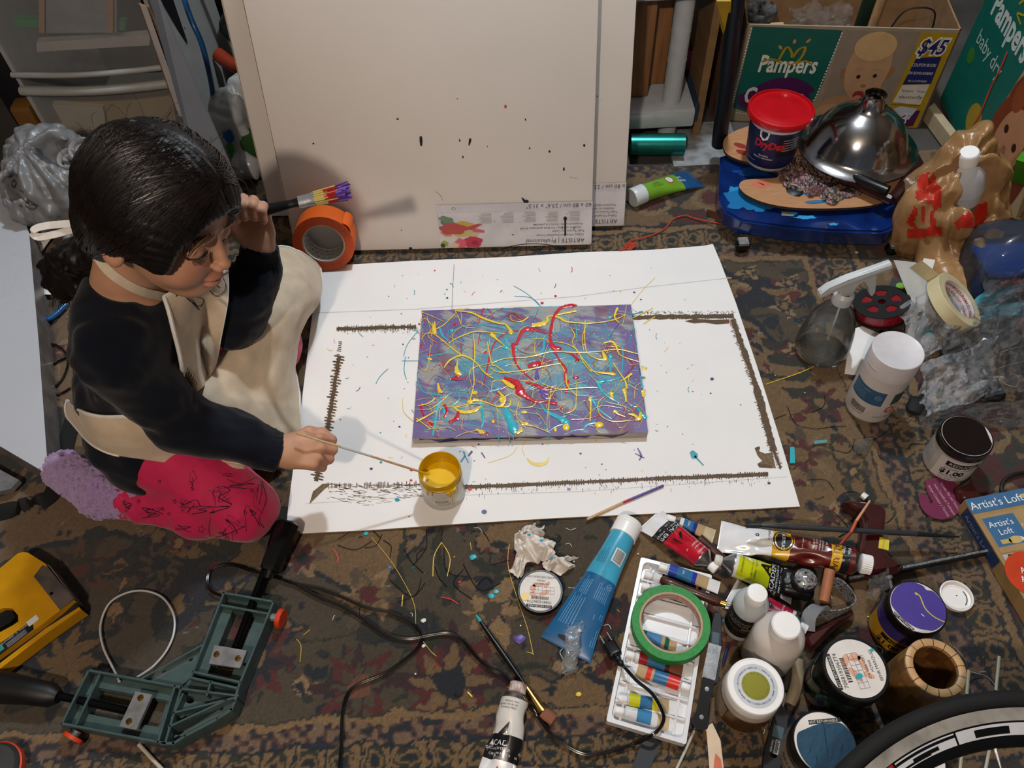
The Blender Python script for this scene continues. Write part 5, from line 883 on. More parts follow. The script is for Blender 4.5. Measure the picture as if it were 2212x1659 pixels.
# wooden handled awl over the tray
A0=P(1426,1252,.030);A1=P(1560,1303,.030); d=(A1-A0); o=A0.copy(); aw=thing('wood_handled_tool','turned dark wooden tool handle with brass collar across the tray','tool',loc=o); L=d.length; d.normalize()
brushpart('handle',aw,[d*0,d*.004,d*.02,d*L*.35,d*L*.6,d*L*.9,d*L*.97],[.004,.0070,.0075,.0065,.0062,.0078,.006],BWOOD,n=20); brushpart('collar',aw,[d*L*.965,d*L*1.06],[.0052,.0055],GOLDM,n=20); brushpart('tang',aw,[d*L*1.05,d*L*1.35],[.0022,.0018],STEEL)
# brown stick between tubes
rod('wooden_tool','dark brown wooden handle end between red and yellow tubes','handle',[(1510,1163,.010),(1566,1212,.006)],[.008,.007],[BWOOD],n=16)
# long rods
rod('long_paintbrush','long thin dark brush lying over the burnt umber tube','paintbrush',[(1618,1133,.054),(1645,1135,.054),(1700,1138,.054),(1980,1153,.034),(2072,1160,.028)],[.0012,.0035,.0042,.0042,.0012],[pm('0b0c0e',.4),pm('55585c',.3,metal=.8),pm('33363a',.4),pm('1e2022',.35)],n=12)
A0=P(1831,1253,.012);A1=P(2145,1190,.012); fl=thing('metal_file','long narrow grey metal strip reaching from the tubes to the paint box','metal strip',mw=fr(A0,A1-A0)); b=MB(); L=(A1-A0).length; b.box((L/2,0,0),(L,.007,.014),M('dull_grey_metal','3e4042',.4,metal=.6,noise=.3,ns=150,bump=.5,bs=400),bev=.001); b.build('strip_body',fl)
b=MB(); b.box((L/2,0.0,.0072),(L,.0035,.0006),M('bright_top_edge','8a8c8e',.5,metal=.5,noise=.3,ns=300)); b.build('top_edge',fl)
rod('painted_stick','thin stick coated with orange and red paint leaning on the dark red handle','stick',[(1879,1082,.060),(1850,1125,.058),(1838,1150,.057),(1815,1176,.054)],[.0018,.0024,.0026,.0024],[pm('c8906a',.5),pm('b8502c',.5),pm('8c2a14',.5)])
# dark red pistol-grip shape with sticker
def outlinething(name,label,cat,pts,z0,z1,mat,bev=.004,part='body',extra=None):
    zc=z1; w=[P(x,y,zc) for x,y in pts]; o=sum(w,Vector())/len(w); o.z=z0; root=thing(name,label,cat,loc=o); poly=[(p.x-o.x,p.y-o.y) for p in w]
    ar=sum(poly[i][0]*poly[(i+1)%len(poly)][1]-poly[(i+1)%len(poly)][0]*poly[i][1] for i in range(len(poly)))
    if ar<0: poly=poly[::-1]
    c=[sum(p[k] for p in poly)/len(poly) for k in (0,1)]; h=z1-z0; b=MB(); n=len(poly)
    ins=lambda k:[(p[0]+(c[0]-p[0])*k,p[1]+(c[1]-p[1])*k) for p in poly]
    def inset(d_):
        out=[]
        for i in range(n):
            a,p_,q_=Vector((*poly[i-1],0)),Vector((*poly[i],0)),Vector((*poly[(i+1)%n],0)); e1=(p_-a).normalized(); e2=(q_-p_).normalized(); nn=Vector((-(e1.y+e2.y),e1.x+e2.x,0)); 
            if nn.length<1e-5: nn=Vector((-e1.y,e1.x,0))
            nn.normalize(); out.append((p_.x+nn.x*d_,p_.y+nn.y*d_))
        return out
    lv=[(inset(bev*.4),0),(poly,h*.25),(poly,h*.55),(inset(bev*.35),h*.85),(inset(bev),h)]; vs=[(x,y,z) for l,z in lv for x,y in l]; fs=[(j*n+i,j*n+(i+1)%n,(j+1)*n+(i+1)%n,(j+1)*n+i) for j in range(len(lv)-1) for i in range(n)]; b.add(vs,fs,mat)
    tri=tessellate_polygon([[Vector((x,y,0)) for x,y in lv[-1][0]]]); k0=(len(lv)-1)*n; b.add([(x,y,h) for x,y in lv[-1][0]],[t if ((lv[-1][0][t[1]][0]-lv[-1][0][t[0]][0])*(lv[-1][0][t[2]][1]-lv[-1][0][t[0]][1])-(lv[-1][0][t[1]][1]-lv[-1][0][t[0]][1])*(lv[-1][0][t[2]][0]-lv[-1][0][t[0]][0]))>0 else t[::-1] for t in tri],mat)
    b.add([(x,y,0) for x,y in lv[0][0]],[tuple(range(n))[::-1]],mat)
    b.build(part,root,smooth=50)
    if extra: extra(root,o,h)
    return root
DR=M('oxblood_lacquer','3d120e',.28,noise=.12,ns=15,coat=.6)
pts=[(1823,1081),(1842,1077),(1875,1080),(1905,1085),(1918,1100),(1917,1130),(1914,1160),(1922,1192),(1945,1212),(1957,1221),(1940,1232),(1900,1238),(1872,1240),(1862,1215),(1857,1180),(1862,1150),(1864,1120),(1852,1102),(1835,1092)]
pts=[(p.x,p.y) for p in cr([(x,y,0) for x,y in pts],3,True)]
def stick_(root,o,h):
    b=MB(); s=lambda u,v,hh:(lambda p:Vector((p.x-o.x,p.y-o.y,h+.0003+hh)))(P(u,v,o.z+h)); b.d_poly(s,[(1900,1160),(1921,1167),(1919,1189),(1897,1184)],pm('c9c02c',.5)); b.d_poly(s,[(1909,1163),(1912,1164),(1908,1187),(1905,1186)],pm('d0903c',.5),h=.0004); b.build('price_sticker',root,smooth=0,label='yellow price sticker')
outlinething('carved_wood_tool','dark red curved wooden handle with yellow price sticker beside the burnt umber tube','handle',pts,RZ,.030,DR,bev=.007,extra=stick_)
pts=[(1738,1376),(1748,1362),(1790,1343),(1838,1318),(1848,1323),(1800,1362),(1765,1398),(1752,1402)]
outlinething('carved_wood_tool','tapered dark red wooden handle lying below the headlamp strap','handle',pts,RZ,.022,DR,bev=.006)
pts=[(2066,1050),(2085,1040),(2101,1028),(2106,1045),(2118,1062),(2138,1080),(2110,1085),(2085,1082),(2072,1070)]
outlinething('wooden_wedge','pointed dark red wooden piece between the black-lidded jar and the paint box','wooden piece',pts,RZ,.020,DR,bev=.006)
# maroon palette-shaped card
pts=[(2000,1040),(2020,1032),(2040,1031),(2060,1040),(2074,1056),(2080,1078),(2077,1098),(2062,1113),(2035,1122),(2008,1114),(1991,1097),(1985,1078),(1989,1066),(1998,1068),(2005,1076),(2012,1078),(2004,1064)]
pts=[(p.x,p.y) for p in cr([(x,y,0) for x,y in pts],4,True)]
o=P(2034,1078,.010); o.z=RZ; b=MB(); poly=[((P(x,y,.006)-o).x,(P(x,y,.006)-o).y) for x,y in pts][::-1]; hole=[((P(2011+4*math.cos(a),1083+3.5*math.sin(a),.006)-o).x,(P(2011+4*math.cos(a),1083+3.5*math.sin(a),.006)-o).y) for a in np.linspace(0,2*pi,13)[:-1]]
b.prism(poly,.003,.0042,pm('6a1840',.6,noise=.04),holes=[hole]); 
s=lambda u,v,h: Vector((u,v,.0043+h)); 
for k,t_ in enumerate(('Includes Tips and Techniques','Inclut Conseils et Techniques','Incluye Consejos y Técnicas')):
    q0=[(2041,1069),(2034,1072),(2027,1076)][k]; q=P(*[(2054,1076),(2040,1079),(2027,1082)][k],.006)-o; b.d_text(s,t_,q.x,q.y,.0068,pm('c9a8b4'),rot=-1.37,w=.058)
ob=b.build('palette_card',smooth=20); ob.location=o; tag(ob,'maroon palette-shaped card printed with white lines of text','card')
# headlamp
p=P(1722,1262,.02); hl=thing('headlamp','black headlamp with clear round lens and speckled grey elastic strap','headlamp',loc=(p.x,p.y,RZ+.002))
b=MB(); b.box((0,0,.014),(.050,.042,.024),pm('0d0d0f',.3,noise=.1),bev=.010,seg=4,T=Matrix.Rotation(-.3,4,'Z')); b.lathe([(.019,.020),(.019,.030),(.016,.034)],pm('151517',.3),n=32,T=Matrix.Translation((.006,0,0))); b.build('lamp_housing',hl)
b=MB(); b.lathe([(.0165,.030),(.0160,.036),(.011,.041),(0,.043)],M('lens_plastic','d8dcdf',.05,metal=.6,noise=.6,ns=250,bump=.8,bs=220),n=32,T=Matrix.Translation((.008,0,0))); b.build('lens',hl)
b=MB(); b.lathe([(.005,.026),(.0045,.030),(0,.030)],pm('55585c',.4),n=20,T=Matrix.Translation((-.017,.002,0))); b.build('button',hl)
STR=M('speckled_elastic','101012',.8,noise=.0,ns=420,col2='a8a8ac'); STG=pm('77797e',.7)
def strap(pts,w_,mat,th=.0016,up=(0,0,1),name='strap',parent=None,lab=None,o=None,n=8,lean=0):
    b=MB(); w=[Vector(p) for p in pts]; c=cr(w,n); m=len(c)
    for i in range(m-1):
        pass
    vs=[];fs=[]
    for i,p_ in enumerate(c):
        t=(c[min(i+1,m-1)]-c[max(i-1,0)]).normalized(); u=Vector(up); sd=(u-t*u.dot(t)).normalized(); nn=t.cross(sd)
        for a,bq in ((.5,.5),(-.5,.5),(-.5,-.5),(.5,-.5)): vs.append(p_+sd*a*w_+nn*bq*th)
    for i in range(m-1):
        for k in range(4): fs.append((i*4+k,i*4+(k+1)%4,i*4+4+(k+1)%4,i*4+4+k))
    fs+=[(3,2,1,0),tuple((m-1)*4+k for k in range(4))]; b.add(vs,fs,mat); return b.build(name,parent,label=lab)
hp=lambda x,y,z: P(x,y,z)-Vector((p.x,p.y,RZ+.002))
strap([hp(1735,1320,.016),hp(1770,1326,.014),hp(1810,1326,.014),hp(1838,1312,.014),hp(1838,1292,.014),hp(1815,1265,.014),hp(1795,1258,.014),hp(1785,1275,.014),hp(1790,1300,.012)],.032,STR,name='head_strap',parent=hl,lab='black and grey speckled elastic strap')
strap([hp(1745,1362,.020),hp(1747,1335,.030),hp(1758,1318,.034),hp(1772,1310,.034),hp(1780,1318,.026)],.020,STG,name='strap_end',parent=hl,up=(1,-.3,.5),lab='plain grey strap end')
rod('wooden_dowel','short reddish wooden dowel lying across the headlamp strap','dowel',[(1793,1232,.050),(1779,1300,.040)],[.0080,.0072],[M('reddish_wood','a86a48',.5,noise=.12,ns=40)],n=20)
# steel bolt near purple jar
rod('steel_bolt','small bright steel bolt poking out behind the purple jar','bolt',[(1918,1244,.020),(1921,1251,.019),(1921.5,1252,.019),(1926,1272,.016)],[.006,.006,.003,.003],[STEEL,STEEL,STEEL],n=12)
# tan rubber strap & blue clips near the bottles
STN=pm('8a7d66',.6,noise=.15); w=[P(1722,1425,.012),P(1723,1460,.012),P(1716,1495,.014),P(1706,1519,.008)]
ob=MB().tube(cr(w,6),.0085,STN,n=12,flat=.8).build('rubber_strap'); tag(ob,'curved tan rubber handle end between gold jar and dark green jar','handle')
ob=MB().tube(cr([P(1575,1392,.004),P(1567,1415,.010),P(1561,1440,.004)],5),[.0008]*3+[.0025]*5+[.0018]*3,pm('1c2c5c',.4),n=8).build('hair_clip'); tag(ob,'small blue plastic clip beside the black painting knife','clip')
# dark strip at bottom edge left of tray
w=[P(1412,1595,.004),P(1380,1668,.004)]; ob=strap([w[0],(w[0]+w[1])/2,w[1]],.022,pm('1b1d20',.5),up=(1,0,0),name='plastic_strip'); tag(ob,'dark grey plastic strip running off the bottom edge below the tray','strip')
# crumpled tissue
def tis0(p):
    c=A([0,0,.022]); d=ell(p,[0,0,.022],[.030,.024,.022]); d=su(d,ell(p,[-.010,-.030,.012],[.014,.024,.010]),.006); d=su(d,ell(p,[.036,-.012,.010],[.030,.009,.006]),.006); d=su(d,ell(p,[.006,.022,.028],[.018,.014,.018]),.006)
    q=p*70+9*0; n=fbm(p[:,0]*60,p[:,1]*60,p[:,2]*60,2)-.5; rid=np.abs(vn(p[:,0]*95+3,p[:,1]*70,p[:,2]*80)-.5); return d+n*.020-rid*.010+.004
p=P(1157,1192,.012); TSM=M('tissue_paper','e2dcd4',.9,noise=.05,ns=40,bump=.2,bs=300,col2='cfc4b8'); b=MB(); random.seed(44)
for k,(ox_,oy_,a,lx,ly,hh_) in enumerate([(-.035,-.020,.2,.065,.060,.045),(-.030,.000,-.3,.060,.045,.050),(.010,-.030,-.25,.062,.028,.020),(-.030,-.050,1.2,.055,.026,.018),(-.020,.010,.5,.045,.035,.055)]):
    def tf(u,v): U=u-.5;V_=v-.5; w_=(1-4*U*U*.8)*(1-4*V_*V_*.8); h=hh_*max(0,w_)*.8+.030*(abs(vn(u*3+k*5,v*3,k)-.5)+.5*abs(vn(u*7,v*7,k+9)-.5))-.004; du=.02*(vn(v*4,k,u*2)-.5); x=ox_+(u*lx+du)*math.cos(a)-v*ly*math.sin(a); y=oy_+(u*lx)*math.sin(a)+(v*ly+.02*(vn(u*4,k+3,v*2)-.5))*math.cos(a); return (float(x),float(y),max(float(h),.0008))
    b.grid(tf,26,22,TSM)
for x,y,z,c in [(-.012,.012,.062,'3a8ab8'),(.012,.004,.052,'3a8ab8'),(.03,-.022,.028,'2c8ca8'),(-.02,.02,.055,'7a5a6a')]: b.ico((x,y,z),.003,pm(c,.7),1,(1.4,1,.25))
b.v=[(x*.78,y*.78,z*.85) for x,y,z in b.v]; tr_=b.build('crumpled_tissue',smooth=22); tr_.location=(p.x,p.y,0); tag(tr_,'crumpled white tissue with small colour stains next to the black lid','tissue')
for k,f in enumerate([(-.018,.006,.040,'3a8ab8'),(.012,.016,.040,'3a8ab8'),(.020,-.004,.030,'2c9ab8'),(-.005,-.035,.022,'b85a5a'),(-.010,.03,.035,'7a5a70')]): pass
# ------------------------------------------------------------ power cable with plug
CABM=pm('0a0a0b',.22,coat=.5)
cp_=[(733,1664),(738,1600),(740,1540),(750,1500),(775,1478),(830,1455),(880,1420),(905,1395),(910,1375),(890,1345),(850,1325),(790,1312),(740,1290),(690,1272),(640,1262),(590,1245),(540,1232),(500,1220),(460,1228),(448,1250),(455,1275),(480,1288)]
cq_=[(640,1262),(690,1290),(740,1310),(790,1340),(830,1367),(880,1380),(930,1372),(970,1368),(1000,1385),(1030,1420),(1060,1445),(1090,1462),(1130,1510),(1160,1545),(1190,1585),(1230,1615),(1270,1630),(1320,1622),(1370,1607),(1410,1587),(1430,1565),(1432,1540),(1410,1500),(1375,1470),(1355,1448),(1340,1432)]
def zc(x,y): return .006 if not(1340<x<1440 and 1420<y<1600) else .026
cab=thing('power_cable','black twin power cord looping over the rug to a two-prong plug','cable',loc=(0,0,0)); 
b=MB()
for L_ in (cp_,cq_):
    c=cr([P(x,y,zc(x,y)) for x,y in L_],8)
    for off in (-.0011,.0011):
        m=len(c); b.tube([c[i]+(lambda t:Vector((-t.y,t.x,0)).normalized()*off)((c[min(i+1,m-1)]-c[max(i-1,0)])) for i in range(m)],.0014,CABM,n=8)
b.build('cord',cab)
A0=P(1340,1432,.024);A1=P(1322,1402,.014);A2=P(1312,1385,.010); b=MB(); d=(A1-A0).normalized()
b.tube([A0-d*.004+d*.004*i for i in range(7)],[.0035,.0052,.0036,.0052,.0036,.0054,.005],pm('0c0c0d',.4),n=12); 
b.T=fr((A1+A0)/2+d*.012,d); b.box((0,0,0),(.026,.020,.013),pm('0c0c0d',.35),bev=.004,seg=3); b.T=None; b.build('plug_body',cab)
for s_ in (-1,1):
    b=MB(); b.T=fr((A1+A0)/2+d*.033,d); b.box((0,s_*.006,0),(.018,.0015,.006),STEEL); b.build('prong',cab)
# zip tie loop
zt=[(258,1472),(240,1435),(222,1395),(217,1350),(235,1305),(270,1282),(310,1276),(350,1290),(374,1325),(376,1365),(360,1405),(330,1440),(296,1463)]
ob=MB().tube(cr([P(x,y,.008+(.018 if y>1450 else 0)) for x,y in zt],6),.0017,pm('b8b8ba',.35),n=8,upv=(0,0,1)).build('zip_tie'); tag(ob,'thin white cable tie bent into a loop beside the green clamp','cable tie')
rod('wooden_skewer','white flat stick poking out under the corner clamp at the bottom edge','skewer',[(300,1608,.004),(352,1664,.004)],[.0028,.0028],[pm('b8b0a0',.6)])
# ============================================================ kneeling child
from mathutils.bvhtree import BVHTree
per=thing('person','small child kneeling on the rug, dark hair, navy sweater, cream apron, pink leggings','person',loc=(-.52,.76,0))
PI_=Matrix.Translation((.52,-.76,0))
def keep(o,par=per): o.parent=par; o.matrix_parent_inverse=PI_ if par is per else Matrix(); return o
fd=A([.896,-.372,-.242]); fd/=np.linalg.norm(fd); rd_=A([-.30,-.908,.294]); rd_-=fd*(rd_@fd); rd_/=np.linalg.norm(rd_); td=np.cross(rd_,fd)
HR=np.stack([fd,rd_,td],1); Hc=A(P(334,456,.528))
def hl_(a,b,c): return Vector(Hc+fd*a+rd_*b+td*c)
Nb=A([-.522,.775,.392]); Rs=A([-.520,.690,.365]); Ls=A([-.478,.888,.365]); Re=A(P(388,912,.232)); Rw=A([-.352,.653,.166]); Le=A([-.432,.860,.238]); Lw=A([-.367,.901,.352])
SKM=M('skin','ffffff',.6,noise=.04,ns=40,attr='Col',sss=.15,bump=.05,bs=700)
def hand(p,W,d,s,n,kind,k=.86):
    d,s,n=[A(v)/np.linalg.norm(v) for v in (d,s,n)]; q=lambda a,b,c: W+(d*a+s*b+n*c)*k
    R=np.stack([d,s,n],1); D=rbox(p,q(.030,.0,.0),A([.032,.030,.0135])*k,.012*k,R); D=su(D,caps(p,q(-.02,0,0),q(.008,0,0),.0215*k,.022*k),.014)
    D=su(D,ell(p,q(.018,.018,-.009 if kind=='R' else -.006),A([.024,.014,.013])*k,R),.01)
    for i,(bs_,kl,l1,l2,l3) in enumerate([(.023,.057,.028,.020,.017),(.008,.061,.031,.022,.018),(-.008,.058,.029,.021,.017),(-.022,.051,.023,.017,.015)]):
        r=[.0096,.0098,.0093,.0085][i]*k
        K=q(kl,bs_,.002); J1=q(kl+l1*.62,bs_*1.04,-.016-.002*i); J2=q(kl+l1*.50,bs_*1.0,-.036); T=q(kl+l1*.5-l3*1.15,bs_*.98,-.037+.004*(i==0))
        f=chain(p,[q(kl-.02,bs_*.9,.0),K,J1,J2,T],[r*.85,r*1.04,r*.98,r*.9,r*.82],.003); D=su(D,f,.0035)
    if kind=='R': f=chain(p,[q(.012,.020,-.008),q(.038,.036,-.012),q(.060,.036,-.020),q(.078,.026,-.022)],[.0125*k,.0115*k,.0105*k,.0092*k],.005)
    else: f=chain(p,[q(.012,.022,-.010),q(.036,.036,-.018),q(.060,.033,-.028),q(.078,.020,-.034)],[.0135*k,.0120*k,.0110*k,.0096*k],.005)
    return su(D,f,.005)
def loc_(p): return (p-Hc)@HR
def headsdf(p):
    q=loc_(p); D=ell(q,[-.003,0,.018],[.087,.072,.079]); D=su(D,ell(q,[.030,0,-.034],[.056,.053,.062]),.022); D=su(D,ell(q,[.056,0,-.080],[.022,.024,.017]),.020)
    for s in (-1,1):
        D=su(D,ell(q,[.056,s*.030,-.040],[.026,.024,.026]),.014)
        D=ss(D,ell(q,[.091,s*.030,-.008],[.011,.017,.011]),.010); D=su(D,ell(q,[.070,s*.029,-.009],[.0130,.0145,.0115]),.004)
        e=ell(q,[-.004,s*.074,-.018],[.017,.0065,.027]); e=ss(e,ell(q,[.0,s*.081,-.016],[.010,.005,.017]),.003); D=su(D,e,.004)
        D=su(D,ell(q,[.082,s*.026,.010],[.008,.018,.004]),.008)
    D=su(D,chain(q,[A([.084,0,-.002]),A([.091,0,-.020]),A([.097,0,-.033])],[.0055,.006,.0075],.005),.006)
    for s in (-1,1): D=su(D,ell(q,[.093,s*.0085,-.036],[.008,.006,.0055]),.003)
    D=su(D,ell(q,[.083,0,-.056],[.010,.017,.0048]),.004); D=su(D,ell(q,[.082,0,-.066],[.010,.014,.0052]),.004); D=ss(D,ell(q,[.096,0,-.0605],[.008,.016,.0012]),.002)
    return D
def bodysdf(p):
    D=headsdf(p); nk=caps(p,hl_(-.030,0,-.045),Nb,.040,.043); D=su(D,nk,.018)
    D=su(D,caps(p,Rs,Ls,.036),.03); D=su(D,ell(p,[-.545,.775,.30],[.060,.085,.09]),.03); D=su(D,ell(p,[-.58,.77,.17],[.075,.09,.09]),.03)
    D=su(D,chain(p,[Rs,Re,Rw,Rw+A([.012,0,-.002])],[.030,.022,.0185,.020]),.01); D=su(D,chain(p,[Ls,Le,Lw,Lw+A([0,.004,.012])],[.034,.028,.020,.019]),.01)
    for hip,kn,an in (((-.57,.72,.10),(-.43,.625,.06),(-.64,.665,.045)),((-.57,.83,.10),(-.42,.96,.06),(-.62,.86,.045))): D=su(D,chain(p,[A(hip),A(kn),A(an)],[.045,.032,.024]),.01)
    D=su(D,hand(p,Rw+A([.006,.0,.0]),[.985,.0,-.17],[.10,.90,.42],[.153,-.431,.889],'R'),.010)
    D=su(D,hand(p,Lw+A([.001,.003,.010]),[.02,.33,.94],[-.97,-.16,.05],[-.14,.93,-.34],'L',.84),.010)
    return D
def skincol(V):
    V=V.astype(np.float32); q=loc_(V); c=np.tile(np.array([.50,.262,.158]),(len(V),1)); 
    def m(col,w): nonlocal c; w=np.clip(w,0,1)[:,None]; c=c*(1-w)+np.array(col)*w
    g=lambda a,b,c_,ra,rb,rc: np.exp(-(((q[:,0]-a)/ra)**2+((q[:,1]-b)/rb)**2+((q[:,2]-c_)/rc)**2))
    for s in (-1,1):
        m([.50,.17,.11],.55*g(.07,s*.036,-.035,.03,.018,.016))
        br=np.abs(q[:,2]-(.013-((q[:,1]-s*.028)**2)*9))<.0022; m([.035,.018,.010],.85*(br&(np.abs(q[:,1]-s*.029)<.019)&(q[:,0]>.05)))
        la=np.abs(q[:,2]-(-.0165+((q[:,1]-s*.029)**2)*12))<.0020; m([.012,.006,.004],.97*(la&(np.abs(q[:,1]-s*.029)<.0145)&(q[:,0]>.05)))
        m([.45,.16,.11],.5*g(-.004,s*.076,-.016,.012,.01,.02))
    m([.42,.14,.11],.55*((np.abs(q[:,1])<.017)&(q[:,0]>.078)&(q[:,2]<-.050)&(q[:,2]>-.0725))); m([.48,.19,.12],.5*g(.104,0,-.034,.012,.012,.01))
    for W in (Rw,Lw): m([.56,.24,.16],.5*np.exp(-((np.linalg.norm(V-W,axis=1)-.07)/.012)**2)*(np.linalg.norm(V-W,axis=1)<.1))
    return c*(.94+.12*vn(V[:,0]*60,V[:,1]*60,V[:,2]*60)[:,None])
body=keep(iso('body',bodysdf,(-.72,.55,.0),(-.24,1.04,.66),.0021,SKM,None,skincol))
# eyelashes: short dark hairs along the lowered lids
b=MB(); LA=pm('120a07',.6)
for s in (-1,1):
    for k in range(13):
        t=(k-6)/6; y=s*.029+t*.0145; x=.084-.10*abs(y)**1.3*0-.35*(t*.0145)**2*20; p0=hl_(x-.003,y,-.0165+.0026*t*t); p1=hl_(x+.0035,y+s*.001+t*.002,-.0195+.0026*t*t); b.tube([p0,p0.lerp(p1,.5)-Vector(td)*.0006,p1],[.0005,.0004,.0002],LA,n=4)
keep(b.build('eyelashes'))
# ---------------- sweater
def fold(p,k,amp,sx=1,sy=1,sz=1): return amp*(vn(p[:,0]*k*sx+3,p[:,1]*k*sy,p[:,2]*k*sz)-.5)
def sweat(p):
    D=su(caps(p,Rs+A([0,.004,-.004]),Ls-A([0,.004,.004]),.052),ell(p,[-.540,.776,.305],[.078,.108,.095]),.03)
    D=su(D,ell(p,[-.572,.772,.205],[.092,.115,.095]),.03); D=su(D,ell(p,[-.592,.762,.115],[.095,.118,.075]),.03); D=su(D,ell(p,[-.565,.70,.075],[.085,.060,.045]),.03)
    D=su(D,chain(p,[Rs,Re+A([0,0,.002]),Re*.3+Rw*.7+A([0,0,.003]),Rw+A([-.004,0,0])],[.050,.0425,.0345,.0285],.012),.022); D=su(D,chain(p,[Ls,Le+A([0,0,-.002]),Lw+A([-.012,-.008,-.045]),Lw-A([0,0,.004])],[.050,.0445,.034,.029],.012),.022)
    D=D+fold(p,24,.010)+fold(p,55,.006,.5,1.4,1)
    for W,ax in ((Rw,(Rw-Re)),(Lw,(Lw-Le))):   # ribbed cuffs
        ax=ax/np.linalg.norm(ax); t=(p-W)@ax; o_=p-W-t[:,None]*ax; r=np.linalg.norm(o_,axis=1); u=np.cross(ax,A([0,0,1])); u/=np.linalg.norm(u); v=np.cross(ax,u); an=np.arctan2(o_@v,o_@u)
        near=(t>-.034)&(t<.03)&(r<.045); D=np.where(near,D+.0009*np.cos(an*34),D); D=np.where((t>.0015)&(r<.055),np.maximum(D,t-.0015),D)
    D=su(D,caps(p,Nb+A([-.016,-.030,-.008]),Nb+A([-.010,.028,-.004]),.045),.025); nk=caps(p,Nb+A([.022,-.004,.052]),hl_(-.02,0,-.03),.044,.058); D=ss(D,nk,.006)
    D=ss(D,ell(p,[-.452,.768,.415],[.040,.045,.030]),.01)
    return np.maximum(D,.030-p[:,2]-.03)
SWM=M('navy_knit','0a0f1b',.95,noise=.15,ns=30,bump=.6,bs=420,sheen=.12,spec=.2)
sw=keep(iso('sweater',sweat,(-.74,.55,.0),(-.26,1.0,.46),.0032,SWM))
# ---------------- leggings, socks
def legs(p):
    D=None
    for s,hip,kn,an in ((0,(-.56,.705,.10),(-.435,.622,.064),(-.625,.655,.046)),(1,(-.56,.83,.11),(-.435,.950,.070),(-.62,.86,.046))):
        t=caps(p,hip,kn,.068,.053); c=chain(p,[A(kn)+A([.002,0,-.010]),A([kn[0]*.6+an[0]*.4,kn[1]*.6+an[1]*.4-(.004 if s==0 else -.004),.046]),A(an)],[.050,.046,.033]); D_=su(t,c,.016); D=D_ if D is None else su(D,D_,.02)
    D=D+fold(p,38,.007,1,.6,1)+fold(p,90,.002)
    x=p[:,0]; D=D+.0012*np.cos((x+.6)*260)*np.clip((-.575-x)/.04,0,1)
    return np.maximum(np.maximum(D,-.640-x+.0*x),.003-p[:,2])
LGM=M('pink_cotton','c4124f',.75,noise=.08,ns=12,bump=.2,bs=500,sheen=.2)
lg=keep(iso('leggings',legs,(-.70,.53,-.01),(-.33,1.03,.20),.0030,LGM))
def sock(p):
    D=None
    for a,b_,c in (((-.615,.660,.045),(-.675,.672,.043),(-.757,.722,.036)),((-.60,.86,.045),(-.64,.85,.045),(-.70,.83,.036))):
        d=chain(p,[A(a),A(b_),A(c)],[.037,.041,.034],.012); D=d if D is None else np.minimum(D,d)
    D=D+.006*(vn(p[:,0]*330,p[:,1]*330,p[:,2]*330)-.5)+.006*(vn(p[:,0]*150,p[:,1]*150,p[:,2]*150)-.5)
    return np.maximum(D,.001-p[:,2])
SKC=M('fluffy_lilac','a685b8',.95,noise=.12,ns=260,bump=.8,bs=900,sheen=.4,bdist=.002)
def half(name,f,lo,hi): return keep(iso(name,f,lo,hi,.0022,SKC))
half('sock',sock,(-.82,.60,-.01),(-.57,.765,.10)); half('sock',sock,(-.82,.77,-.01),(-.57,.92,.10))
# printed drawings on the leggings, laid on the cloth
def bvh_of(o): me=o.data; return BVHTree.FromPolygons([v.co for v in me.vertices],[tuple(p.vertices) for p in me.polygons])
def cast(bv,x,y,h=.0006):
    d=Vector(Rcam@np.array([(x-CX_)/F_,-(y-CY_)/F_,-1.])).normalized(); loc,n,i,_=bv.ray_cast(Vector(Ccam),d)
    return None if loc is None else loc-d*0+n*h
def oncloth(b,bv,pts,r,mat,n=4,h=.0003,cl=False):
    c=cr([(x,y,0) for x,y in pts],n,cl); w=[cast(bv,p.x,p.y,h) for p in c]; run=[]
    for q in w+[None]:
        if q is None:
            if len(run)>1: b.tube(run,r,mat,n=4)
            run=[]
        else:
            if run and (q-run[-1]).length>.02: 
                if len(run)>1: b.tube(run,r,mat,n=4)
                run=[]
            run.append(q)
bv=bvh_of(lg); b=MB(); NV=pm('17112a',.7); random.seed(12)
def star(x,y,R): oncloth(b,bv,[(x+(R if k%2==0 else R*.45)*math.sin(k*pi/5+.3),y-(R if k%2==0 else R*.45)*math.cos(k*pi/5+.3)) for k in range(11)],.0004,NV,1)
for x,y,R in [(435,1143,9),(352,1100,4),(365,1110,4),(378,1083,5),(345,1040,4),(300,1083,4),(545,1060,5)]: star(x,y,R)
for cx,cy,w_,h_,n in [(330,1110,30,14,10),(405,1095,26,22,12),(475,1075,28,30,12),(505,1135,34,26,10),(480,1160,26,18,12),(415,1040,10,26,8),(480,1025,26,8,6),(275,1090,14,16,10),(545,1120,20,40,7),(560,1080,16,40,5),(390,1140,24,14,6),(450,1100,44,12,6),(250,1065,16,12,6),(520,1050,30,8,8)]:
    for k in range(n//2):
        a=random.random()*6.3; pts=[(cx+w_*random.uniform(-1,1)*.8+math.cos(a+j)*w_*.3,cy+h_*random.uniform(-1,1)*.5+math.sin(a+j)*h_*.5) for j in range(4)]; oncloth(b,bv,pts,random.choice([.0003,.0004,.0006]),NV,5)
for pts in [[(455,1120),(452,1150),(470,1180)],[(565,1040),(575,1080),(560,1120),(570,1140)],[(490,1035),(520,1045),(555,1030)]]: oncloth(b,bv,pts,.0005,NV)
_pd=b.build('printed_drawings',lg); _pd['kind']='stuff'
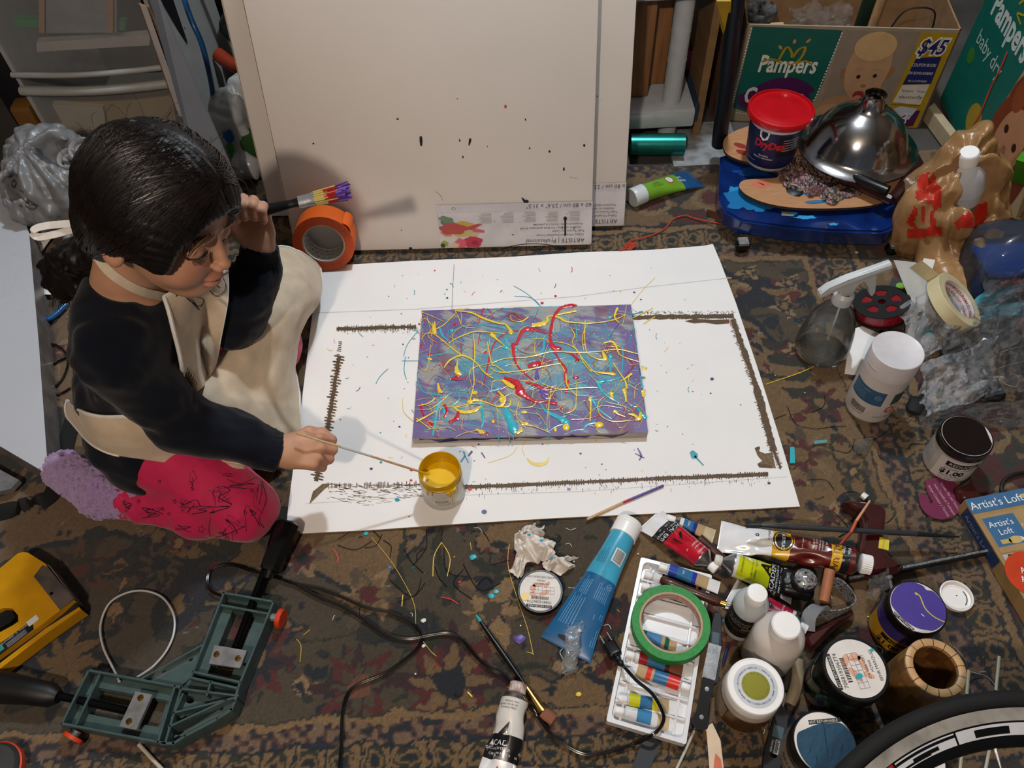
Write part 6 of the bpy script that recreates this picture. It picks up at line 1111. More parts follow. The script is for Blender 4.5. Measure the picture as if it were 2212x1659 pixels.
# ---------------- apron
APM=M('cream_canvas_cloth','d2bfa6',.85,noise=.05,ns=25,bump=.3,bs=1100,sheen=.15,col2='bfa98e'); HEM=M('white_cotton_tape','dcd8d2',.85,noise=.04,ns=100,bump=.3,bs=800)
def px_(p):
    q=Rcam.T@(np.array(p)-Ccam); return (CX_-F_*q[0]/q[2],CY_+F_*q[1]/q[2])
def cloth(name,ctrl,nu,nv,par=None,amp=.004,on=None,lim=9,off=.012,seed=0,mat=APM,th=.0018,k=(3,2)):
    f=patchfn([[P(x,y,z) for x,y,z in r] for r in ctrl]); V=[];
    for j in range(nv+1):
        for i in range(nu+1):
            u,v=i/nu,j/nv; p=f(u,v); e=.004; a=f(min(u+e,1),v)-f(max(u-e,0),v); c=f(u,min(v+e,1))-f(u,max(v-e,0)); n=a.cross(c).normalized()
            if on is not None:
                q_=px_(p); hit=cast(on,q_[0],q_[1],.006)
                if hit is not None and (hit-p).length<lim: p=hit
            d=amp*(fbm(u*k[0]*2+seed,v*k[1]*2,seed)-.5)*2+amp*.8*math.sin(u*k[0]*5+v*3+seed)*.5; q=p+n*float(d); q.z=max(q.z,.0055); V.append(q)
    if on is not None:
        for _ in range(14): V=[(V[k]*2+V[max(k-nu-1,k%(nu+1))]+V[min(k+nu+1,nv*(nu+1)+k%(nu+1))])*.25 if (k%(nu+1) in (0,nu)) else (V[k-1]+V[k+1]+V[max(k-nu-1,k%(nu+1))]+V[min(k+nu+1,nv*(nu+1)+k%(nu+1))])*.25 for k in range(len(V))]
        V=[v+(Vector(Ccam)-v).normalized()*off for v in V]
    Q=[(j*(nu+1)+i,j*(nu+1)+i+1,(j+1)*(nu+1)+i+1,(j+1)*(nu+1)+i) for j in range(nv) for i in range(nu)]
    b=MB(); b.add(V,Q,mat); o=b.build(name,smooth=180); m=o.modifiers.new('t','SOLIDIFY'); m.thickness=th; m.offset=0
    return o,[[V[j*(nu+1)+i] for i in range(nu+1)] for j in range(nv+1)]
sk=[[(388,872,.215),(420,832,.215),(455,790,.21),(490,745,.20),(520,700,.19),(545,640,.18),(560,590,.15)],
    [(440,905,.185),(470,862,.195),(505,812,.185),(535,758,.185),(560,700,.20),(575,630,.19),(582,560,.15)],
    [(495,935,.15),(520,880,.16),(545,828,.15),(570,765,.16),(596,695,.19),(612,620,.19),(606,533,.14)],
    [(545,960,.10),(570,905,.11),(590,850,.11),(610,780,.12),(636,700,.15),(655,625,.16),(648,542,.12)],
    [(600,975,.05),(622,925,.055),(625,860,.055),(635,785,.06),(656,705,.08),(682,635,.10),(682,562,.08)],
    [(630,985,.012),(652,930,.010),(645,858,.012),(638,785,.014),(658,708,.018),(690,632,.05),(695,580,.05)]]
ap,Vg=cloth('apron',sk,60,50,amp=.008,seed=2.2,k=(3,2)); keep(ap)
PAR=ap
def sub(o): o.parent=ap; return o
b=MB(); edge=[Vg[j][60] for j in range(0,51)]+[Vg[50][i] for i in range(59,-1,-1)]; b.tube([p+Vector((0,0,.001)) for p in edge],.0026,HEM,n=6,flat=1); sub(b.build('white_hem',label='white stitched hem'))
bib=[[(352,640,.372),(390,618,.375),(435,595,.37),(486,573,.355)],
     [(362,690,.335),(400,660,.348),(445,640,.345),(490,640,.32)],
     [(374,750,.29),(410,720,.31),(448,705,.305),(482,700,.27)],
     [(388,810,.235),(420,790,.25),(450,775,.245),(470,765,.215)],
     [(402,868,.20),(425,850,.205),(447,825,.20),(462,800,.19)]]
bo,Vb=cloth('apron_bib',bib,34,34,on=bvh_of(sw),lim=.11,off=.012,amp=.003,seed=5.1,k=(2,2)); sub(bo)
b=MB(); ed=[Vb[j][0] for j in range(34,-1,-1)]+[Vb[0][i] for i in range(1,35)]; b.tube(ed,.003,HEM,n=6); 
b.tube([Vb[j][34] for j in range(35)],.0014,HEM,n=5); sub(b.build('bib_hem'))
def strapcloth(name,pts,w_,mat=HEM,up=(0,0,1),par=ap,lab=None): 
    o=strap([P(x,y,z) for x,y,z in pts],w_,mat,name=name,up=up,lab=lab); o.parent=par; return o
_b=MB()
for _o in (body,sw):
    _b.add([v.co.copy() for v in _o.data.vertices],[tuple(p.vertices) for p in _o.data.polygons],SWM)
bbv=BVHTree.FromPolygons([Vector(v) for v in _b.v],_b.f)
nsp=[(lambda w:px_(w)+(w.z,))(w) for w in [cast(bbv,p.x,p.y,.004) for p in cr([(205,528,0),(222,560,0),(245,588,0),(283,615,0),(320,631,0),(354,643,0)],3)] if w is not None]; nsp=[q for i,q in enumerate(nsp) if i==0 or abs(q[2]-nsp[i-1][2])<.06]
strapcloth('neck_strap',nsp,.0115,up=(.3,.6,.6),mat=M('apron_tape','c9bba4',.85,noise=.05,ns=60,bump=.3,bs=900))
0 and strapcloth('neck_strap',[(190,492,.475),(203,520,.47),(222,555,.455),(248,590,.435),(285,616,.418),(322,632,.40),(354,642,.378)],.014,up=(.5,.5,.6),mat=M('apron_tape','c9bba4',.85,noise=.05,ns=60,bump=.3,bs=900))
strapcloth('tie_loop',[(200,492,.475),(160,484,.465),(115,486,.455),(82,492,.45),(70,502,.445),(84,512,.44),(120,506,.447),(160,496,.457),(194,494,.468)],.010,up=(0,.8,.6),lab='white knotted tie loop')
_tv,_tq=isomesh(lambda p:su(su(ell(p,[-.572,.772,.205],[.092,.115,.095]),ell(p,[-.592,.762,.115],[.095,.118,.075]),.03),ell(p,[-.565,.70,.075],[.085,.060,.045]),.03),(-.74,.55,.0),(-.40,1.0,.32),.006); tbv=BVHTree.FromPolygons([tuple(v) for v in _tv],[tuple(int(i) for i in q) for q in _tq])
side_=[[(146,862,.150),(185,880,.175),(235,888,.195),(290,884,.21),(345,915,.22),(400,955,.205),(455,990,.17),(530,1002,.12)],
       [(141,885,.135),(185,925,.150),(235,950,.165),(290,948,.178),(350,968,.180),(410,985,.165),(465,1000,.145),(530,1008,.11)],
       [(150,905,.115),(190,950,.125),(240,978,.135),(300,990,.140),(360,1000,.14),(415,1008,.13),(470,1012,.12),(530,1014,.10)]]
so,Vs=cloth('apron_side_panel',side_,50,16,on=tbv,amp=.0015,seed=8.4,k=(2,1)); sub(so)
b=MB(); b.tube([Vs[j][0] for j in range(17)]+[Vs[16][i] for i in range(1,18)],.0028,HEM,n=6); b.tube([Vs[0][i] for i in range(0,28)],.0028,HEM,n=6); sub(b.build('side_hem'))
avb=bvh_of(ap); b=MB(); SEAM=pm('9c8a70',.9)
for pts in ([(592,732),(570,800),(552,855),(536,897)],[(536,897),(500,893),(452,886)],[(604,640),(612,700),(598,760)],[(566,842),(590,846),(612,840)],[(556,862),(580,866),(604,858)]): oncloth(b,avb,pts,.0006,SEAM,6,.0012)
b.build('pocket_seam',ap,label='stitched pocket seam')
# ---------------- hair
def hairsdf(p):
    q=loc_(p); D=ell(q,[.005,0,.022],[.099,.083,.092]); D=su(D,ell(q,[-.040,0,-.030],[.053,.064,.058]),.02); D=su(D,ell(q,[.02,.060,.0],[.055,.030,.055]),.02)
    D=su(D,ell(q,[.02,-.060,.0],[.055,.030,.055]),.02)
    D=ss(D,ell(q,[.120,0,-.035],[.075,.090,.080]),.010); D=ss(D,ell(q,[.045,0,-.080],[.085,.110,.062]),.012)
    D=ss(D,ell(q,[.02,.098,-.050],[.05,.03,.045]),.010)
    th=np.arctan2(q[:,1],q[:,2]+.02); g=np.cos(th*55+14*vn(q[:,0]*14,q[:,1]*14,q[:,2]*14)); D=D+.0009*g+.004*(vn(q[:,0]*28,th*5,q[:,2]*9)-.5)-.0
    D=D+.006*np.exp(-(q[:,1]/.0025)**2)*((q[:,2]>.05)&(q[:,0]>-.03))
    return D
HRM=M('dark_hair','0e0807',.5,noise=.3,ns=40,spec=.4,col2='0b0605'); HRS=M('dark_hair_strand','150c0a',.36,noise=.3,ns=60,spec=.6)
hr=keep(iso('hair',hairsdf,tuple(Hc-.16),tuple(Hc+.16),.0028,HRM))
hb=bvh_of(hr); b=MB(); random.seed(31); knot=P(200,556,.445); cen=hl_(-.010,0,.005)
def surfdir(v,out=.0012):
    v=Vector(v).normalized(); loc,n,i,_=hb.ray_cast(cen+v*.3,-v); return None if loc is None else loc+v*out
def L2w(a,b_,c): return Vector(fd*a+rd_*b_+td*c)
kd=(knot-cen).normalized()
for k in range(2600):
    s=1 if random.random()<.62 else -1; t=random.random(); st=L2w(.085-.14*t,s*.003,.066+.030*math.sin(t*2.3)).normalized(); mid=L2w(random.uniform(.035,-.045)-.03*t,s*.085,random.uniform(.075,-.035)).normalized(); 
    o_=random.uniform(.0003,.0022); pts=[]
    t0=random.uniform(0,.45); t1=random.uniform(.6,1)
    for j in range(11):
        u=t0+(t1-t0)*j/10; v=(st*(1-u)**2+mid*2*u*(1-u)*1.1+kd*u*u).normalized(); v=(v+Vector((vn(v.x*9+k,u*3)-.5,vn(v.y*9,u*3+k)-.5,0))*.03).normalized()
        q=surfdir(v,o_); 
        if q is None: break
        pts.append(q)
    run=[]
    for q in pts:
        if run and (q-run[-1]).length>.035: break
        run.append(q)
    if len(run)>3: b.tube(run,[.0002]+[random.uniform(.00035,.0007)]*(len(run)-2)+[.0002],HRS,n=3,caps=False)
for k in range(46):   # fly-away strands
    s=random.choice([1,1,-1]); v=L2w(random.uniform(-.1,.08),s*.06*random.random(),random.uniform(.0,.1)).normalized(); p=surfdir(v,.0)
    if p is None: continue
    e=p+(v*.5+L2w(random.uniform(-.8,.8),random.uniform(-.8,.8),.3)).normalized()*random.uniform(.01,.035); b.tube(cr([p,(p+e)/2+v*.006,e],4),.00022,HRS,n=3,caps=False)
for k in range(300):   # soft fringe over the hairline
    s=1 if random.random()<.72 else -1; a0_=random.uniform(.045,.097); b1=random.uniform(.045,.082); c1=random.uniform(-.030,.020); a1_=random.uniform(.02,.075); pts=[]
    for j in range(9):
        u=j/8; v=Vector((a0_*(1-u)+a1_*u,s*(.004+b1*math.sin(u*pi/2)),.062*(1-u)+c1*u)); n_=math.sqrt((v.x/.0985)**2+(v.y/.083)**2+(v.z/.0915)**2); v=v/n_*random.uniform(1.005,1.03); pts.append(hl_(v.x+.005,v.y,v.z+.022))
    b.tube(pts,[.0002]+[random.uniform(.0003,.0006)]*7+[.00015],HRS,n=3,caps=False)
for pts in [[(395,560,.50),(385,590,.47),(392,625,.44),(410,650,.42)],[(400,555,.50),(405,585,.47),(400,615,.44),(380,640,.41)],[(455,545,.50),(462,580,.47),(480,600,.43),(487,625,.40),(470,640,.38),(450,625,.38)],[(440,560,.49),(450,600,.45),(475,622,.42)],[(375,560,.49),(372,595,.46),(385,620,.43),(430,668,.39),(410,640,.40)],[(470,350,.56),(520,370,.55),(548,400,.53),(552,420,.52)],[(500,380,.56),(530,395,.54),(540,425,.52)],[(410,640,.42),(440,645,.41),(430,662,.40),(400,645,.40)]]:
    for j in range(3): b.tube(cr([P(x+random.uniform(-3,3),y+random.uniform(-2,2),z) for x,y,z in pts],6),.00035,HRS,n=4,caps=False)
keep(b.build('hair_strands'))
# ponytail
kw=Vector(knot); end=P(148,590,.40); e2=P(140,650,.36)
def pony(p):
    m=(kw+end)/2+Vector((0,0,.012)); D=chain(p,[A(kw+Vector((.02,-.002,.004))),A(kw),A(m),A(end),A(e2)],[.030,.020,.024,.030,.006],.02); return D+.010*(vn(p[:,0]*55,p[:,1]*90,p[:,2]*55)-.5)+.006*(vn(p[:,0]*160,p[:,1]*160,p[:,2]*160)-.5)
pt=keep(iso('ponytail',pony,tuple(min(a,b_,c)-.05 for a,b_,c in zip(kw,end,e2)),tuple(max(a,b_,c)+.05 for a,b_,c in zip(kw,end,e2)),.0025,HRM))
b=MB()
for k in range(70):
    a=kw+Vector([random.gauss(0,.008) for _ in range(3)]); m=(kw+end)/2+Vector([random.gauss(0,.013) for _ in range(3)]); c=end+Vector([random.gauss(0,.013) for _ in range(3)]); d=e2+Vector([random.gauss(0,.009) for _ in range(3)]); b.tube(cr([a,m,c,d],6),.0004,HRS,n=3,caps=False)
keep(b.build('ponytail_strands'))
# ---------------- brush held in the raised hand
a0=P(541,462,.402); a1=P(757,410,.428); d=(a1-a0); L=d.length; d.normalize(); br_=thing('paintbrush','wide brush in the raised hand, its bristles caked in yellow, red and violet','paintbrush',mw=fr(a0,d,(0,-.6,.8)))
b=MB(); b.tube([(t*L,0,0) for t in (-.16,0,.15,.30,.42,.46,.49)],[.0042,.0062,.0085,.0080,.0062,.0066,.0080],pm('0b0b0c',.45),n=20,flat=.75,upv=(0,0,1)); b.build('handle',br_)
b=MB(); b.tube([(t*L,0,0) for t in (.485,.50,.52,.54,.56,.58,.60,.63,.655)],[.0088,.0092,.0086,.0094,.0086,.0094,.0088,.0098,.0100],STEEL,n=24,flat=.6,upv=(0,0,1)); b.build('ferrule',br_)
b=MB(); random.seed(6); cm=[pm('c9b56a',.5),pm('a81c24',.4),pm('5a3c8c',.4),pm('8c6cc0',.4)]
for k in range(150):
    y=random.uniform(-.0095,.0095); z=random.uniform(-.0055,.0055); e=L*random.uniform(.93,1.0); sp=1.1+.25*random.random(); c1=random.uniform(.74,.80); c2=random.uniform(.84,.90); pts=[(L*.65,y,z),(L*c1,y*1.1,z*1.1),(L*c2,y*1.15,z*1.2),(e,y*sp+random.uniform(-.001,.001),z*sp)]; b.tube(pts,.0009,cm[0],n=4,mats=[cm[0],cm[1] if random.random()<.75 else cm[0],cm[2] if random.random()<.7 else cm[3]])
b.build('bristles',br_)
# ============================================================ right-hand side
def slab(name,label,cat,c4,th,mat,kind=None,parent=None,nrm=None,lab=None,side=None):
    w=[Vector(p) for p in c4]; n=nrm or (w[1]-w[0]).cross(w[3]-w[0]).normalized(); b=MB(); v=w+[p-Vector(n)*th for p in w]
    b.add(v,[(0,1,2,3),(7,6,5,4),(0,4,5,1),(1,5,6,2),(2,6,7,3),(3,7,4,0)],[mat]+[side or mat]*5); o=b.build(name,parent,smooth=0,label=lab)
    if label: tag(o,label,cat,kind=kind)
    return o
def quadsurf(a,b_,c,d):   # bilinear: a=TL,b=TR,c=BR,d=BL ; u right, v down (0..1)
    a,b_,c,d=map(Vector,(a,b_,c,d)); n=(b_-a).cross(d-a).normalized(); n=-n
    def s(u,v,h=0): return (a*(1-u)+b_*u)*(1-v)+(d*(1-u)+c*u)*v+n*h
    return s
# diaper box 1 : printed carton
CT=M('carton_print_cream','988a76',.55,noise=.05); BRN=M('raw_cardboard','8a6a48',.9,noise=.1)
bl=P(1586,258,.0);brr=P(1992,276,.0); yy=(bl.y+brr.y)/2; d=(brr-bl); d.normalize(); hB=.245
tl_=P(1598,41,hB); tr__=P(2076,50,hB); o=Vector((bl.x,bl.y,RZ)); 
bx=Vector(((bl.x+brr.x+tl_.x+tr__.x)/4,(bl.y+brr.y+tl_.y+tr__.y)/4,0)); d=((brr-bl)+(tr__-tl_)); d.z=0; WB=d.length/2; d.normalize(); back_=Vector((-d.y,d.x,0))
root=thing('printed_carton','open teal and yellow diaper carton with a baby picture, behind the red-lidded tub','cardboard box',mw=fr((bx.x,bx.y,-.0095),d))
DB_=.26; b=MB(); t=.004
for c,s_ in (((0,t/2,hB/2),(WB,t,hB)),((0,DB_-t/2,hB/2),(WB,t,hB)),((-WB/2+t/2,DB_/2,hB/2),(t,DB_,hB)),((WB/2-t/2,DB_/2,hB/2),(t,DB_,hB)),((0,DB_/2,t/2),(WB,DB_,t))): b.box(c,s_,CT if c[1]==t/2 else BRN)
b.build('carton_walls',root,smooth=0)
S=lambda u,v,h: Vector((-WB/2+u*WB,-h,hB-v*hB))       # u 0..1, v down 0..1
St=lambda u,v,h: Vector((-WB/2+u,-h,v))
TEALB=pm('085a50',.5); YEL2=pm('a88c0c',.5); NVY=pm('1a2164',.45); PURB=pm('4c1750',.45)
b=MB(); b.d_poly(S,[(.03,.015),(.455,.03),(.44,.55),(.41,.85),(.30,.93),(.12,.90),(.02,.84)],TEALB,h=.0006)
for (x0,y0),(x1,y1),n in (((.025,.03),(.012,.80),26),((.458,.05),(.425,.72),22),((.425,.72),(.30,.95),8),((.30,.95),(.03,.89),16)):
    for k in range(n): tt_=(k+.0)/n; t2=(k+.5)/n; b.d_line(S,[(x0+(x1-x0)*tt_,y0+(y1-y0)*tt_),(x0+(x1-x0)*t2,y0+(y1-y0)*t2)],.006,WHITE,h=.0009)
b.d_text(St,'Pampers',WB*.245,hB*.605,.058,pm('d8dcd8'),h=.0012,bold=.025,w=WB*.285,shear=.1)
pp=cr([(.19,.34,0),(.215,.20,0),(.245,.25,0),(.255,.30,0),(.275,.22,0),(.305,.20,0),(.295,.31,0),(.255,.37,0),(.235,.34,0)],6); b.d_line(S,[(p.x,p.y) for p in pp],.012,YEL2,h=.0013)
for pts in (((.11,.35),(.16,.32),(.21,.36)),((.28,.36),(.32,.33),(.36,.36))): pp=cr([(x,y,0) for x,y in pts],5); b.d_line(S,[(p.x,p.y) for p in pp],.016,YEL2,h=.0013)
for u,v in ((.185,.205),(.245,.145),(.31,.135)): b.d_ell(S,u,v,.008,.022,pm('c98a3c'),h=.0013,n=10,rot=(u-.245)*6)
pp=[(.5+.5*math.cos(a),.5+.5*math.sin(a)) for a in np.linspace(0,2*pi,36)]; b.d_poly(S,[(.03+.37*x+(.04 if y<.3 else 0),.575+.33*y-.08*math.sin(x*3)*(y<.5)) for x,y in pp],PURB,h=.0012); b.d_text(St,'Cruisers',WB*.215,hB*.30,.060,pm('d6d2d6'),h=.0016,bold=.03,w=WB*.30)
# baby picture (generic)
SK1=pm('a88262',.5);SK2=pm('b4906e',.5);SK3=pm('966a4a',.5)
b.d_rect(S,.46,.03,.82,.92,pm('8c7e70',.5),h=.0006)
for u,v,ru,rv,m_,h_,r in [(.60,.80,.15,.14,SK1,.0010,0),(.54,.85,.10,.09,SK2,.0012,.3),(.70,.82,.08,.10,SK3,.0011,0),(.635,.38,.105,.33,SK2,.0014,0),(.635,.17,.098,.14,pm('c9a878',.5),.0016,0),(.645,.55,.085,.13,SK2,.0017,0),(.745,.42,.018,.06,SK3,.0013,.2),(.525,.44,.015,.05,SK3,.0013,0),(.60,.465,.014,.017,pm('a89888'),.0020,0),(.68,.45,.014,.017,pm('a89888'),.0020,0),(.602,.468,.010,.020,pm('2a1a14'),.0023,0),(.68,.453,.010,.020,pm('2a1a14'),.0023,0),(.640,.56,.014,.020,SK3,.0020,0),(.632,.655,.028,.045,pm('8a2c28'),.0020,0),(.632,.68,.018,.022,pm('c87868'),.0023,0)]: b.d_ell(S,u,v,ru,rv,m_,h=h_,n=28,rot=r)
for u0 in (.60,.68): pp=cr([(u0-.022,.405,0),(u0,.385,0),(u0+.022,.40,0)],4); b.d_line(S,[(p.x,p.y) for p in pp],.008,pm('a8845c'),h=.0021)
b.d_poly(S,[(.825,.03),(.99,.03),(.985,.99),(.80,.99)],YEL2,h=.0007)
b.d_poly(S,[(.845,.27),(.96,.25),(.965,.52),(.83,.535)],NVY,h=.0012); b.d_poly(S,[(.83,.54),(.96,.525),(.955,.74),(.815,.72)],pm('cdc9c4'),h=.0012)
b.d_text(St,'$45',WB*.902,hB*.83,.052,pm('dcdcdc'),h=.0014,bold=.08,w=WB*.145,shear=.2); b.d_text(St,'$45',WB*.902,hB*.83,.048,NVY,h=.0020,bold=.02,w=WB*.128,shear=.2)
for tx_,v_,s_,c_ in (('COUPON BOOK',.335,.011,'dcdcdc'),('EN BONS-RABAIS',.415,.010,'dcdcdc'),('EN LA CUPONERA',.495,.007,'dcdcdc'),('Pampers   Venus',.60,.010,'1c5a58'),('shutterfly',.665,.012,'222222'),('REMISE EN MAGASIN',.86,.005,'333311')): b.d_text(St,tx_,WB*.895,hB*(1-v_),s_,pm(c_),h=.0017,w=WB*(.115 if s_>.0085 else .09))
for k in range(16): b.d_line(S,[(.815+.009*k,.745),(.819+.009*k,.745)],.010,INK,h=.0015)
b.d_poly(S,[(.78,.86),(.86,.80),(.97,.80),(.965,.97),(.88,1.0),(.74,1.0)],PURB,h=.0012); b.d_poly(S,[(.80,.83),(.86,.76),(.95,.78),(.93,.90),(.84,.92)],pm('b8c0d4'),h=.0014); b.d_text(St,'186',WB*.865,hB*.10,.042,pm('dcdcdc'),h=.0018,bold=.07,w=WB*.115); b.d_text(St,'186',WB*.865,hB*.10,.038,PURB,h=.0024,bold=.01,w=WB*.10)
b.build('printed_front',root,smooth=0,label='teal, beige and yellow print with baby face')
# things in the carton
cw=fr((bx.x,bx.y,-.0095),d)
def inbox(u,v,z): return cw@Vector((-WB/2+u*WB,v,z))
q=inbox(.09,.09,.07); gj=thing('glass_jar','smeared empty glass jar standing in the teal and yellow carton','jar',loc=q); b=MB(); b.lathe([(0,.0),(.034,0),(.036,.004),(.036,.12),(.033,.135),(.035,.15),(.037,.16),(.035,.166),(.0325,.160),(.030,.14),(.033,.12),(.033,.008),(0,.006)],M('smeared_glass','a8acb0',.15,trans=.6,noise=.4,ns=60),n=48); b.build('jar_glass',gj)
q=inbox(.09,.09,.005); tag(MB().box((q.x,q.y,.035),(.07,.07,.065),M('dark_scrap_box','2a2420',.8)).build('small_box'),'dark small box holding up the glass jar inside the carton','box')
q=inbox(.56,.06,0); ob=MB().tube([inbox(.60,.10,.01),inbox(.57,.05,.33)],.014,pm('1c3328',.5),n=16).build('marker_tube'); tag(ob,'dark green printed tube standing in the carton','tube')
ob=MB().tube([inbox(.655,.12,.01),inbox(.66,.09,.33)],.010,WOOD,n=12).build('wooden_dowel'); tag(ob,'plain wooden dowel standing in the carton beside the green tube','dowel')
b=MB(); c=cr([inbox(.70,.06,.17),inbox(.74,.05,.25),inbox(.82,.05,.265),inbox(.90,.06,.25),inbox(.93,.07,.2)],8); b.tube(c,.0018,INK,n=6); tag(b.build('wire_hoop'),'thin black wire hoop arching out of the carton','wire')
FILM=thin('crinkled_clear_film','f8fafc',.07,.06,1.3,.9,45)
def film(name,label,o,ux,uy,amp,seed,nu=30,nv=26,k=5,mat=None,z0=.004,cat='plastic wrapper',curl=.0):
    o,ux,uy=Vector(o),Vector(ux),Vector(uy); n=ux.cross(uy).normalized(); 
    def f(u,v):
        a=u+.08*(vn(v*7,seed)-.5); c_=v+.10*(vn(u*6,seed+9)-.5); h=abs(vn(u*k,v*k,seed)-.5)*2+.5*abs(vn(u*k*2.7,v*k*2.7,seed+3)-.5)*2; p=o+ux*a+uy*c_+n*(amp*float(h)+curl*(u-.5)**2); p.z=max(p.z,z0); return p
    b=MB(); b.grid(f,nu,nv,mat or FILM); ob=b.build(name,smooth=24); return tag(ob,label,cat) if label else ob
film('plastic_wrapper','crumpled clear film lying on top of the clutter in the carton',inbox(.24,.03,.20),d*.13,back_*.08+Vector((0,0,.02)),.03,3,z0=.1)
q=inbox(.17,.05,.18); tag(MB().box((q.x,q.y,.20),(.03,.02,.02),WOOD,bev=.002,T=Matrix.Identity(4)).build('wood_offcut'),'small pale wood offcut beside the glass jar in the carton','wood piece')
# spackling tub
q=P(1689,230,.207); tz=.083; tb=thing('spackling_tub','white and blue spackling tub with a bright red lid standing on the wooden palette','tub',loc=(q.x,q.y,tz),rz=toC(q)+pi/2); R=.058; b=MB(); b.lathe([(0,.001),(R*.80,0),(R*.83,.002),(R*.97,.104),(R*1.04,.106),(R*1.04,.113),(R,.114)],pm('c9c9cc',.3),n=64)
s=lambda u,v,h:(lambda r:Vector(((r+h)*math.sin(u/R),-(r+h)*math.cos(u/R),v)))(R*(.83+.14*(v-.002)/.102)+.0003)
b.grid(lambda u,v:s(-.090+.175*u,.008+.088*v,0),48,4,pm('10194e',.4)); b.grid(lambda u,v:s(.014+.060*u,.040+.050*v+.012*(1-u)*0,.0003),20,3,pm('0d0d12',.4)); b.d_poly(s,[(-.085,.062),(-.050,.074),(-.045,.092),(-.085,.095)],pm('0b0b10'),h=.0003)
b.d_poly(s,[(-.030,.096),(-.008,.096),(-.010,.080),(-.020,.074),(-.029,.082)],WHITE,h=.0006); b.d_text(s,'DAP',-.019,.089,.0085,INK,h=.0009,bold=.03); b.d_text(s,'DryDex',-.002,.064,.025,pm('c01c2e'),h=.0009,bold=.05,w=.072,shear=.15); b.d_text(s,'Spackling\nPlâtre à reboucher',-.012,.036,.0062,WHITE,h=.0007)
for k in range(5): b.d_rect(s,.024,.080-.0065*k,.060,.0825-.0065*k,pm('8a8a90'),h=.0007,nu=5)
b.d_text(s,'Dry Time Indicator',-.045,.020,.004,pm('b8b8c8'),h=.0006); b.build('tub_body',tb)
b=MB(); b.lathe([(R*1.06,.108),(R*1.15,.110),(R*1.15,.118),(R*1.12,.122),(R*1.06,.123),(R*1.04,.1185),(R*.9,.118),(R*.85,.1195),(R*.5,.1195),(0,.119)],pm('b80e18',.28,coat=.4),n=72); b.build('lid',tb)
# platform cart
BLU=M('blue_glossy_plastic','0b2a6a',.2,noise=.25,ns=20,coat=.7); 
ct=[P(1556,335,.066),P(1553,425,.066),P(1566,455,.066),P(1600,474,.066),P(1700,489,.066),P(1800,497,.066),P(1910,500,.066),P(1930,492,.066),P(1936,400,.066),P(1942,320,.066),P(1900,300,.066),P(1700,290,.066)]
o=sum(ct,Vector())/len(ct); crt=thing('platform_cart','glossy blue platform cart with dark upright handle tube, paint smeared on its deck','cart',loc=(o.x,o.y,0)); poly=[(p.x-o.x,p.y-o.y) for p in ct]
b=MB(); b.prism(poly,.030,.060,BLU); b.prism([(x*.975,y*.955) for x,y in poly],.060,.0635,BLU)
for k in range(3): pass
b.build('deck',crt,smooth=30)
b=MB(); s=lambda u,v,h:(lambda p:Vector((p.x-o.x,p.y-o.y,.0636+h)))(P(u,v,.0636)); rb_=random.Random(4)
for cx,cy,rx,ry,m_ in [(1605,430,38,24,'1c6fa8'),(1590,415,18,12,'2c8cc4'),(1640,445,30,12,'1c6fa8'),(1625,372,40,9,'123c7c'),(1740,470,22,4,'3a9cd4'),(1715,462,8,3,'3a9cd4'),(1800,485,10,3,'3a9cd4')]: b.d_ell(s,cx,cy,rx,ry,pm(m_,.3),h=.0005+cx*1e-6%.0007+ry*1e-5,n=28,fn=lambda a:1+.18*math.sin(5*a+cx)+.1*math.sin(11*a))
b.d_poly(s,[(1688,457),(1715,459),(1714,468),(1688,466)],pm('7a7a6c'),h=.0006); b.build('paint_smears',crt,smooth=0)['kind']='stuff'
b=MB(); p0=P(1553,312,.045)-Vector((o.x,o.y,0)); p1=P(1594,-30,.42)-Vector((o.x,o.y,0)); b.tube([p0,p1],.0165,pm('131a24',.45,metal=.3),n=24); b.build('handle_tube',crt)
for x,y in ((-.16,-.10),(.14,-.13),(-.13,.08),(.15,.07)): b=MB(); b.lathe([(0,-.008),(.012,-.008),(.0145,-.006),(.0145,.006),(.012,.008),(0,.008)],BLACK,n=24,T=Matrix.Translation((x,y,.0155))@Matrix.Rotation(pi/2,4,'X')); b.box((x,y,.027),(.02,.02,.006),STEEL); b.build('caster_wheel',crt)
wb=[P(1528,452,.018),P(1640,487,.018),P(1760,503,.018),P(1925,512,.018),P(1935,500,.018),P(1640,440,.018)]; oo=P(1700,480,0)
b=MB(); b.prism([(p.x,p.y) for p in wb],RZ,.018,M('plywood_scrap','6a4a32',.7,noise=.2,ns=20)); tag(b.build('plywood_board',smooth=0),'rough plywood board under the front edge of the blue cart','board')
# wooden palette
zp=.0755; pal=[(1562,309),(1572,292),(1600,278),(1640,268),(1720,262),(1820,262),(1900,280),(1950,310),(1968,350),(1958,395),(1925,428),(1880,444),(1800,450),(1720,449),(1660,440),(1618,424),(1599,408),(1598,396),(1612,388),(1650,386),(1675,384),(1682,377),(1674,369),(1645,365),(1620,352),(1590,343),(1568,330)]
o2=P(1770,350,zp); pa_=thing('wooden_palette','kidney-shaped wooden paint palette with crusted colours on the blue cart','palette',loc=(o2.x,o2.y,zp)); f2=lambda u,v,h:(lambda p:Vector((p.x-o2.x,p.y-o2.y,.0046+h)))(P(u,v,zp+.0046))
pl=[(f2(p.x,p.y,0).x,f2(p.x,p.y,0).y) for p in cr([(x,y,0) for x,y in pal],4,True)]; b=MB(); b.prism(pl[::-1],-.0014,.0046,M('palette_ply','b08058',.55,noise=.08,ns=30,stretch=(1,6,1)),side=pm('3a2a1e',.7)); b.build('palette_board',pa_,smooth=30)
b=MB(); b.lathe([(.03,-.0115),(.03,-.0014)],BRN); 
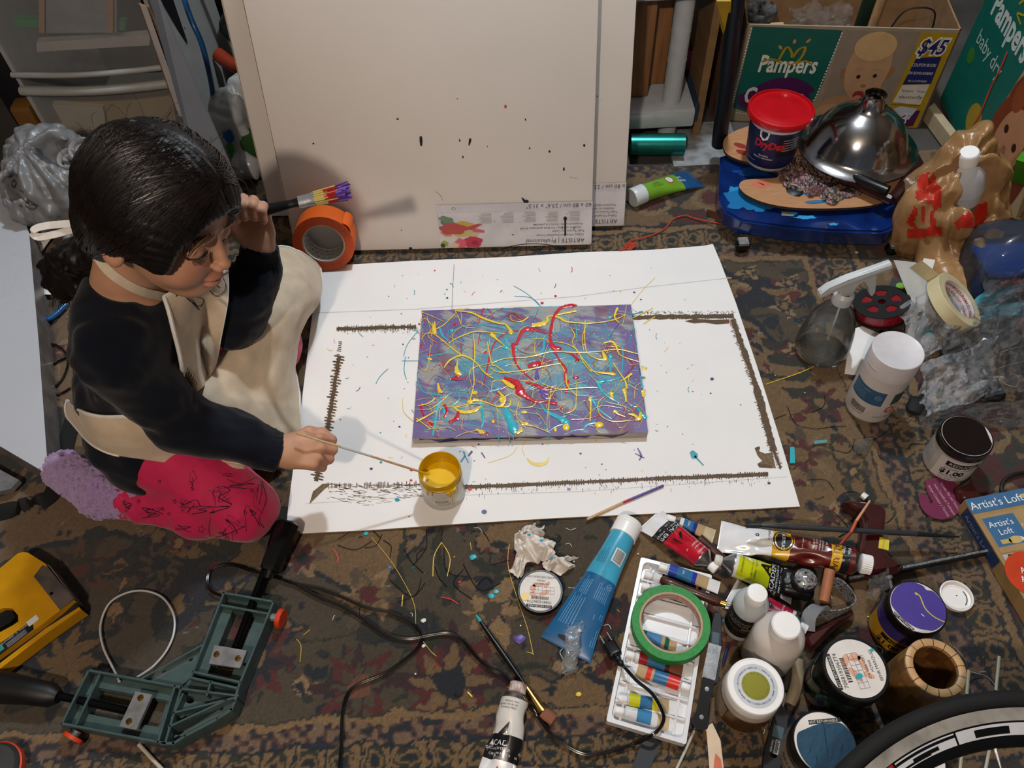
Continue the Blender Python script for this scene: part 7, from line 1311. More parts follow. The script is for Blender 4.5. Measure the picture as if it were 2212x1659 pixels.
random.seed(17); cols=['1e2a22','4e2226','8a6466','a8848a','1e2a22','8a7a2a','2a4a6a','6a1c1c','a8a09a','3a2a28','7a3a30','3a3040','141414','b09098','4a1c22','96787c']
cols=[lin(c) for c in cols]; GU,GV=150,70; x0,y0,x1,y1=1672,330,1888,448; g=[]
for j in range(GV+1):
    for i in range(GU+1):
        x=x0+(x1-x0)*i/GU; y=y0+(y1-y0)*j/GV; g.append((x,y))
ga=np.array(g); dd_=np.hypot((ga[:,0]-1780)/104,(ga[:,1]-388-(ga[:,0]-1780)*.10)/50)+ (fbm(ga[:,0]*.03,ga[:,1]*.05,2)-.5)*.75; hh_=np.abs(vn(ga[:,0]*.10,ga[:,1]*.14,5)-.5)*.011+vn(ga[:,0]*.35,ga[:,1]*.4,8)*.004+.0004
pts_=[f2(x,y,0)+Vector((0,0,float(h))) for (x,y),h in zip(g,hh_)]; wx_=fbm(ga[:,0]*.08,ga[:,1]*.1,20)*5; sel=(vn(ga[:,0]*.055+wx_*.3,ga[:,1]*.075+wx_*.3,31)*1.25-.12)*len(cols); sel=np.clip(sel+ (vn(ga[:,0]*.4,ga[:,1]*.4,40)-.5)*2.5,0,len(cols)-1).astype(int)
cc_=np.array(cols)[sel]; Q=[(j*(GU+1)+i,(j+1)*(GU+1)+i,(j+1)*(GU+1)+i+1,j*(GU+1)+i+1) for j in range(GV) for i in range(GU) if dd_[j*(GU+1)+i]<.98]
npmesh('crusted_paint',pts_,Q,M('crusted_paint','ffffff',.5,noise=.2,ns=300,bump=.4,bs=500,attr='Col'),pa_,cc_,smooth=True)
for x,y,r_,c,sc in [(1720,410,.020,'1c241e',(1.1,1,.2)),(1765,436,.014,'2c6a9a',(1.8,.4,.15)),(1740,420,.006,'2c7ab0',(1.6,.5,.3))]: p=f2(x,y,0); b.ico((p.x,p.y,.0046),r_,pm(c,.45),2,sc,nz=.12)
for x,y,c in [(1640,400,'c8684c'),(1650,395,'c8684c'),(1600,315,'8c2418'),(1605,330,'8c2418')]: b.d_ell(f2,x,y,16,5,pm(c,.6),h=.0003,n=14,rot=.3)
b.build('paint_crust',pa_,smooth=60)['kind']='stuff'
# aluminium lamp reflector
q=P(1893,203,.232); lr=thing('lamp_reflector','polished aluminium dome reflector resting upside down like a funnel on the palette','lamp reflector',loc=(q.x,q.y,.108)); AL=M('polished_aluminium','c4c4c8',.16,metal=1,noise=.25,ns=14,bump=.15,bs=25)
b=MB(); b.lathe([(.117,.001),(.1205,0),(.1215,.003),(.117,.0045),(.101,.011),(.097,.018),(.092,.032),(.083,.050),(.068,.068),(.050,.082),(.034,.090),(.028,.095),(.0235,.104),(.0215,.116),(.0205,.122),(.0215,.124),(.0195,.1245),(.0185,.118),(.021,.104),(.026,.093),(.05,.079),(.08,.050),(.094,.018),(.100,.009),(.117,.001)],AL,n=96); b.build('dome_shell',lr)
b=MB(); 
for a in (-1.2,-.2,2.2,-2.5): b.ico((.0262*math.cos(a),.0262*math.sin(a),.0985),.0042,pm('0a0a0a',.8),2,(.5,.5,1) if False else (.7,.7,1))
b.build('vent_hole',lr)
# dark red clamp under the reflector
RDP=M('dark_red_nylon','2c0c0c',.3,noise=.1,coat=.3); q0=P(1840,378,.100)
cl=thing('bar_clamp','small dark red plastic clamp with black ribbed handle under the reflector','clamp',loc=q0); r_=lambda x,y,z: P(x,y,z)-q0
b=MB(); b.tube([r_(1925,432,.10),r_(1950,405,.105),r_(1982,355,.10),r_(1975,340,.10)],[.011,.012,.012,.010],RDP,n=8); b.tube([r_(1925,432,.10),r_(1850,398,.100),r_(1815,388,.094)],[.010,.009,.008],RDP,n=8); b.build('clamp_frame',cl)
b=MB(); b.tube([r_(1845,382,.110),r_(1858,388,.112),r_(1918,412,.116)],[.009,.0125,.0115],BLACK,n=14,flat=.85); b.build('handle',cl); b=MB(); b.box(r_(1815,372,.100),(.022,.018,.020),BLACK,bev=.003); b.tube([r_(1815,375,.1),r_(1845,382,.110)],.004,STEEL,n=8); b.build('jaw',cl)
# white shelf unit + planks + roll
SHW=pm('b9bfc4',.45); SHB=pm('22324a',.5); su_=thing('plastic_shelf_unit','white plastic shelving unit with round poles behind the canvases','shelf',loc=(.40,1.60,-.01)); o3=Vector((.40,1.60,-.01)); yb=P(1445,205,.10).y
p0=P(1432,292,0);p1=P(1445,205,.085); b=MB(); X0=P(1450,215,.10).x; Y0=P(1450,215,.10).y
b.tube([Vector((X0,Y0,0))-o3,Vector((X0,Y0,.95))-o3],.0205,SHW,n=28); 
for z in (.20,.265): b.tube([Vector((X0,Y0,z))-o3,Vector((X0,Y0,z+.0015))-o3],.0212,SHW,n=28)
b.tube([Vector((X0-.02,Y0+.32,0))-o3,Vector((X0-.02,Y0+.32,.95))-o3],.0205,SHW,n=28); b.build('pole',su_)
zs=P(1450,215,.10)
for z in (.075,.372):
    b=MB(); b.box(Vector((X0-.05,Y0+.16,z))-o3,(.20,.40,.045),SHW,bev=.006); b.build('shelf_board',su_); b=MB(); b.box(Vector((X0+.0565,Y0+.16,z))-o3,(.012,.36,.044),SHB,bev=.004); b.build('side_trim',su_)
for k,(x0,x1,y0,y1,z) in enumerate([(1398,1440,130,205,.10),(1384,1400,150,232,.10)]):
    w_=.045; q=P((x0+x1)/2,y1,.10); ob=MB().box((q.x-.01*k,q.y+.07,.218),(w_,.06,.233),M('pine_board','9a6c44',.6,noise=.2,ns=8,stretch=(12,1,1)),bev=.002).build('pine_board'); tag(ob,['short pine board standing on the white shelf next to the pole','second pine board on the white shelf, half behind the canvas'][k],'board')
q=P(1500,165,.11); ob=MB().box((q.x,q.y+.10,.125),(.05,.12,.05),pm('6a2a3a',.5),bev=.004).build('small_box'); tag(ob,'little purple and red packet on the white shelf behind the pole','packet')
a_=P(1362,312,.026);e_=P(1478,312,.026); rl_=thing('foil_roll','metallic teal roll of wrapping foil lying at the foot of the white shelf','roll',mw=fr(a_-Vector((.0,0,.0)),e_-a_)); b=MB(); b.lathe([(.018,0),(.0245,0),(.0245,(e_-a_).length),(.018,(e_-a_).length),(.018,0)],M('teal_foil','2c8a80',.3,metal=.85,noise=.08),n=48,T=Matrix.Rotation(pi/2,4,'Y')); b.build('foil',rl_)
# wooden side boards, wall of the alcove
TANW=M('tan_melamine','8a6c48',.5,noise=.1,ns=6,stretch=(1,1,6)); q=P(1500,292,0)
ob=MB().box((q.x+.003,q.y+.26,.40),(.017,.52,.82),TANW).build('wooden_board'); tag(ob,'upright tan wooden panel between the white shelf and the cart handle','panel')
q=P(1545,262,0); ob=MB().box((q.x+.004,q.y+.20,.30),(.012,.38,.60),M('stained_board','8a6450',.6,noise=.4,ns=9,col2='5a2c28')).build('stained_board'); tag(ob,'paint-stained board standing just left of the diaper carton','board')
ob=slab('yellow_sheet','yellow card sheet standing behind the dark handle tube','card',[P(1548,0,.40),P(1580,0,.40),P(1572,95,.30),P(1558,60,.33)],.003,pm('a8860c',.5))
struct(MB().box((P(1500,345,0).x+.03,P(1500,345,0).y+.06,-.004),(.16,.16,.008),M('plaster_dust','8f9294',.9,noise=.2,ns=40)).build('trim_1'))
# second carton at the right edge
cA=P(2030,215,0);cB=Vector((cA.x-.045,cA.y-.50,0)); hC=.345; dd=(cA-cB).normalized(); nrm_=Vector((-dd.y,dd.x,0)) 
if nrm_.x>0: nrm_=-nrm_
c2=thing('printed_carton','tall teal diaper carton with a child picture, at the right behind the brown bag','cardboard box',loc=cB); LC=(cA-cB).length
m2=fr(cB,-dd) ; b=MB(); iv=lambda p:p-cB
def F2(u,v,h): return (cA-cB)*(1-u)+Vector((0,0,v*hC))+nrm_*h          # u 0 at far corner, 1 near
topv=lambda u: 1.0 if u<.3 else (1.0+.10*math.sin((u-.3)*4))
b.add([F2(0,0,0),F2(1,0,0),F2(1,1,0),F2(0,1,0),F2(0,0,-.26),F2(1,0,-.26),F2(1,1,-.26),F2(0,1,-.26)],[(0,1,2,3),(1,5,6,2),(5,4,7,6),(4,0,3,7),(1,0,4,5)],BRN); b.build('carton_walls',c2,smooth=0)
b=MB(); b.d_poly(F2,[(0.005,.01),(.40,.01),(.50,.35),(.53,.7),(.50,.995),(.005,.995)],pm('0f6458',.45),h=.0008); b.d_poly(F2,[(.40,.01),(.99,.01),(.99,.995),(.50,.995),(.53,.7),(.50,.35)],pm('a8906c',.5),h=.0008)
tx2=lambda u,v,h: F2(u/LC,v/hC,h)
def txt2(t_,u,v,s_,m_,**k): b.d_text(lambda a,c,h: tx2(a,c,h),t_,u*LC,v*hC,s_,m_,h=.0014,**k)
txt2('Pampers',.30,.76,.075,pm('c4ccc8'),bold=.03,w=LC*.40); txt2('baby dry',.24,.54,.045,pm('b8c8c0'),w=LC*.30); pp=cr([(.28,.90,0),(.33,.98,0),(.36,.90,0),(.30,.86,0),(.36,.84,0)],6); b.d_line(F2,[(p.x,p.y) for p in pp],.012,pm('a8a020'),h=.0016)
b.d_ell(F2,.10,.42,.035,.05,pm('3a7a28'),h=.0012); b.d_ell(F2,.36,.20,.07,.10,pm('a08428'),h=.0012)
for u,v,ru,rv,m_,h_ in [(.72,.55,.20,.26,pm('7a3418',.6),.0012),(.66,.35,.17,.30,pm('7a3418',.6),.0013),(.68,.33,.12,.24,pm('b8805c'),.0016),(.62,.40,.018,.025,pm('2a1410'),.0020),(.73,.38,.018,.025,pm('2a1410'),.0020),(.67,.30,.018,.03,pm('9a6244'),.0020),(.66,.22,.035,.018,pm('7a2c24'),.0020),(.80,.75,.16,.2,pm('a4845c'),.0011),(.60,.60,.05,.10,pm('8a4420',.6),.0018),(.85,.30,.06,.25,pm('6a2c14',.6),.0018)]: b.d_ell(F2,u,v,ru,rv,m_,h=h_,n=26)
b.build('printed_side',c2,smooth=0,label='teal print with child picture')
q=[P(2006,232,.03),P(2018,222,.03),P(2092,318,.03),P(2080,330,.03)]; ob=slab('white_trim_board','cream wooden rail at the foot of the tall teal carton','board',q,.035,pm('b0a084',.5),nrm=(0,0,1))
ob=slab('green_card_box','bright green packet with white letters at the right edge','packet',[P(2195,345,.22),P(2240,290,.22),P(2240,410,.14),P(2188,392,.14)],.02,pm('3f8c14',.5))
q=[(2120,0),(2060,0)]
# red yarn
yn=[(1338,541,.006),(1352,536,.006),(1362,520,.004),(1385,515,.004),(1420,503,.004),(1440,490,.004),(1455,473,.004),(1480,465,.004),(1495,470,.004),(1530,478,.008),(1600,490,.022),(1660,497,.022),(1720,497,.022)]
YR=pm('b8402c',.8); b=MB(); b.tube(cr([P(*p) for p in yn],8),.0015,YR,n=6)
for k in range(4): b.tube(cr([P(1345+6*k,538-3*k,.005),P(1356+5*k,524,.008),P(1362+4*k,530,.005),P(1352+3*k,540,.005)],5),.0013,YR,n=5)
tag(b.build('yarn'),'strand of coral red yarn trailing from the cardboard to the blue cart','yarn')
b=MB(); b.tube(cr([Pplane(x,y,cA+nrm_*.004,nrm_) for x,y in ((2176,112),(2160,150),(2140,190),(2115,250),(2093,283))],6),.0016,YR,n=6); tag(b.build('yarn'),'strand of red yarn hanging over the tall teal carton','yarn')
# brown carrier bag with bottle
BG_=P(2040,455,.10); 
def bag(p):
    x,y,z=(p-A([BG_.x,BG_.y,0])).T; q=np.stack([x,y,z],1)
    D=ell(q,[.005,.01,.085],[.078,.085,.125]); D=su(D,ell(q,[.055,.05,.13],[.065,.05,.075]),.03); D=su(D,ell(q,[.06,-.03,.05],[.075,.05,.06]),.03); D=su(D,ell(q,[.01,-.105,.030],[.05,.06,.035]),.03); D=su(D,ell(q,[.015,.045,.20],[.050,.035,.045]),.03)
    D=ss(D,ell(q,[.032,-.045,.19],[.048,.055,.135]),.006)
    a=np.arctan2(y,x); r=np.abs(vn(a*2.4+z*7,z*9+3,a)-.5)*.050+np.abs(vn(x*26+4,y*26,z*16+5)-.5)*.026; f=np.abs(vn(x*60,y*60,z*25)-.5)*.010
    return np.maximum(D-r+f+.006,.0015-z)
BGM=M('brown_film','a07a50',.32,noise=.15,ns=14,spec=.7,bump=.5,bs=60,bdist=.003,trans=.0)
bg=iso('carrier_bag',bag,(BG_.x-.13,BG_.y-.19,-.004),(BG_.x+.15,BG_.y+.13,.27),.0034,BGM); tag(bg,'crumpled brown plastic carrier bag with red print, standing right of the reflector','plastic bag')
bvb=bvh_of(bg); b=MB()
def patch_on(bv,pts,mat,n=14,h=.0012,grid=9):
    # polygon patch: fill with small quads cast on the surface
    xs=[p[0] for p in pts]; ys=[p[1] for p in pts]; st=grid
    def inside(x,y):
        c=False
        for i in range(len(pts)):
            (x1,y1),(x2,y2)=pts[i-1],pts[i]
            if (y1>y)!=(y2>y) and x<(x2-x1)*(y-y1)/(y2-y1)+x1: c=not c
        return c
    x=min(xs)
    while x<max(xs):
        y=min(ys)
        while y<max(ys):
            if inside(x+st/2,y+st/2):
                q=[cast(bv,x+dx,y+dy,h) for dx,dy in ((0,st),(st,st),(st,0),(0,0))]
                if all(q) and max((q[i]-q[i-1]).length for i in range(4))<.03: b.add(q,[(0,1,2,3)],mat)
            y+=st
        x+=st
RP=pm('b0281a',.3); 
ob_=[]
for pts in ([(1985,380),(2018,368),(2022,395),(2035,405),(2035,445),(2020,455),(2012,440),(1990,435),(1978,425)],[(1958,480),(1975,445),(1985,452),(1975,480),(1985,500)],[(1990,445),(1998,445),(1998,480),(1990,478)],[(2010,455),(2018,455),(2022,490),(2012,490)],[(1960,495),(2035,490),(2035,510),(1962,514)],[(2085,460),(2115,440),(2135,436),(2132,470),(2110,500),(2095,490),(2070,495),(2062,480)]): b=MB(); patch_on(bvb,pts,RP,grid=4); b.build('red_print',bg,smooth=60)

q=P(2092,325,.245); bo_=P(2068,440,.10); ax_=(Vector((.05,.01,.24))).normalized(); w0=P(2072,450,.09)
bt=thing('white_bottle','white plastic bottle sticking out of the brown carrier bag','bottle',mw=frz(w0,(P(2094,330,.235)-w0)))
L=(P(2094,330,.235)-w0).length; b=MB()
b.lathe([(0,-.05),(.031,-.05),(.034,-.045),(.034,L*.40),(.037,L*.42),(.036,L*.50),(.032,L*.70),(.020,L*.82),(.015,L*.86)],pm('c9ccd2',.3),n=40,fn=lambda a,z:1); b.d_rect(lambda u,v,h:Vector((.0343*math.sin(u/.034),-.0343*math.cos(u/.034),v)),-.035,-.04,.035,L*.22,pm('7a6450',.5),nu=12); b.build('bottle_body',bt)
b=MB(); b.lathe([(.0165,L*.84),(.0185,L*.85),(.0175,L*1.0),(.015,L*1.02),(0,L*1.02)],WHITE,n=32); b.build('cap',bt)
# blue jug
q=P(2192,560,.08); bj=thing('liquid_jug','clear jug of blue liquid with red lettering at the right edge','jug',loc=(q.x,q.y,RZ)); b=MB(); rj=lambda k,n=6:[(x,y) for x,y in rr(.085*k,.055*k,.03*k,n)]
def loft(b,secs,mat):
    n=len(secs[0][0]); vs=[(x,y,z) for pl_,z in secs for x,y in pl_]; fs=[(j*n+i,j*n+(i+1)%n,(j+1)*n+(i+1)%n,(j+1)*n+i) for j in range(len(secs)-1) for i in range(n)]; b.add(vs,fs,mat); b.add([(x,y,z) for x,y in secs[-1][0] for z in [secs[-1][1]]],[tuple(range(n))],mat); b.add([(x,y,z) for x,y in secs[0][0] for z in [secs[0][1]]],[tuple(range(n))[::-1]],mat)
loft(b,[(rj(.9),0),(rj(1),.01),(rj(1),.085)],M('blue_liquid','083c7c',.1,noise=.1,coat=.8)); b.build('blue_liquid',bj); b=MB(); loft(b,[(rj(1.03),.003),(rj(1.04),.10),(rj(.98),.125),(rj(.7),.148),(rj(.3),.16)],thin('clear_jug_wall','dfe8f0',.04,.05,1.6,.1,20)); b.d_text(lambda u,v,h:Vector((u,-.0595-h,v)),'SPARKLE\nSUNLIGHT',-.02,.075,.017,pm('b04040'),h=.0005,bold=.04); b.build('jug_wall',bj)
# teal straps
CY=pm('12889c',.35,coat=.3)
ob=strap([P(2225,588,.085),P(2170,625,.065),P(2125,648,.045),P(2117,662,.035),P(2128,675,.03),P(2170,668,.035),P(2225,668,.04)],.024,CY,name='plastic_band',up=(-.25,.75,.6),n=8); tag(ob,'bright teal folded plastic band at the right edge above the wrappers','band')
ob=strap([P(1978,722,.02),P(1995,718,.03),P(2012,722,.025),P(2000,738,.012)],.014,CY,name='bag_clip',up=(0,0,1),n=6); tag(ob,'small teal plastic clip behind the white canister','clip')
# ribbon spool
q=P(1905,662,.030); sn=Vector((-.22,.20,.93)).normalized(); sp=thing('ribbon_spool','black spool wound with glittery red ribbon behind the spray bottle','spool',mw=frz((q.x,q.y,.028),sn))
GLT=M('red_glitter','a80c20',.35,noise=.5,ns=500,bump=.6,bs=700,coat=.5); b=MB(); b.lathe([(.014,-.012),(.045,-.012),(.045,.012),(.014,.012)],GLT,n=56); b.build('ribbon',sp)
for z in (-.0138,.0120):
    b=MB(); hs=[[((.030)*math.cos(a+da)*k,(.030)*math.sin(a+da)*k) for k,da in ((.62,-.33),(1.12,-.36),(1.18,0),(1.12,.36),(.62,.33))][::-1] for a in (0,1.257,2.513,3.77,5.03)]
    hs=[h[::-1] for h in hs]; b.prism([(.050*math.cos(a),.050*math.sin(a)) for a in np.linspace(0,2*pi,49)[:-1]],z,z+.0018,pm('08080a',.75),holes=hs+[[(.007*math.cos(a),.007*math.sin(a)) for a in np.linspace(0,2*pi,13)[:-1]]]); b.build('flange',sp,smooth=30)
b=MB(); o5=P(1950,625,.03); b.T=fr(o5,(.8,-.5,.1),(0,-.2,1)); b.box((0,0,0),(.050,.040,.0012),pm('101c12',.4)); b.d_ell(flat(.0008),-.006,.006,.008,.008,pm('6aa018'),n=16); b.d_text(flat(.0008),'GO GREEN',.008,-.010,.006,WHITE); tag(b.build('green_card',smooth=0),'dark green card with a bright green badge beside the ribbon spool','card')
def paper(name,label,pts,z=.003,mat=PAPER,th=.0006,tx=None,cat='paper'):
    w=[P(x,y,zz) for x,y,zz in pts]; b=MB(); n=len(w); b.add([p+Vector((0,0,.0006)) for p in w]+w,[tuple(range(n))[::-1] if False else tuple(range(n)),tuple(range(n,2*n))[::-1]]+[(i,i+n,(i+1)%n+n,(i+1)%n) for i in range(n)],mat); 
    if tx: tx(b)
    return tag(b.build(name,smooth=0),label,cat)
paper('paper_sheet','white paper corner under the canister and spray bottle',[(1824,808,.004),(1900,816,.004),(1935,735,.004),(1862,705,.004),(1838,712,.004)])
paper('card_strip','long pale card strip leaning into the wrappers beside the masking tape',[(1930,562,.090),(1978,567,.085),(2050,690,.02),(2010,700,.02),(1962,640,.05)],mat=pm('b8b8b4',.6))
paper('product_tag','small white printed tag sticking up behind the card strip',[(1996,558,.075),(2020,562,.072),(2008,602,.05),(1980,592,.055)],tx=lambda b:b.d_text(lambda u,v,h:P(2001+u*600,580-v*600,.066+h),'MADE IN\nCHINA',0,0,.009,pm('666666'),rot=-.2))
paper('wood_strip','pale wood strip reaching out from under the brown bag',[(2085,600,.02),(2100,590,.02),(2152,645,.02),(2130,668,.02)],mat=pm('b8986c',.6),cat='wood piece')
# clear wrappers
W0=P(2060,800,.0)
FILM2=thin('clear_sleeve_film','f6f8fa',.27,.08,1.5,.7,30); 
film('plastic_wrapper','clear plastic sleeve fanned out beside the ribbon spool',P(1955,790,.006),P(2085,735,.02)-P(1955,790,.006),P(1935,660,.05)-P(1955,790,.006),.016,11,mat=FILM2,k=4)
film('plastic_wrapper','largest crumpled clear bag, spread between canister and black jar',P(1985,905,.004),P(2150,850,.01)-P(1985,905,.004),P(1975,790,.03)-P(1985,905,.004),.022,14,mat=FILM2,k=5)
film('plastic_wrapper','clear crackly wrapper at the right edge behind the round black lid',P(2080,860,.010),P(2250,860,.02)-P(2080,860,.010),P(2080,700,.05)-P(2080,860,.010),.03,18,k=6)
film('plastic_wrapper','clear film draped below the masking tape roll',P(2040,800,.02),P(2225,730,.04)-P(2040,800,.02),P(2010,690,.06)-P(2040,800,.02),.03,22,k=6)
film('plastic_wrapper','transparent film over the teal band at the right edge',P(2110,720,.03),P(2250,700,.05)-P(2110,720,.03),P(2120,600,.08)-P(2110,720,.03),.025,25,k=5)
film('plastic_wrapper','scraps of clear film on the rug behind the black-lidded jar',P(1985,935,.004),P(2225,920,.004)-P(1985,935,.004),P(1990,880,.01)-P(1985,935,.004),.012,29,k=9)
film('plastic_wrapper','small clear scrap on the rug between the cardboard and the black jar',P(1838,985,.004),P(1872,982,.004)-P(1838,985,.004),P(1850,950,.01)-P(1838,985,.004),.006,33,nu=12,nv=10,k=4)
film('plastic_wrapper','small clear scrap tucked behind the purple jar',P(1880,1295,.02),P(1925,1275,.05)-P(1880,1295,.02),P(1885,1250,.03)-P(1880,1295,.02),.01,36,nu=12,nv=10,k=4)
for k,(x,y,r_,lb) in enumerate([(2140,845,.030,'black rubber lump under the clear wrappers near the round black lid'),(2062,765,.022,'crumpled black scrap in the middle of the wrappers'),(1985,875,.028,'dark scrap of black plastic behind the canister')]):
    q=P(x,y,.012); b=MB(); b.ico((q.x,q.y,.009),r_*.9,pm('0c0d10',.75,bump=.4,bs=60),2,(1,.8,.32),nz=.22); tag(b.build('black_scrap'),lb,'scrap')
b=MB()
for pts in ([(2175,800,.03),(2200,815,.03),(2195,835,.03),(2170,828,.03),(2150,800,.03),(2212,780,.03)],[(2120,790,.04),(2165,760,.05),(2220,745,.04)]): b.tube(cr([P(*p) for p in pts],6),.0009,pm('8a7660',.7),n=5)
tag(b.build('twine'),'thin brown twine looped on the clear wrappers','twine')
q=[P(2195,690,.03),P(2225,700,.03),P(2225,730,.02),P(2190,715,.02)]; slab('wood_offcut','reddish wood offcut at the right edge amid the wrappers','wood piece',q,.01,pm('8a4a30',.6))
# spray bottle
q=P(1771,757,0); sb=thing('spray_bottle','clear spray bottle half full of water with frosted white trigger head','spray bottle',loc=(q.x,q.y,RZ),rz=0.18)
b=MB(); CLR=thin('clear_pet','fdfefe',.03,.03,1.0,.05,20); b.lathe([(0,.003),(.038,.001),(.046,.004),(.0485,.012),(.048,.03),(.044,.062),(.038,.088),(.029,.108),(.018,.122),(.0145,.130),(.0145,.140),(.0135,.140),(.0135,.130)],CLR,n=64); b.build('bottle_wall',sb)
b=MB(); b.lathe([(0,.005),(.037,.005),(.044,.008),(.0465,.014),(.0460,.030),(.0415,.068),(.0410,.072),(0,.072)],thin('water','f0f4f2',.05,.02,1.0,.2,40),n=64); b.build('water',sb)
FRO=M('frosted_white_plastic','d0d4d6',.35,noise=.02,trans=.25); b=MB(); b.lathe([(.0165,.132),(.0172,.134),(.0172,.150),(.0155,.152),(.012,.156)],FRO,n=48,fn=lambda a,z:1+.01*math.cos(a*30)); b.build('collar',sb)
b=MB(); hd=[(-.052,.170),(-.040,.182),(-.010,.194),(.030,.203),(.062,.211),(.063,.200),(.060,.197),(.030,.190),(.022,.183),(.012,.172),(.010,.152),(-.010,.152),(-.013,.166),(-.024,.170),(-.036,.166),(-.050,.160)]
b.add([],[],FRO); T=Matrix.Rotation(pi/2,4,'X'); b.prism([(x,z) for x,z in hd],-.0065,.0065,FRO,T=T); b.tube([(-.05,0,.171),(-.035,0,.176),(-.005,0,.186),(.035,0,.197),(.0635,0,.205)],[.003,.008,.0085,.0085,.0085],FRO,n=20); b.build('trigger_head',sb,smooth=30); b=MB(); tg=[(.018,.186),(.042,.193),(.047,.176),(.056,.146),(.054,.136),(.047,.142),(.038,.162),(.028,.176)]; b.prism(tg,-.005,.005,FRO,T=T); b.build('trigger',sb,smooth=30)
b=MB(); b.tube([(0,0,.145),(.004,0,.09),(.012,.006,.02)],.002,M('dip_tube','d8dcde',.3,noise=0,alpha=.6),n=8); b.build('dip_tube',sb)
# art set carton bottom right
c=[P(2083,1080,.034),P(2290,1040,.034),P(2330,1540,.034),P(2220,1346,.034)]; o6=c[0]; ex=(P(2212,1055,.034)-c[0]).normalized(); ey=(P(2212,1332,.034)-c[0]); ey=(ey-ex*ey.dot(ex)).normalized()
al=thing('paint_set_box','brown and blue artist paint set box lying at the right edge','paint box',mw=fr((o6.x,o6.y,RZ),ex)); LX,LY=.34,.30; KR=pm('a08254',.6)
b=MB(); b.box((LX/2,-LY/2,.0165),(LX,LY,.033),KR,bev=.0008); b.build('box_body',al,smooth=0)
f6=flat(.0334); b=MB(); AB=pm('3c6a94',.5); GR=pm('8a8480',.5); b.d_rect(f6,0,-.026,LX,0,AB); b.d_rect(f6,.006,-.095,LX,-.031,pm('a88a5c',.6)); b.d_rect(f6,.008,-.085,.060,-.036,AB,h=.0004); b.d_text(f6,"Artist's Loft",.046,-.013,.0185,WHITE,h=.0005); b.d_text(f6,"Artist's\nLoft",.032,-.055,.014,WHITE,h=.0007)
for x0,y0,w_ in ((.016,-.078,.038),(.088,-.012,.050)): b.d_ell(f6,x0+w_*.62,y0,w_*.3,.006,pm('c8ac6c',.5),h=.0006,n=16); b.d_rect(f6,x0,y0-.0035,x0+w_*.42,y0+.0035,pm('c8ac6c',.5),h=.0006); b.d_poly(f6,[(x0+w_*.86,y0-.004),(x0+w_*1.02,y0),(x0+w_*.86,y0+.004)],pm('d8dce0'),h=.0008)
for k,t_ in enumerate(('Acrylic Paint','Peinture à l\'Acrylique','Pintura Acrílica')): b.d_text(f6,t_,.095+.004*k,-.045-.014*k,.0088,pm('d8c8a0'),h=.0006)
b.d_rect(f6,.006,-LY,LX,-.097,pm('b8b4b0',.5)); b.d_rect(f6,.014,-.125,LX,-.098,pm('2a201a',.5),h=.0004); b.d_poly(f6,[(.026,-.126),(LX,-.126),(LX,-LY),(.075,-LY)],GR,h=.0004); _c=fr((o6.x,o6.y,RZ),ex).inverted()@P(2228,1240,.034); b.d_ell(f6,_c.x,_c.y,.038,.036,pm('c8401a',.45),h=.0008,n=40); b.d_text(f6,'Acrylic\nAcrylique',_c.x+.004,_c.y,.013,WHITE,h=.001); b.build('printed_top',al,smooth=0)
fS=lambda u,v,h: Vector((-h-.0002,-u,v)); b=MB(); b.d_rect(fS,.012,.003,.105,.030,pm('243a66',.5)); b.d_text(lambda u,v,h:fS(u,v,h),"Artist's Loft",.052,.016,.014,pm('7890b8'),h=.0006,flipx=False); b.build('printed_side',al,smooth=0)
b=MB(); b.tube(cr([P(2230,1020,.004),P(2195,1024,.006),P(2172,1036,.006),P(2163,1055,.006),P(2168,1070,.004)],6),.003,INK,n=8); tag(b.build('loose_cable'),'black cord loop by the top edge of the paint set box','cord')
for k,(pts,lb) in enumerate([(((2158,1418,.004),(2151,1492,.004)),'thin white stick lying right of the wooden pot, nearer the right edge'),(((2092,1448,.05),(2088,1500,.05)),'thin white stick leaning on the rim of the wooden pot'),(((2079,1609,.004),(2073,1664,.004)),'thin white stick seen inside the wheel rim, left of two'),(((2141,1600,.004),(2128,1664,.004)),'thin white stick seen inside the wheel rim, right of two')]): rod('wooden_skewer',lb,'skewer',pts,[.0022,.0022],[pm('b8b09c',.6)],n=6)
b=MB(); b.tube(cr([P(2060,1395,.11),P(2085,1425,.09),P(2095,1450,.02),P(2130,1460,.004),P(2150,1480,.004)],6),.0005,pm('a8a49c',.6),n=4); b.tube(cr([P(2052,1390,.11),P(2082,1432,.08),P(2100,1452,.004),P(2130,1450,.004)],6),.0005,pm('a8a49c',.6),n=4); tag(b.build('loose_thread'),'loose grey thread trailing from the wooden pot','thread')
rod('plastic_chip','white chip of plastic behind the dark red handle','chip',[(1862,1068,.005),(1872,1076,.005)],[.005,.006],[WHITE],n=6)
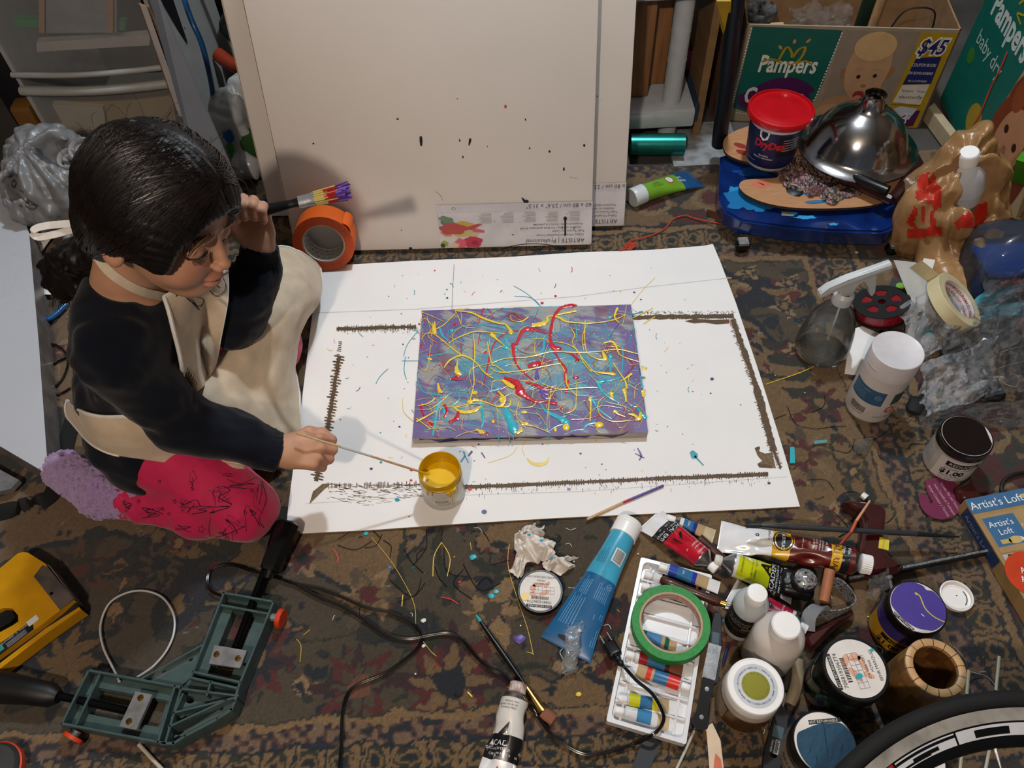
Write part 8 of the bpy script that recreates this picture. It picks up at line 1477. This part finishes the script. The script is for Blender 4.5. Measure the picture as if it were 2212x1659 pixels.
# bicycle wheel, leaning
nW=Vector((0,-.34,1)).normalized(); P0=Vector((.55,.24,.205)); e1=Vector((1,0,0)); e2=nW.cross(e1)
q=[(lambda w:((w-P0).dot(e1),(w-P0).dot(e2)))(Pplane(x,y,P0,nW)) for x,y in [(1800,1659),(1848,1620),(1920.5,1563),(2041,1510),(2212,1492)]]
Am=np.array([[2*a,2*c_,1] for a,c_ in q]); sol=np.linalg.lstsq(Am,np.array([a*a+c_*c_ for a,c_ in q]),rcond=None)[0]; RW=float(math.sqrt(sol[2]+sol[0]**2+sol[1]**2)); cW=P0+e1*float(sol[0])+e2*float(sol[1])
mW=Matrix((e1,e2,nW)).transposed().to_4x4(); mW.translation=cW; wh=thing('bicycle_wheel','black bicycle wheel with silver brake track and white rim decals leaning into the corner','bicycle wheel',mw=mW)
b=MB(); b.lathe([(RW-.010+.0102*math.cos(a),.0102*math.sin(a)) for a in np.linspace(0,2*pi,17)],pm('0c0c0d',.8,bump=.6,bs=250),n=200); b.build('tyre',wh)
BRK=M('brake_track','a8a29a',.4,metal=.25,noise=.25,ns=30); RMB=pm('0a0a0b',.25,coat=.3); r0=RW-.0175
b=MB(); b.lathe([(r0,.0095),(r0-.0135,.0105),(r0-.015,.0105),(r0-.030,.0085),(r0-.040,.0045),(r0-.0425,0),(r0-.040,-.0045),(r0-.030,-.0085),(r0-.0135,-.0105),(r0,-.0095),(r0,.0095)],RMB,n=200,mats=[BRK]+[RMB]*7+[BRK,RMB]); b.build('rim',wh)
fW=lambda u,v,h:(lambda zz:Vector((v*math.cos(u),v*math.sin(u),zz+h)))(.0105-(r0-.0135-v)*.125); b=MB(); WD=pm('c4c4c8',.4)
def arc(a0,a1,r1,r2,m_,h=.0003): b.grid(lambda u,v:fW(math.radians(a0+(a1-a0)*u),r1+(r2-r1)*v,h),24,1,m_)
def angpx(x,y): w=Pplane(x,y,cW,nW)-cW; return math.degrees(math.atan2(w.dot(e2),w.dot(e1)))
rt_,rbm=r0-.0155,r0-.0285
aA,aB,aC=angpx(1915,1635),angpx(2052,1590),angpx(2056,1588)
arc(aA,aB,rbm,rt_,WD); arc(aA-0,aB,rt_-.0045,rt_-.0015,RMB,.0006); arc(angpx(1950,1618),angpx(2012,1600),rt_-.0105,rt_-.0065,RMB,.0006); arc(aA,angpx(1995,1612),rbm+.0012,rbm+.0035,RMB,.0006)
arc(aC,aC-40,rbm,rt_,WD); arc(angpx(2092,1574),angpx(2168,1566),rbm+.002,rt_-.003,RMB,.0006); arc(aA+.6,aA+5,rbm-.006,rt_+.001,pm('b8101a',.4)); b.build('rim_decals',wh,smooth=0,label='white and red rim decals')
hubp=Vector((0,0,0)); b=MB(); b.tube([(0,0,-.035),(0,0,.035)],[.018,.018],BLACK,n=20); b.build('hub',wh)
for k in range(18):
    a=math.radians(angpx(2145,1600)+k*20); a2=a+(.5 if k%2 else -.5); b=MB(); b.tube([((r0-.041)*math.cos(a),(r0-.041)*math.sin(a),0),((r0-.062)*math.cos(a),(r0-.062)*math.sin(a),0),(.018*math.cos(a2),.018*math.sin(a2),.025*(1 if k%2 else -1))],[.0024,.0011,.0010],STEEL,n=6); b.build('spoke',wh)
# ============================================================ left-hand side
# corner clamp
GC=M('green_cast_metal','465a59',.45,metal=.2,noise=.1,ns=60,bump=.2,bs=250,coat=.1); zC=.032
o=P(380,1440,zC); cc=thing('corner_clamp','green cast corner clamp with two steel jaws, orange knobs and black handles','clamp',loc=(o.x,o.y,RZ)); lo=Vector((o.x,o.y,0))
def C(x,y,z=zC): p=P(x,y,z)-lo; return p
VA=[(484,1281),(591,1300),(514,1487),(412,1464)]; HA=[(192,1448),(392,1485),(357,1606),(134,1563)]
b=MB()
def wall(pts,closed=False,h0=0,h1=zC,t=.0034,m_=GC):
    w=[C(x,y,h1) for x,y in pts]; n=len(w)
    for i in range(n if closed else n-1):
        a,c=w[i],w[(i+1)%n]; d=(c-a); L_=d.length; b.box((L_/2,0,0),(L_+t,t,h1-h0),m_,bev=.0006,seg=1,T=fr(((a.x,a.y,(h0+h1)/2)),(d.x,d.y,0)))
lerp=lambda a,c,t:(a[0]+(c[0]-a[0])*t,a[1]+(c[1]-a[1])*t)
wall(VA,True); wall(HA,True)
wall([lerp(VA[0],VA[3],.14),lerp(VA[1],VA[2],.14)],h1=zC*.9); wall([lerp(VA[0],VA[3],.93),lerp(VA[1],VA[2],.93)]); wall([lerp(HA[0],HA[1],.13),lerp(HA[3],HA[2],.13)],h1=zC*.9); wall([lerp(HA[0],HA[1],.93),lerp(HA[3],HA[2],.93)])
def plate(pts,z0,z1,m_=GC,holes=()):
    w=[(C(x,y,z1).x,C(x,y,z1).y) for x,y in pts]; ar=sum(w[i][0]*w[(i+1)%len(w)][1]-w[(i+1)%len(w)][0]*w[i][1] for i in range(len(w))); w=w if ar>0 else w[::-1]
    hh_=[]
    for h in holes:
        q=[(C(x,y,z1).x,C(x,y,z1).y) for x,y in h]; ar=sum(q[i][0]*q[(i+1)%len(q)][1]-q[(i+1)%len(q)][0]*q[i][1] for i in range(len(q))); hh_.append(q if ar<0 else q[::-1])
    b.prism(w,z0,z1,m_,holes=hh_)
def inn(Q,u,v): return lerp(lerp(Q[0],Q[1],u),lerp(Q[3],Q[2],u),v)
plate(VA,.0,.012,holes=[[inn(VA,.33,.2),inn(VA,.78,.2),inn(VA,.78,.9),inn(VA,.33,.9)]]); plate([inn(VA,.03,.16),inn(VA,.30,.16),inn(VA,.30,.93),inn(VA,.03,.93)],.012,.018)
plate(HA,.0,.012,holes=[[inn(HA,.2,.30),inn(HA,.9,.30),inn(HA,.9,.75),inn(HA,.2,.75)]]); plate([inn(HA,.16,.04),inn(HA,.93,.04),inn(HA,.93,.27),inn(HA,.16,.27)],.012,.018)
web1=[(306,1466),(436,1394),(412,1464),(392,1483)]; slot=lambda a,c,w_,n=5:[(a[0]+w_*math.cos(t),a[1]+w_*math.sin(t)*.8) for t in np.linspace(pi*.8,pi*1.9,n)]+[(c[0]+w_*math.cos(t),c[1]+w_*math.sin(t)*.8) for t in np.linspace(-pi*.2,pi*.8,n)]
plate(web1,.004,.020,holes=[slot((356,1452),(412,1424),6)]); wall([web1[0],web1[1]],t=.003)
web2=[(412,1464),(514,1487),(508,1515),(500,1535),(470,1553),(400,1590),(375,1606),(350,1608),(372,1545),(392,1485)]
rnd=lambda x,y,r:[(x+r*math.cos(t),y+r*math.sin(t)*.85) for t in np.linspace(0,2*pi,13)[:-1]]
plate(web2,.004,.016,holes=[rnd(411,1512,10),slot((397,1550),(446,1518),7),slot((383,1592),(478,1530),6)]); wall([(514,1487),(508,1515),(500,1533),(470,1553),(400,1590),(375,1606),(350,1606)],t=.004); wall([(375,1540),(505,1508)],t=.003); wall([(365,1570),(490,1512)],t=.003); wall([(395,1500),(372,1550)],t=.003); wall([(456,1472),(447,1502)],t=.003); wall([(390,1488),(514,1503)],t=.003)
b.build('clamp_frame',cc,smooth=30)
BR_=M('brass_screw','b08a3c',.3,metal=1,noise=.1); 
for (q4,s1,s2) in ((((464,1394),(534,1406),(519,1444),(452,1434)),(469,1414),(515,1423)),(((294,1494),(330,1501),(295,1577),(258,1570)),(305,1508),(280,1559))):
    b=MB(); plate(q4,.030,.036,STEEL); plate([lerp(q4[0],q4[2],.1),lerp(q4[1],q4[3],.1),lerp(q4[2],q4[0],.1),lerp(q4[3],q4[1],.1)],.006,.030,DKMETAL); j=b.build('steel_jaw',cc,smooth=30)
    for s_ in (s1,s2):
        b=MB(); c_=C(*s_,.036); b.lathe([(.0045,.036),(.0042,.0372),(0,.0376)],BR_,n=18,T=Matrix.Translation((c_.x,c_.y,0))); b.box((c_.x,c_.y,.0377),(.008,.0012,.0006),INK); b.build('brass_screw',j)
def screw_(p0,p1,r,name='threaded_rod'):
    b=MB(); n=int((p1-p0).length/.0012); b.tube([p0.lerp(p1,i/n) for i in range(n+1)],[r*(1 if i%2 else .78) for i in range(n+1)],pm('0d0e10',.35,metal=.5),n=12); b.build(name,cc)
screw_(C(574,1228,.022),C(508,1402,.022),.0058); screw_(C(110,1500,.022),C(275,1536,.022),.0058)
b=MB(); a_,e_=C(583,1236,.024),C(622,1138,.024); d=(e_-a_).normalized(); L=(e_-a_).length; b.T=fr(a_,d); 
sec=[(0,.012),(.006,.0155),(L*.4,.0165),(L*.9,.0205),(L,.0205),(L+.004,.017)]; vs=[(x,y*w_,z*w_*.85) for x,w_ in sec for y,z in ((1,.45),(.6,1),(-.6,1),(-1,.45),(-1,-.45),(-.6,-1),(.6,-1),(1,-.45))]; b.add(vs,[(i*8+k,i*8+(k+1)%8,i*8+8+(k+1)%8,i*8+8+k)[::-1] for i in range(5) for k in range(8)]+[tuple(range(8)),tuple(40+k for k in range(8))[::-1]],pm('08090a',.25,coat=.4)); b.T=None; b.tube([a_-d*.012,a_+d*.002],[.006,.009],BLACK,n=16); b.build('black_handle',cc,smooth=30)
b=MB(); b.tube([C(118,1502,.022),C(122,1503,.022)],.012,BLACK,n=20); b.tube([C(x,y,.024) for x,y in ((128,1506),(112,1502),(60,1493),(10,1486),(-60,1477))],[.009,.0165,.0185,.022,.022],pm('08090a',.5),n=24); b.build('black_handle',cc)
OR=pm('c83c14',.45)
for a_,e_,e2_ in (((588,1334),(602,1336),(612,1338)),((168,1580),(162,1590),(156,1598))): b=MB(); b.tube([C(*a_,.018),C(*e_,.018)],[.006,.006],pm('8a9094',.4,metal=.5),n=12); b.tube([C(*e_,.018),C(*e2_,.018)],[.0145,.0145],OR,n=28); b.build('orange_knob',cc)
# stapler
SY=M('yellow_enamel','c08a0c',.35,noise=.08,ns=30,coat=.4); o=P(80,1330,.03); stp=thing('staple_gun','yellow staple gun lying on its side at the left edge','staple gun',loc=(o.x,o.y,RZ)); lo=Vector((o.x,o.y,0))
b=MB(); up_=[(-120,1300),(0,1229),(40,1196),(52,1193),(62,1195),(100,1219),(104,1226),(158,1294),(130,1320),(92,1349),(0,1415),(-120,1500)]; gr=[(-120,1360),(-10,1322),(8,1314),(28,1315),(40,1330),(41,1343),(28,1352),(0,1367),(-120,1420)]
plate(up_,.004,.036,SY,holes=[gr]); b.build('body_shell',stp,smooth=30)
b=MB(); plate([(92,1222),(104,1226),(160,1294),(130,1318),(74,1246)],.036,.0375,M('nose_plate','6a605c',.4,metal=.3,noise=.2)); plate([(103,1219),(161,1294),(165,1298),(108,1222)],.002,.037,STEEL); b.lathe([(.0028,.0375),(.002,.039),(0,.039)],DKMETAL,n=14,T=Matrix.Translation((C(112,1283,.0375).x,C(112,1283,.0375).y,0))); b.build('nose_plate',stp,smooth=30)
b=MB(); plate([(130,1320),(160,1297),(172,1312),(140,1335),(0,1430),(-120,1520),(-120,1497)],.004,.024,INK); b.build('magazine_gap',stp,smooth=0)
b=MB(); plate([(172,1312),(176,1317),(100,1370),(0,1446),(-120,1540),(-120,1525),(0,1434),(100,1358)],.004,.028,SY); b.build('magazine_rail',stp,smooth=30)
b=MB(); plate([(-120,1372),(-8,1330),(12,1320),(26,1320),(33,1334),(24,1345),(0,1358),(-120,1410)],.002,.030,pm('0b0b0c',.5)); b.build('trigger_lever',stp,smooth=30)
b=MB(); plate([(0,1391),(28,1372),(62,1346),(72,1350),(74,1360),(40,1386),(0,1416)],.0362,.0366,pm('12141a',.5)); sL=lambda u,v,h:C(u,v,.0366)+Vector((0,0,h)); ux=(C(62,1350)-C(28,1376)).normalized(); pc_=C(38,1372,.0366); sT=lambda u,v,h: pc_+ux*u+Vector((-ux.y,ux.x,0))*v+Vector((0,0,h)); b.d_text(sT,'OUTWARD ⚠ WARNING',.0,.003,.004,pm('b8bcc0'),h=.0004); b.d_rect(sT,.018,-.002,.034,.008,pm('c8ccd0'),h=.0003); b.d_rect(sT,-.03,-.006,-.022,.004,pm('3a8a7c'),h=.0003)
for k in range(4): b.d_rect(sT,-.018,-.002-.0022*k,.012,-.001-.0022*k,pm('8a8e92'),h=.0003)
b.build('warning_label',stp,smooth=0,label='black printed warning label')
# orange-grey tool end in the corner
o=P(10,1645,.02); tg_=thing('round_tool','rounded grey tool end with orange trim in the bottom left corner','tool',loc=(o.x,o.y,RZ)); b=MB(); b.lathe([(0,.0),(.03,0),(.034,.006),(.034,.022),(.03,.028),(.0,.030)],pm('3a3a3c',.5),n=32,T=Matrix.Translation((-.01,-.01,0))); b.build('grey_body',tg_); b=MB(); b.lathe([(.0335,.010),(.036,.011),(.036,.020),(.0335,.021)],OR,n=32,T=Matrix.Translation((-.01,-.01,0))); b.build('orange_trim',tg_)
# flat white box at the left
zb=.058; tp=[(104,1025),(84,745),(63,504),(40,440),(-10,385),(-420,385),(-420,760),(-20,952)]; w=[P(x,y,zb) for x,y in tp]; b=MB(); b.prism([(p.x,p.y) for p in w][::-1] if sum(w[i].x*w[(i+1)%8].y-w[(i+1)%8].x*w[i].y for i in range(8))<0 else [(p.x,p.y) for p in w],RZ,zb,M('white_foam_board','b9bcc4',.5,noise=.03,ns=5),side=M('grey_foil_side','8a827e',.4,metal=.3,noise=.2))
fb_=b.build('white_box',smooth=0); tag(fb_,'large flat white wrapped box at the left edge with tape strips','box'); TP_=M('clear_tape_strip','d8dce2',.15,noise=0,alpha=.5,spec=.9)
b=MB(); f8=lambda u,v,h:P(u,v,zb+.0004+h); 
for q in ([(40,655),(70,645),(48,680),(60,672)],[(35,655),(68,640),(40,678),(0,0)]): pass
b.d_poly(f8,[(50,640),(66,632),(50,672),(38,676)][::-1],TP_); b.build('tape_strip',fb_,smooth=0); b=MB(); b.d_poly(f8,[(0,615),(20,596),(40,600),(12,640),(0,646)][::-1],TP_); b.build('tape_strip',fb_,smooth=0); b=MB(); b.d_poly(f8,[(20,545),(63,530),(64,555),(30,552)][::-1],TP_); b.build('tape_strip',fb_,smooth=0)
sl=[P(-10,1012,.012),P(48,1043,.012),P(30,1062,.012),P(-10,1072,.012)]; slab('crumpled_foil','crumpled silver foil corner under the flat white box','foil',sl,.010,STEEL)
# webbing strap, hoses, cable at left
WBG=pm('0d0d0e',.8,bump=.5,bs=500); ob=strap([P(167,880,.006),P(150,930,.004),P(135,990,.004),P(120,1050,.004),P(100,1078,.004),P(60,1092,.003),P(-20,1112,.003)],.030,WBG,name='webbing_strap',up=(1,.25,0),n=10); tag(ob,'wide black webbing strap on the rug behind the lilac sock','strap')
BLH=pm('14508c',.35,coat=.3)
for k,(pts,lb) in enumerate([([(60,622,.01),(95,606,.012),(135,590,.012)],'short blue hose end beside the flat white box, nearer the bag'),([(60,690,.01),(85,694,.012),(115,683,.012),(142,658,.012)],'curved blue hose end beside the flat white box, below the white paper strip'),([(395,-10,.36),(412,40,.34),(434,90,.30),(448,140,.25),(458,190,.18),(463,240,.10),(463,262,.04)],'long blue hose hanging down behind the grey boards'),([(640,385,.02),(610,410,.01),(560,440,.008),(520,470,.008)],'blue hose passing between the raised hand and the canvases')]):
    b=MB(); b.tube(cr([P(*p) for p in pts],8),.0058,BLH,n=14); tag(b.build('blue_hose'),lb,'hose')
b=MB(); b.tube(cr([P(84,742,.004),P(120,745,.004),P(143,765,.004),P(146,790,.004),P(130,825,.004),P(95,850,.004),P(88,848,.004)],8),.0022,CABM,n=8); b.tube(cr([P(88,800,.004),P(115,785,.004),P(150,770,.004)],6),.0022,CABM,n=8); b.tube(cr([P(94,850,.004),P(130,850,.004),P(152,838,.004)],6),.0022,CABM,n=8); tag(b.build('thin_cable'),'thin black cable coiled on the rug behind the child','cable')
TXS=lambda x,y:(lambda b:[b.d_rect(lambda u,v,h:P(u,v,.013+h),x+2,y+i*6,x+26-i*4,y+1.2+i*6,pm('777777'),h=.0006) for i in range(4)])
paper('paper_scrap','white printed leaflet poking out beside the flat box',[(62,512,.02),(112,513,.012),(90,545,.006),(66,572,.006)],tx=TXS(68,520)); paper('paper_scrap','folded white paper scrap above the blue hose end',[(70,580,.008),(84,582,.008),(74,608,.006)]); paper('paper_scrap','narrow white paper strip between the two blue hose ends',[(70,618,.012),(136,622,.012),(134,637,.012),(72,636,.012)])
# grey carrier bag
GB=P(125,400,.09)
def gbag(p):
    x,y,z=(p-A([GB.x,GB.y,0])).T; q=np.stack([x,y,z],1); D=ell(q,[0,0,.085],[.115,.105,.10]); D=su(D,ell(q,[-.02,.05,.14],[.08,.06,.06]),.03); D=ss(D,ell(q,[.045,.005,.165],[.055,.035,.07]),.012); D=ss(D,ell(q,[-.05,-.055,.12],[.03,.03,.045]),.01)
    a=np.arctan2(y,x+.03); r=np.abs(vn(a*5,z*12,a+2)-.5)*.030+np.abs(vn(x*48,y*48,z*40)-.5)*.018; return np.maximum(D-r+.008+.003*vn(x*100,y*100,z*100),.001-z)
gb=iso('carrier_bag',gbag,(GB.x-.16,GB.y-.15,-.004),(GB.x+.16,GB.y+.16,.24),.0038,M('grey_film','7e7e80',.35,noise=.12,ns=12,bump=.4,bs=50,bdist=.003,spec=.6)); tag(gb,'knotted grey plastic carrier bag behind the child at the left','plastic bag')
bvg=bvh_of(gb); b=MB()
for pts in ([(25,395),(30,388),(34,395),(30,405),(25,398)],[(60,430),(75,440),(85,445)],[(55,445),(70,452),(80,446),(68,440)],[(42,410),(50,415)]): oncloth(b,bvg,pts,.0009,NV,4,.001)
b.build('ink_marks',gb,smooth=0)
b=MB(); 
for k,(x,y,z,r_) in enumerate([(178,330,.17,.030),(150,350,.16,.026)]): 
    q=P(x,y,z); T=Matrix.Translation(q)@Matrix.Rotation(.5,4,'X')
    sp_=cr([Vector((r_*(1-i/16)*math.cos(i*.8),r_*(1-i/16)*math.sin(i*.8),0)) for i in range(13)],4); b.tube(sp_,.006,pm('8a8a8c',.9,bump=.6,bs=300),n=8,T=T,flat=2)
tag(b.build('rolled_cloth'),'rolled grey cloth inside the knotted grey bag','cloth')
def bag3(p):
    q=p-A(P(195,520,.07)); q[:,2]=p[:,2]; D=ell(q,[0,0,.05],[.055,.06,.055]); return np.maximum(D-.02*np.abs(vn(q[:,0]*60,q[:,1]*60,q[:,2]*50)-.5)+.004,.001-p[:,2])
q=P(195,520,.07); g3=iso('plastic_pouch',bag3,(q.x-.08,q.y-.08,-.003),(q.x+.08,q.y+.08,.12),.0036,M('brownish_film','6e5c50',.3,noise=.3,ns=25,col2='8a8a90',spec=.7)); tag(g3,'brownish clear plastic pouch behind the child\'s ponytail','plastic pouch')
# storage drawers
DW=M('frosted_drawer','b0b2b4',.4,noise=.12,ns=5,alpha=.26); DWL=M('frosted_lip','a4a4a0',.35,noise=.05,alpha=.8); Yd=1.60
def Y_(x,y,Y=Yd): return Pplane(x,y,(0,Y,0),Vector((0,-1,0)))
bl_=Y_(92,262);tl2=Y_(0,60); xl=Y_(50,190).x; xr=Y_(378,160).x; dr=thing('storage_drawers','translucent grey plastic drawer unit holding craft supplies, top left','drawers',loc=(xl,Yd,-.01)); Wd=xr-xl; zt=Y_(200,163).z+.01
b=MB(); Hd=1.0
for x in (0,Wd): b.box((x,.19,Hd/2),(.008,.38,Hd),DWL)
b.box((Wd/2,.38,Hd/2),(Wd,.006,Hd),pm('3a3a38',.7)); b.box((Wd/2,.19,.006),(Wd,.38,.012),DWL); b.build('cabinet_frame',dr,smooth=0)
for z0,z1 in ((.02,zt-.012),(zt+.012,zt+.26),(zt+.28,zt+.5)):
    b=MB(); b.grid(lambda u,v:(Wd*(.02+.96*u),-.006-.012*math.sin(u*pi),z0+(z1-z0)*v),14,4,DW); dw=b.build('drawer',dr,smooth=60)
    for zz,r_ in ((z1-.008,.010),(z0+.006,.006)): b=MB(); b.tube([(Wd*i/14,-.012-.014*math.sin(i/14*pi),zz) for i in range(15)],r_,DWL,n=10); b.build('drawer_lip',dw)
dm=lambda x,y,dy=.03: Y_(x,y,Yd+dy)
for k,(q4,m_,lb) in enumerate([([(88,-60),(252,-60),(252,70),(88,72)],pm('7c8084',.6),'wrapped bundle with tan corner bands in the upper drawer'),([(30,42),(270,48),(270,66),(30,58)],pm('1c7a40',.5),'green strip behind the bundle in the upper drawer'),([(78,92),(325,75),(322,98),(80,112)],pm('a8a49e',.6),'folded white cloth lying in the upper drawer'),([(92,225),(222,232),(235,290),(115,290)],pm('b4ac9c',.6),'white card sheets in the lower drawer'),([(150,200),(370,195),(380,260),(160,262)],pm('9a8560',.7),'tan bag of scraps in the lower drawer')]):
    w=[dm(x,y,.025+.012*k) for x,y in q4]; slab('drawer_content',lb,'craft supplies',w,.02,m_,nrm=(0,-1,0))
for x in (90,238): w=[dm(x-6,-60,.018),dm(x+6,-60,.018),dm(x+6,71,.018),dm(x-6,71,.018)]; slab('paper_band','tan paper band %s the bundle in the upper drawer'%('left of' if x==90 else 'right of'),'band',w,.003,pm('a07850',.7),nrm=(0,-1,0))
# leaning boards right of the drawers
slab('cardboard_offcut','narrow white edged cardboard panel leaning right of the drawers','cardboard',[P(303,12,.43),P(318,16,.43),P(402,256,.19),P(386,250,.19)],.02,pm('b8b4b4',.6),nrm=(.35,-.55,.0),side=BRN)
slab('cardboard_offcut','brown corrugated panel pressed behind the white edged one','cardboard',[P(318,14,.43),P(324,16,.43),P(414,262,.17),P(402,256,.17)],.02,BRN,nrm=(.3,-.4,0))
slab('grey_board','large blue-grey board leaning between drawers and blue hose','board',[P(322,-20,.45),P(345,-5,.45),P(535,440,.05),P(450,440,.05)],.004,M('blue_grey_board','7c8490',.6,noise=.08,ns=6))
ob=MB().tube([P(352,-20,.36),P(408,140,.16),P(435,200,.06)],.014,pm('10161e',.5),n=8).build('metal_pipe'); tag(ob,'dark metal leg behind the blue-grey board','metal leg')
ob=MB().tube([P(392,60,.25),P(440,160,.1),P(470,235,.01)],.007,pm('5a2414',.5),n=8).build('metal_pipe'); tag(ob,'thin rust coloured tube behind the blue hose','tube')
q=P(530,110,.20)+Vector((0,.12,0)); hm=thing('folding_chair','black padded chair with orange trim in the dark corner behind the canvases','chair',loc=(q.x,q.y+.1,-.01)); b=MB(); b.ico((0,0,.16),.115,pm('0e0e10',.6),3,(1,.9,.35)); b.build('seat',hm); b=MB(); b.box((-.08,-.05,.34),(.14,.02,.02),pm('8c2c0c',.5),T=Matrix.Rotation(.15,4,'Y')); b.build('orange_bar',hm)
for x in (-.09,.09): b=MB(); b.tube([(x,0,0),(x,.0,.16)],.010,BLACK,n=10); b.build('leg',hm)
b=MB(); b.tube(cr([(-.11,-.09,.13),(-.06,-.13,.12),(.02,-.14,.12),(.09,-.11,.13)],6),.018,pm('8c2c0c',.5),n=10); b.build('orange_rim',hm)
ob=MB().box((q.x-.06,q.y+.46,.35),(.50,.20,.72),pm('0c0b0c',.8),bev=.01).build('dark_backdrop_box'); tag(ob,'tall black backdrop box added to darken the corner behind the padded chair','backdrop')  # plain black box added so the corner behind the chair renders dark
# white bag with blue-green print
q=P(512,270,.08)
def wbag(p):
    x,y,z=(p-A([q.x,q.y,0])).T; s_=np.stack([x,y,z],1); D=ell(s_,[-.01,0,.08],[.052,.08,.085]); D=su(D,ell(s_,[.03,.05,.13],[.045,.035,.05]),.02); D=su(D,ell(s_,[.02,-.08,.03],[.035,.04,.035]),.02); return np.maximum(D-np.abs(vn(x*45,y*45,z*25)-.5)*.026+.006,.001-z)
wb_=iso('carrier_bag',wbag,(q.x-.09,q.y-.15,-.004),(q.x+.10,q.y+.12,.22),.0036,M('white_film','a4a8aa',.3,noise=.08,ns=10,bump=.3,bs=50,bdist=.003,spec=.7)); tag(wb_,'white plastic bag with blue and green print beside the canvases','plastic bag')
bvw=bvh_of(wb_); b=MB(); patch_on(bvw,[(482,285),(498,280),(508,300),(494,312),(484,300)],pm('1c5a9c',.4),grid=4); patch_on(bvw,[(488,312),(500,308),(508,330),(500,345),(492,328)],pm('3a8a3c',.4),grid=4); b.build('bag_print',wb_,smooth=60)
o9=P(556,300,.06); ob=MB().box((o9.x,o9.y,.045),(.05,.10,.085),pm('1f4418',.5),bev=.003,T=None).build('small_carton'); tag(ob,'small dark green packet between white bag and canvas','packet')
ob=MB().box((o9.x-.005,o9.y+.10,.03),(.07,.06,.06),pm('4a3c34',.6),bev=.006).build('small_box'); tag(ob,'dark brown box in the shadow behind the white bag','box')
ob=MB().ico((P(565,345,.02).x,P(565,345,.02).y,.018),.035,pm('9a5458',.4,bump=.5,bs=80),3,(.9,.8,.5),nz=.06).build('pink_wrapper'); tag(ob,'crumpled pink and red wrapper on the floor beside the canvas edge','wrapper')
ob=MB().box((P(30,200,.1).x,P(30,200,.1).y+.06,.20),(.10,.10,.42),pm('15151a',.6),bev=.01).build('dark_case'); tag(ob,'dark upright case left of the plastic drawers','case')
ob=MB().box((P(70,260,.05).x,P(70,260,.05).y,.05),(.05,.05,.10),pm('7a5424',.5),bev=.008).build('gold_tin'); tag(ob,'small golden brown tin in front of the dark case','tin')
for k_,(pts,m_,lb) in enumerate([(((1707,965),(1716,965),(1718,1000),(1706,1000)),TEAL,'light blue plastic shard on the rug just right of the cardboard'),(((1758,952),(1786,949),(1787,956),(1759,959)),pm('5a8a8c',.5),'thin grey-green plastic bit on the rug below the canister')]):
    w=[P(x,y,.005) for x,y in pts]; slab('plastic_shard',lb,'plastic bit',w,.003,m_,nrm=(0,0,1))
# ============================================================ shared groups of repeated things
GR={'paint_tube':'paint tubes scattered over the rug','paint_jar':'paint jars standing about','plastic_wrapper':'clear plastic wrappers','tape_roll':'rolls of tape','blank_canvas':'blank canvases leaning in a stack','carrier_bag':'plastic carrier bags','wooden_skewer':'thin white sticks','blue_hose':'pieces of blue hose','painting_knife':'black painting knives','paper_scrap':'paper scraps by the flat box','pine_board':'pine boards on the shelf','printed_carton':'diaper cartons','drawer_content':'craft supplies in the drawers','paper_band':'tan paper bands','black_scrap':'black scraps in the wrappers','medium_bottle':'bottles with white caps','stirring_stick':'thin painted sticks','jar_lid':'loose jar lids','paintbrush':'paintbrushes','yarn':'strands of red yarn','carved_wood_tool':'dark red carved wooden pieces','cardboard_offcut':'cardboard panels by the drawers'}
for o_ in list(bpy.data.objects):
    k_=o_.name.split('.')[0]
    if o_.parent is None and k_ in GR and 'group' not in o_: o_['group']=GR[k_]
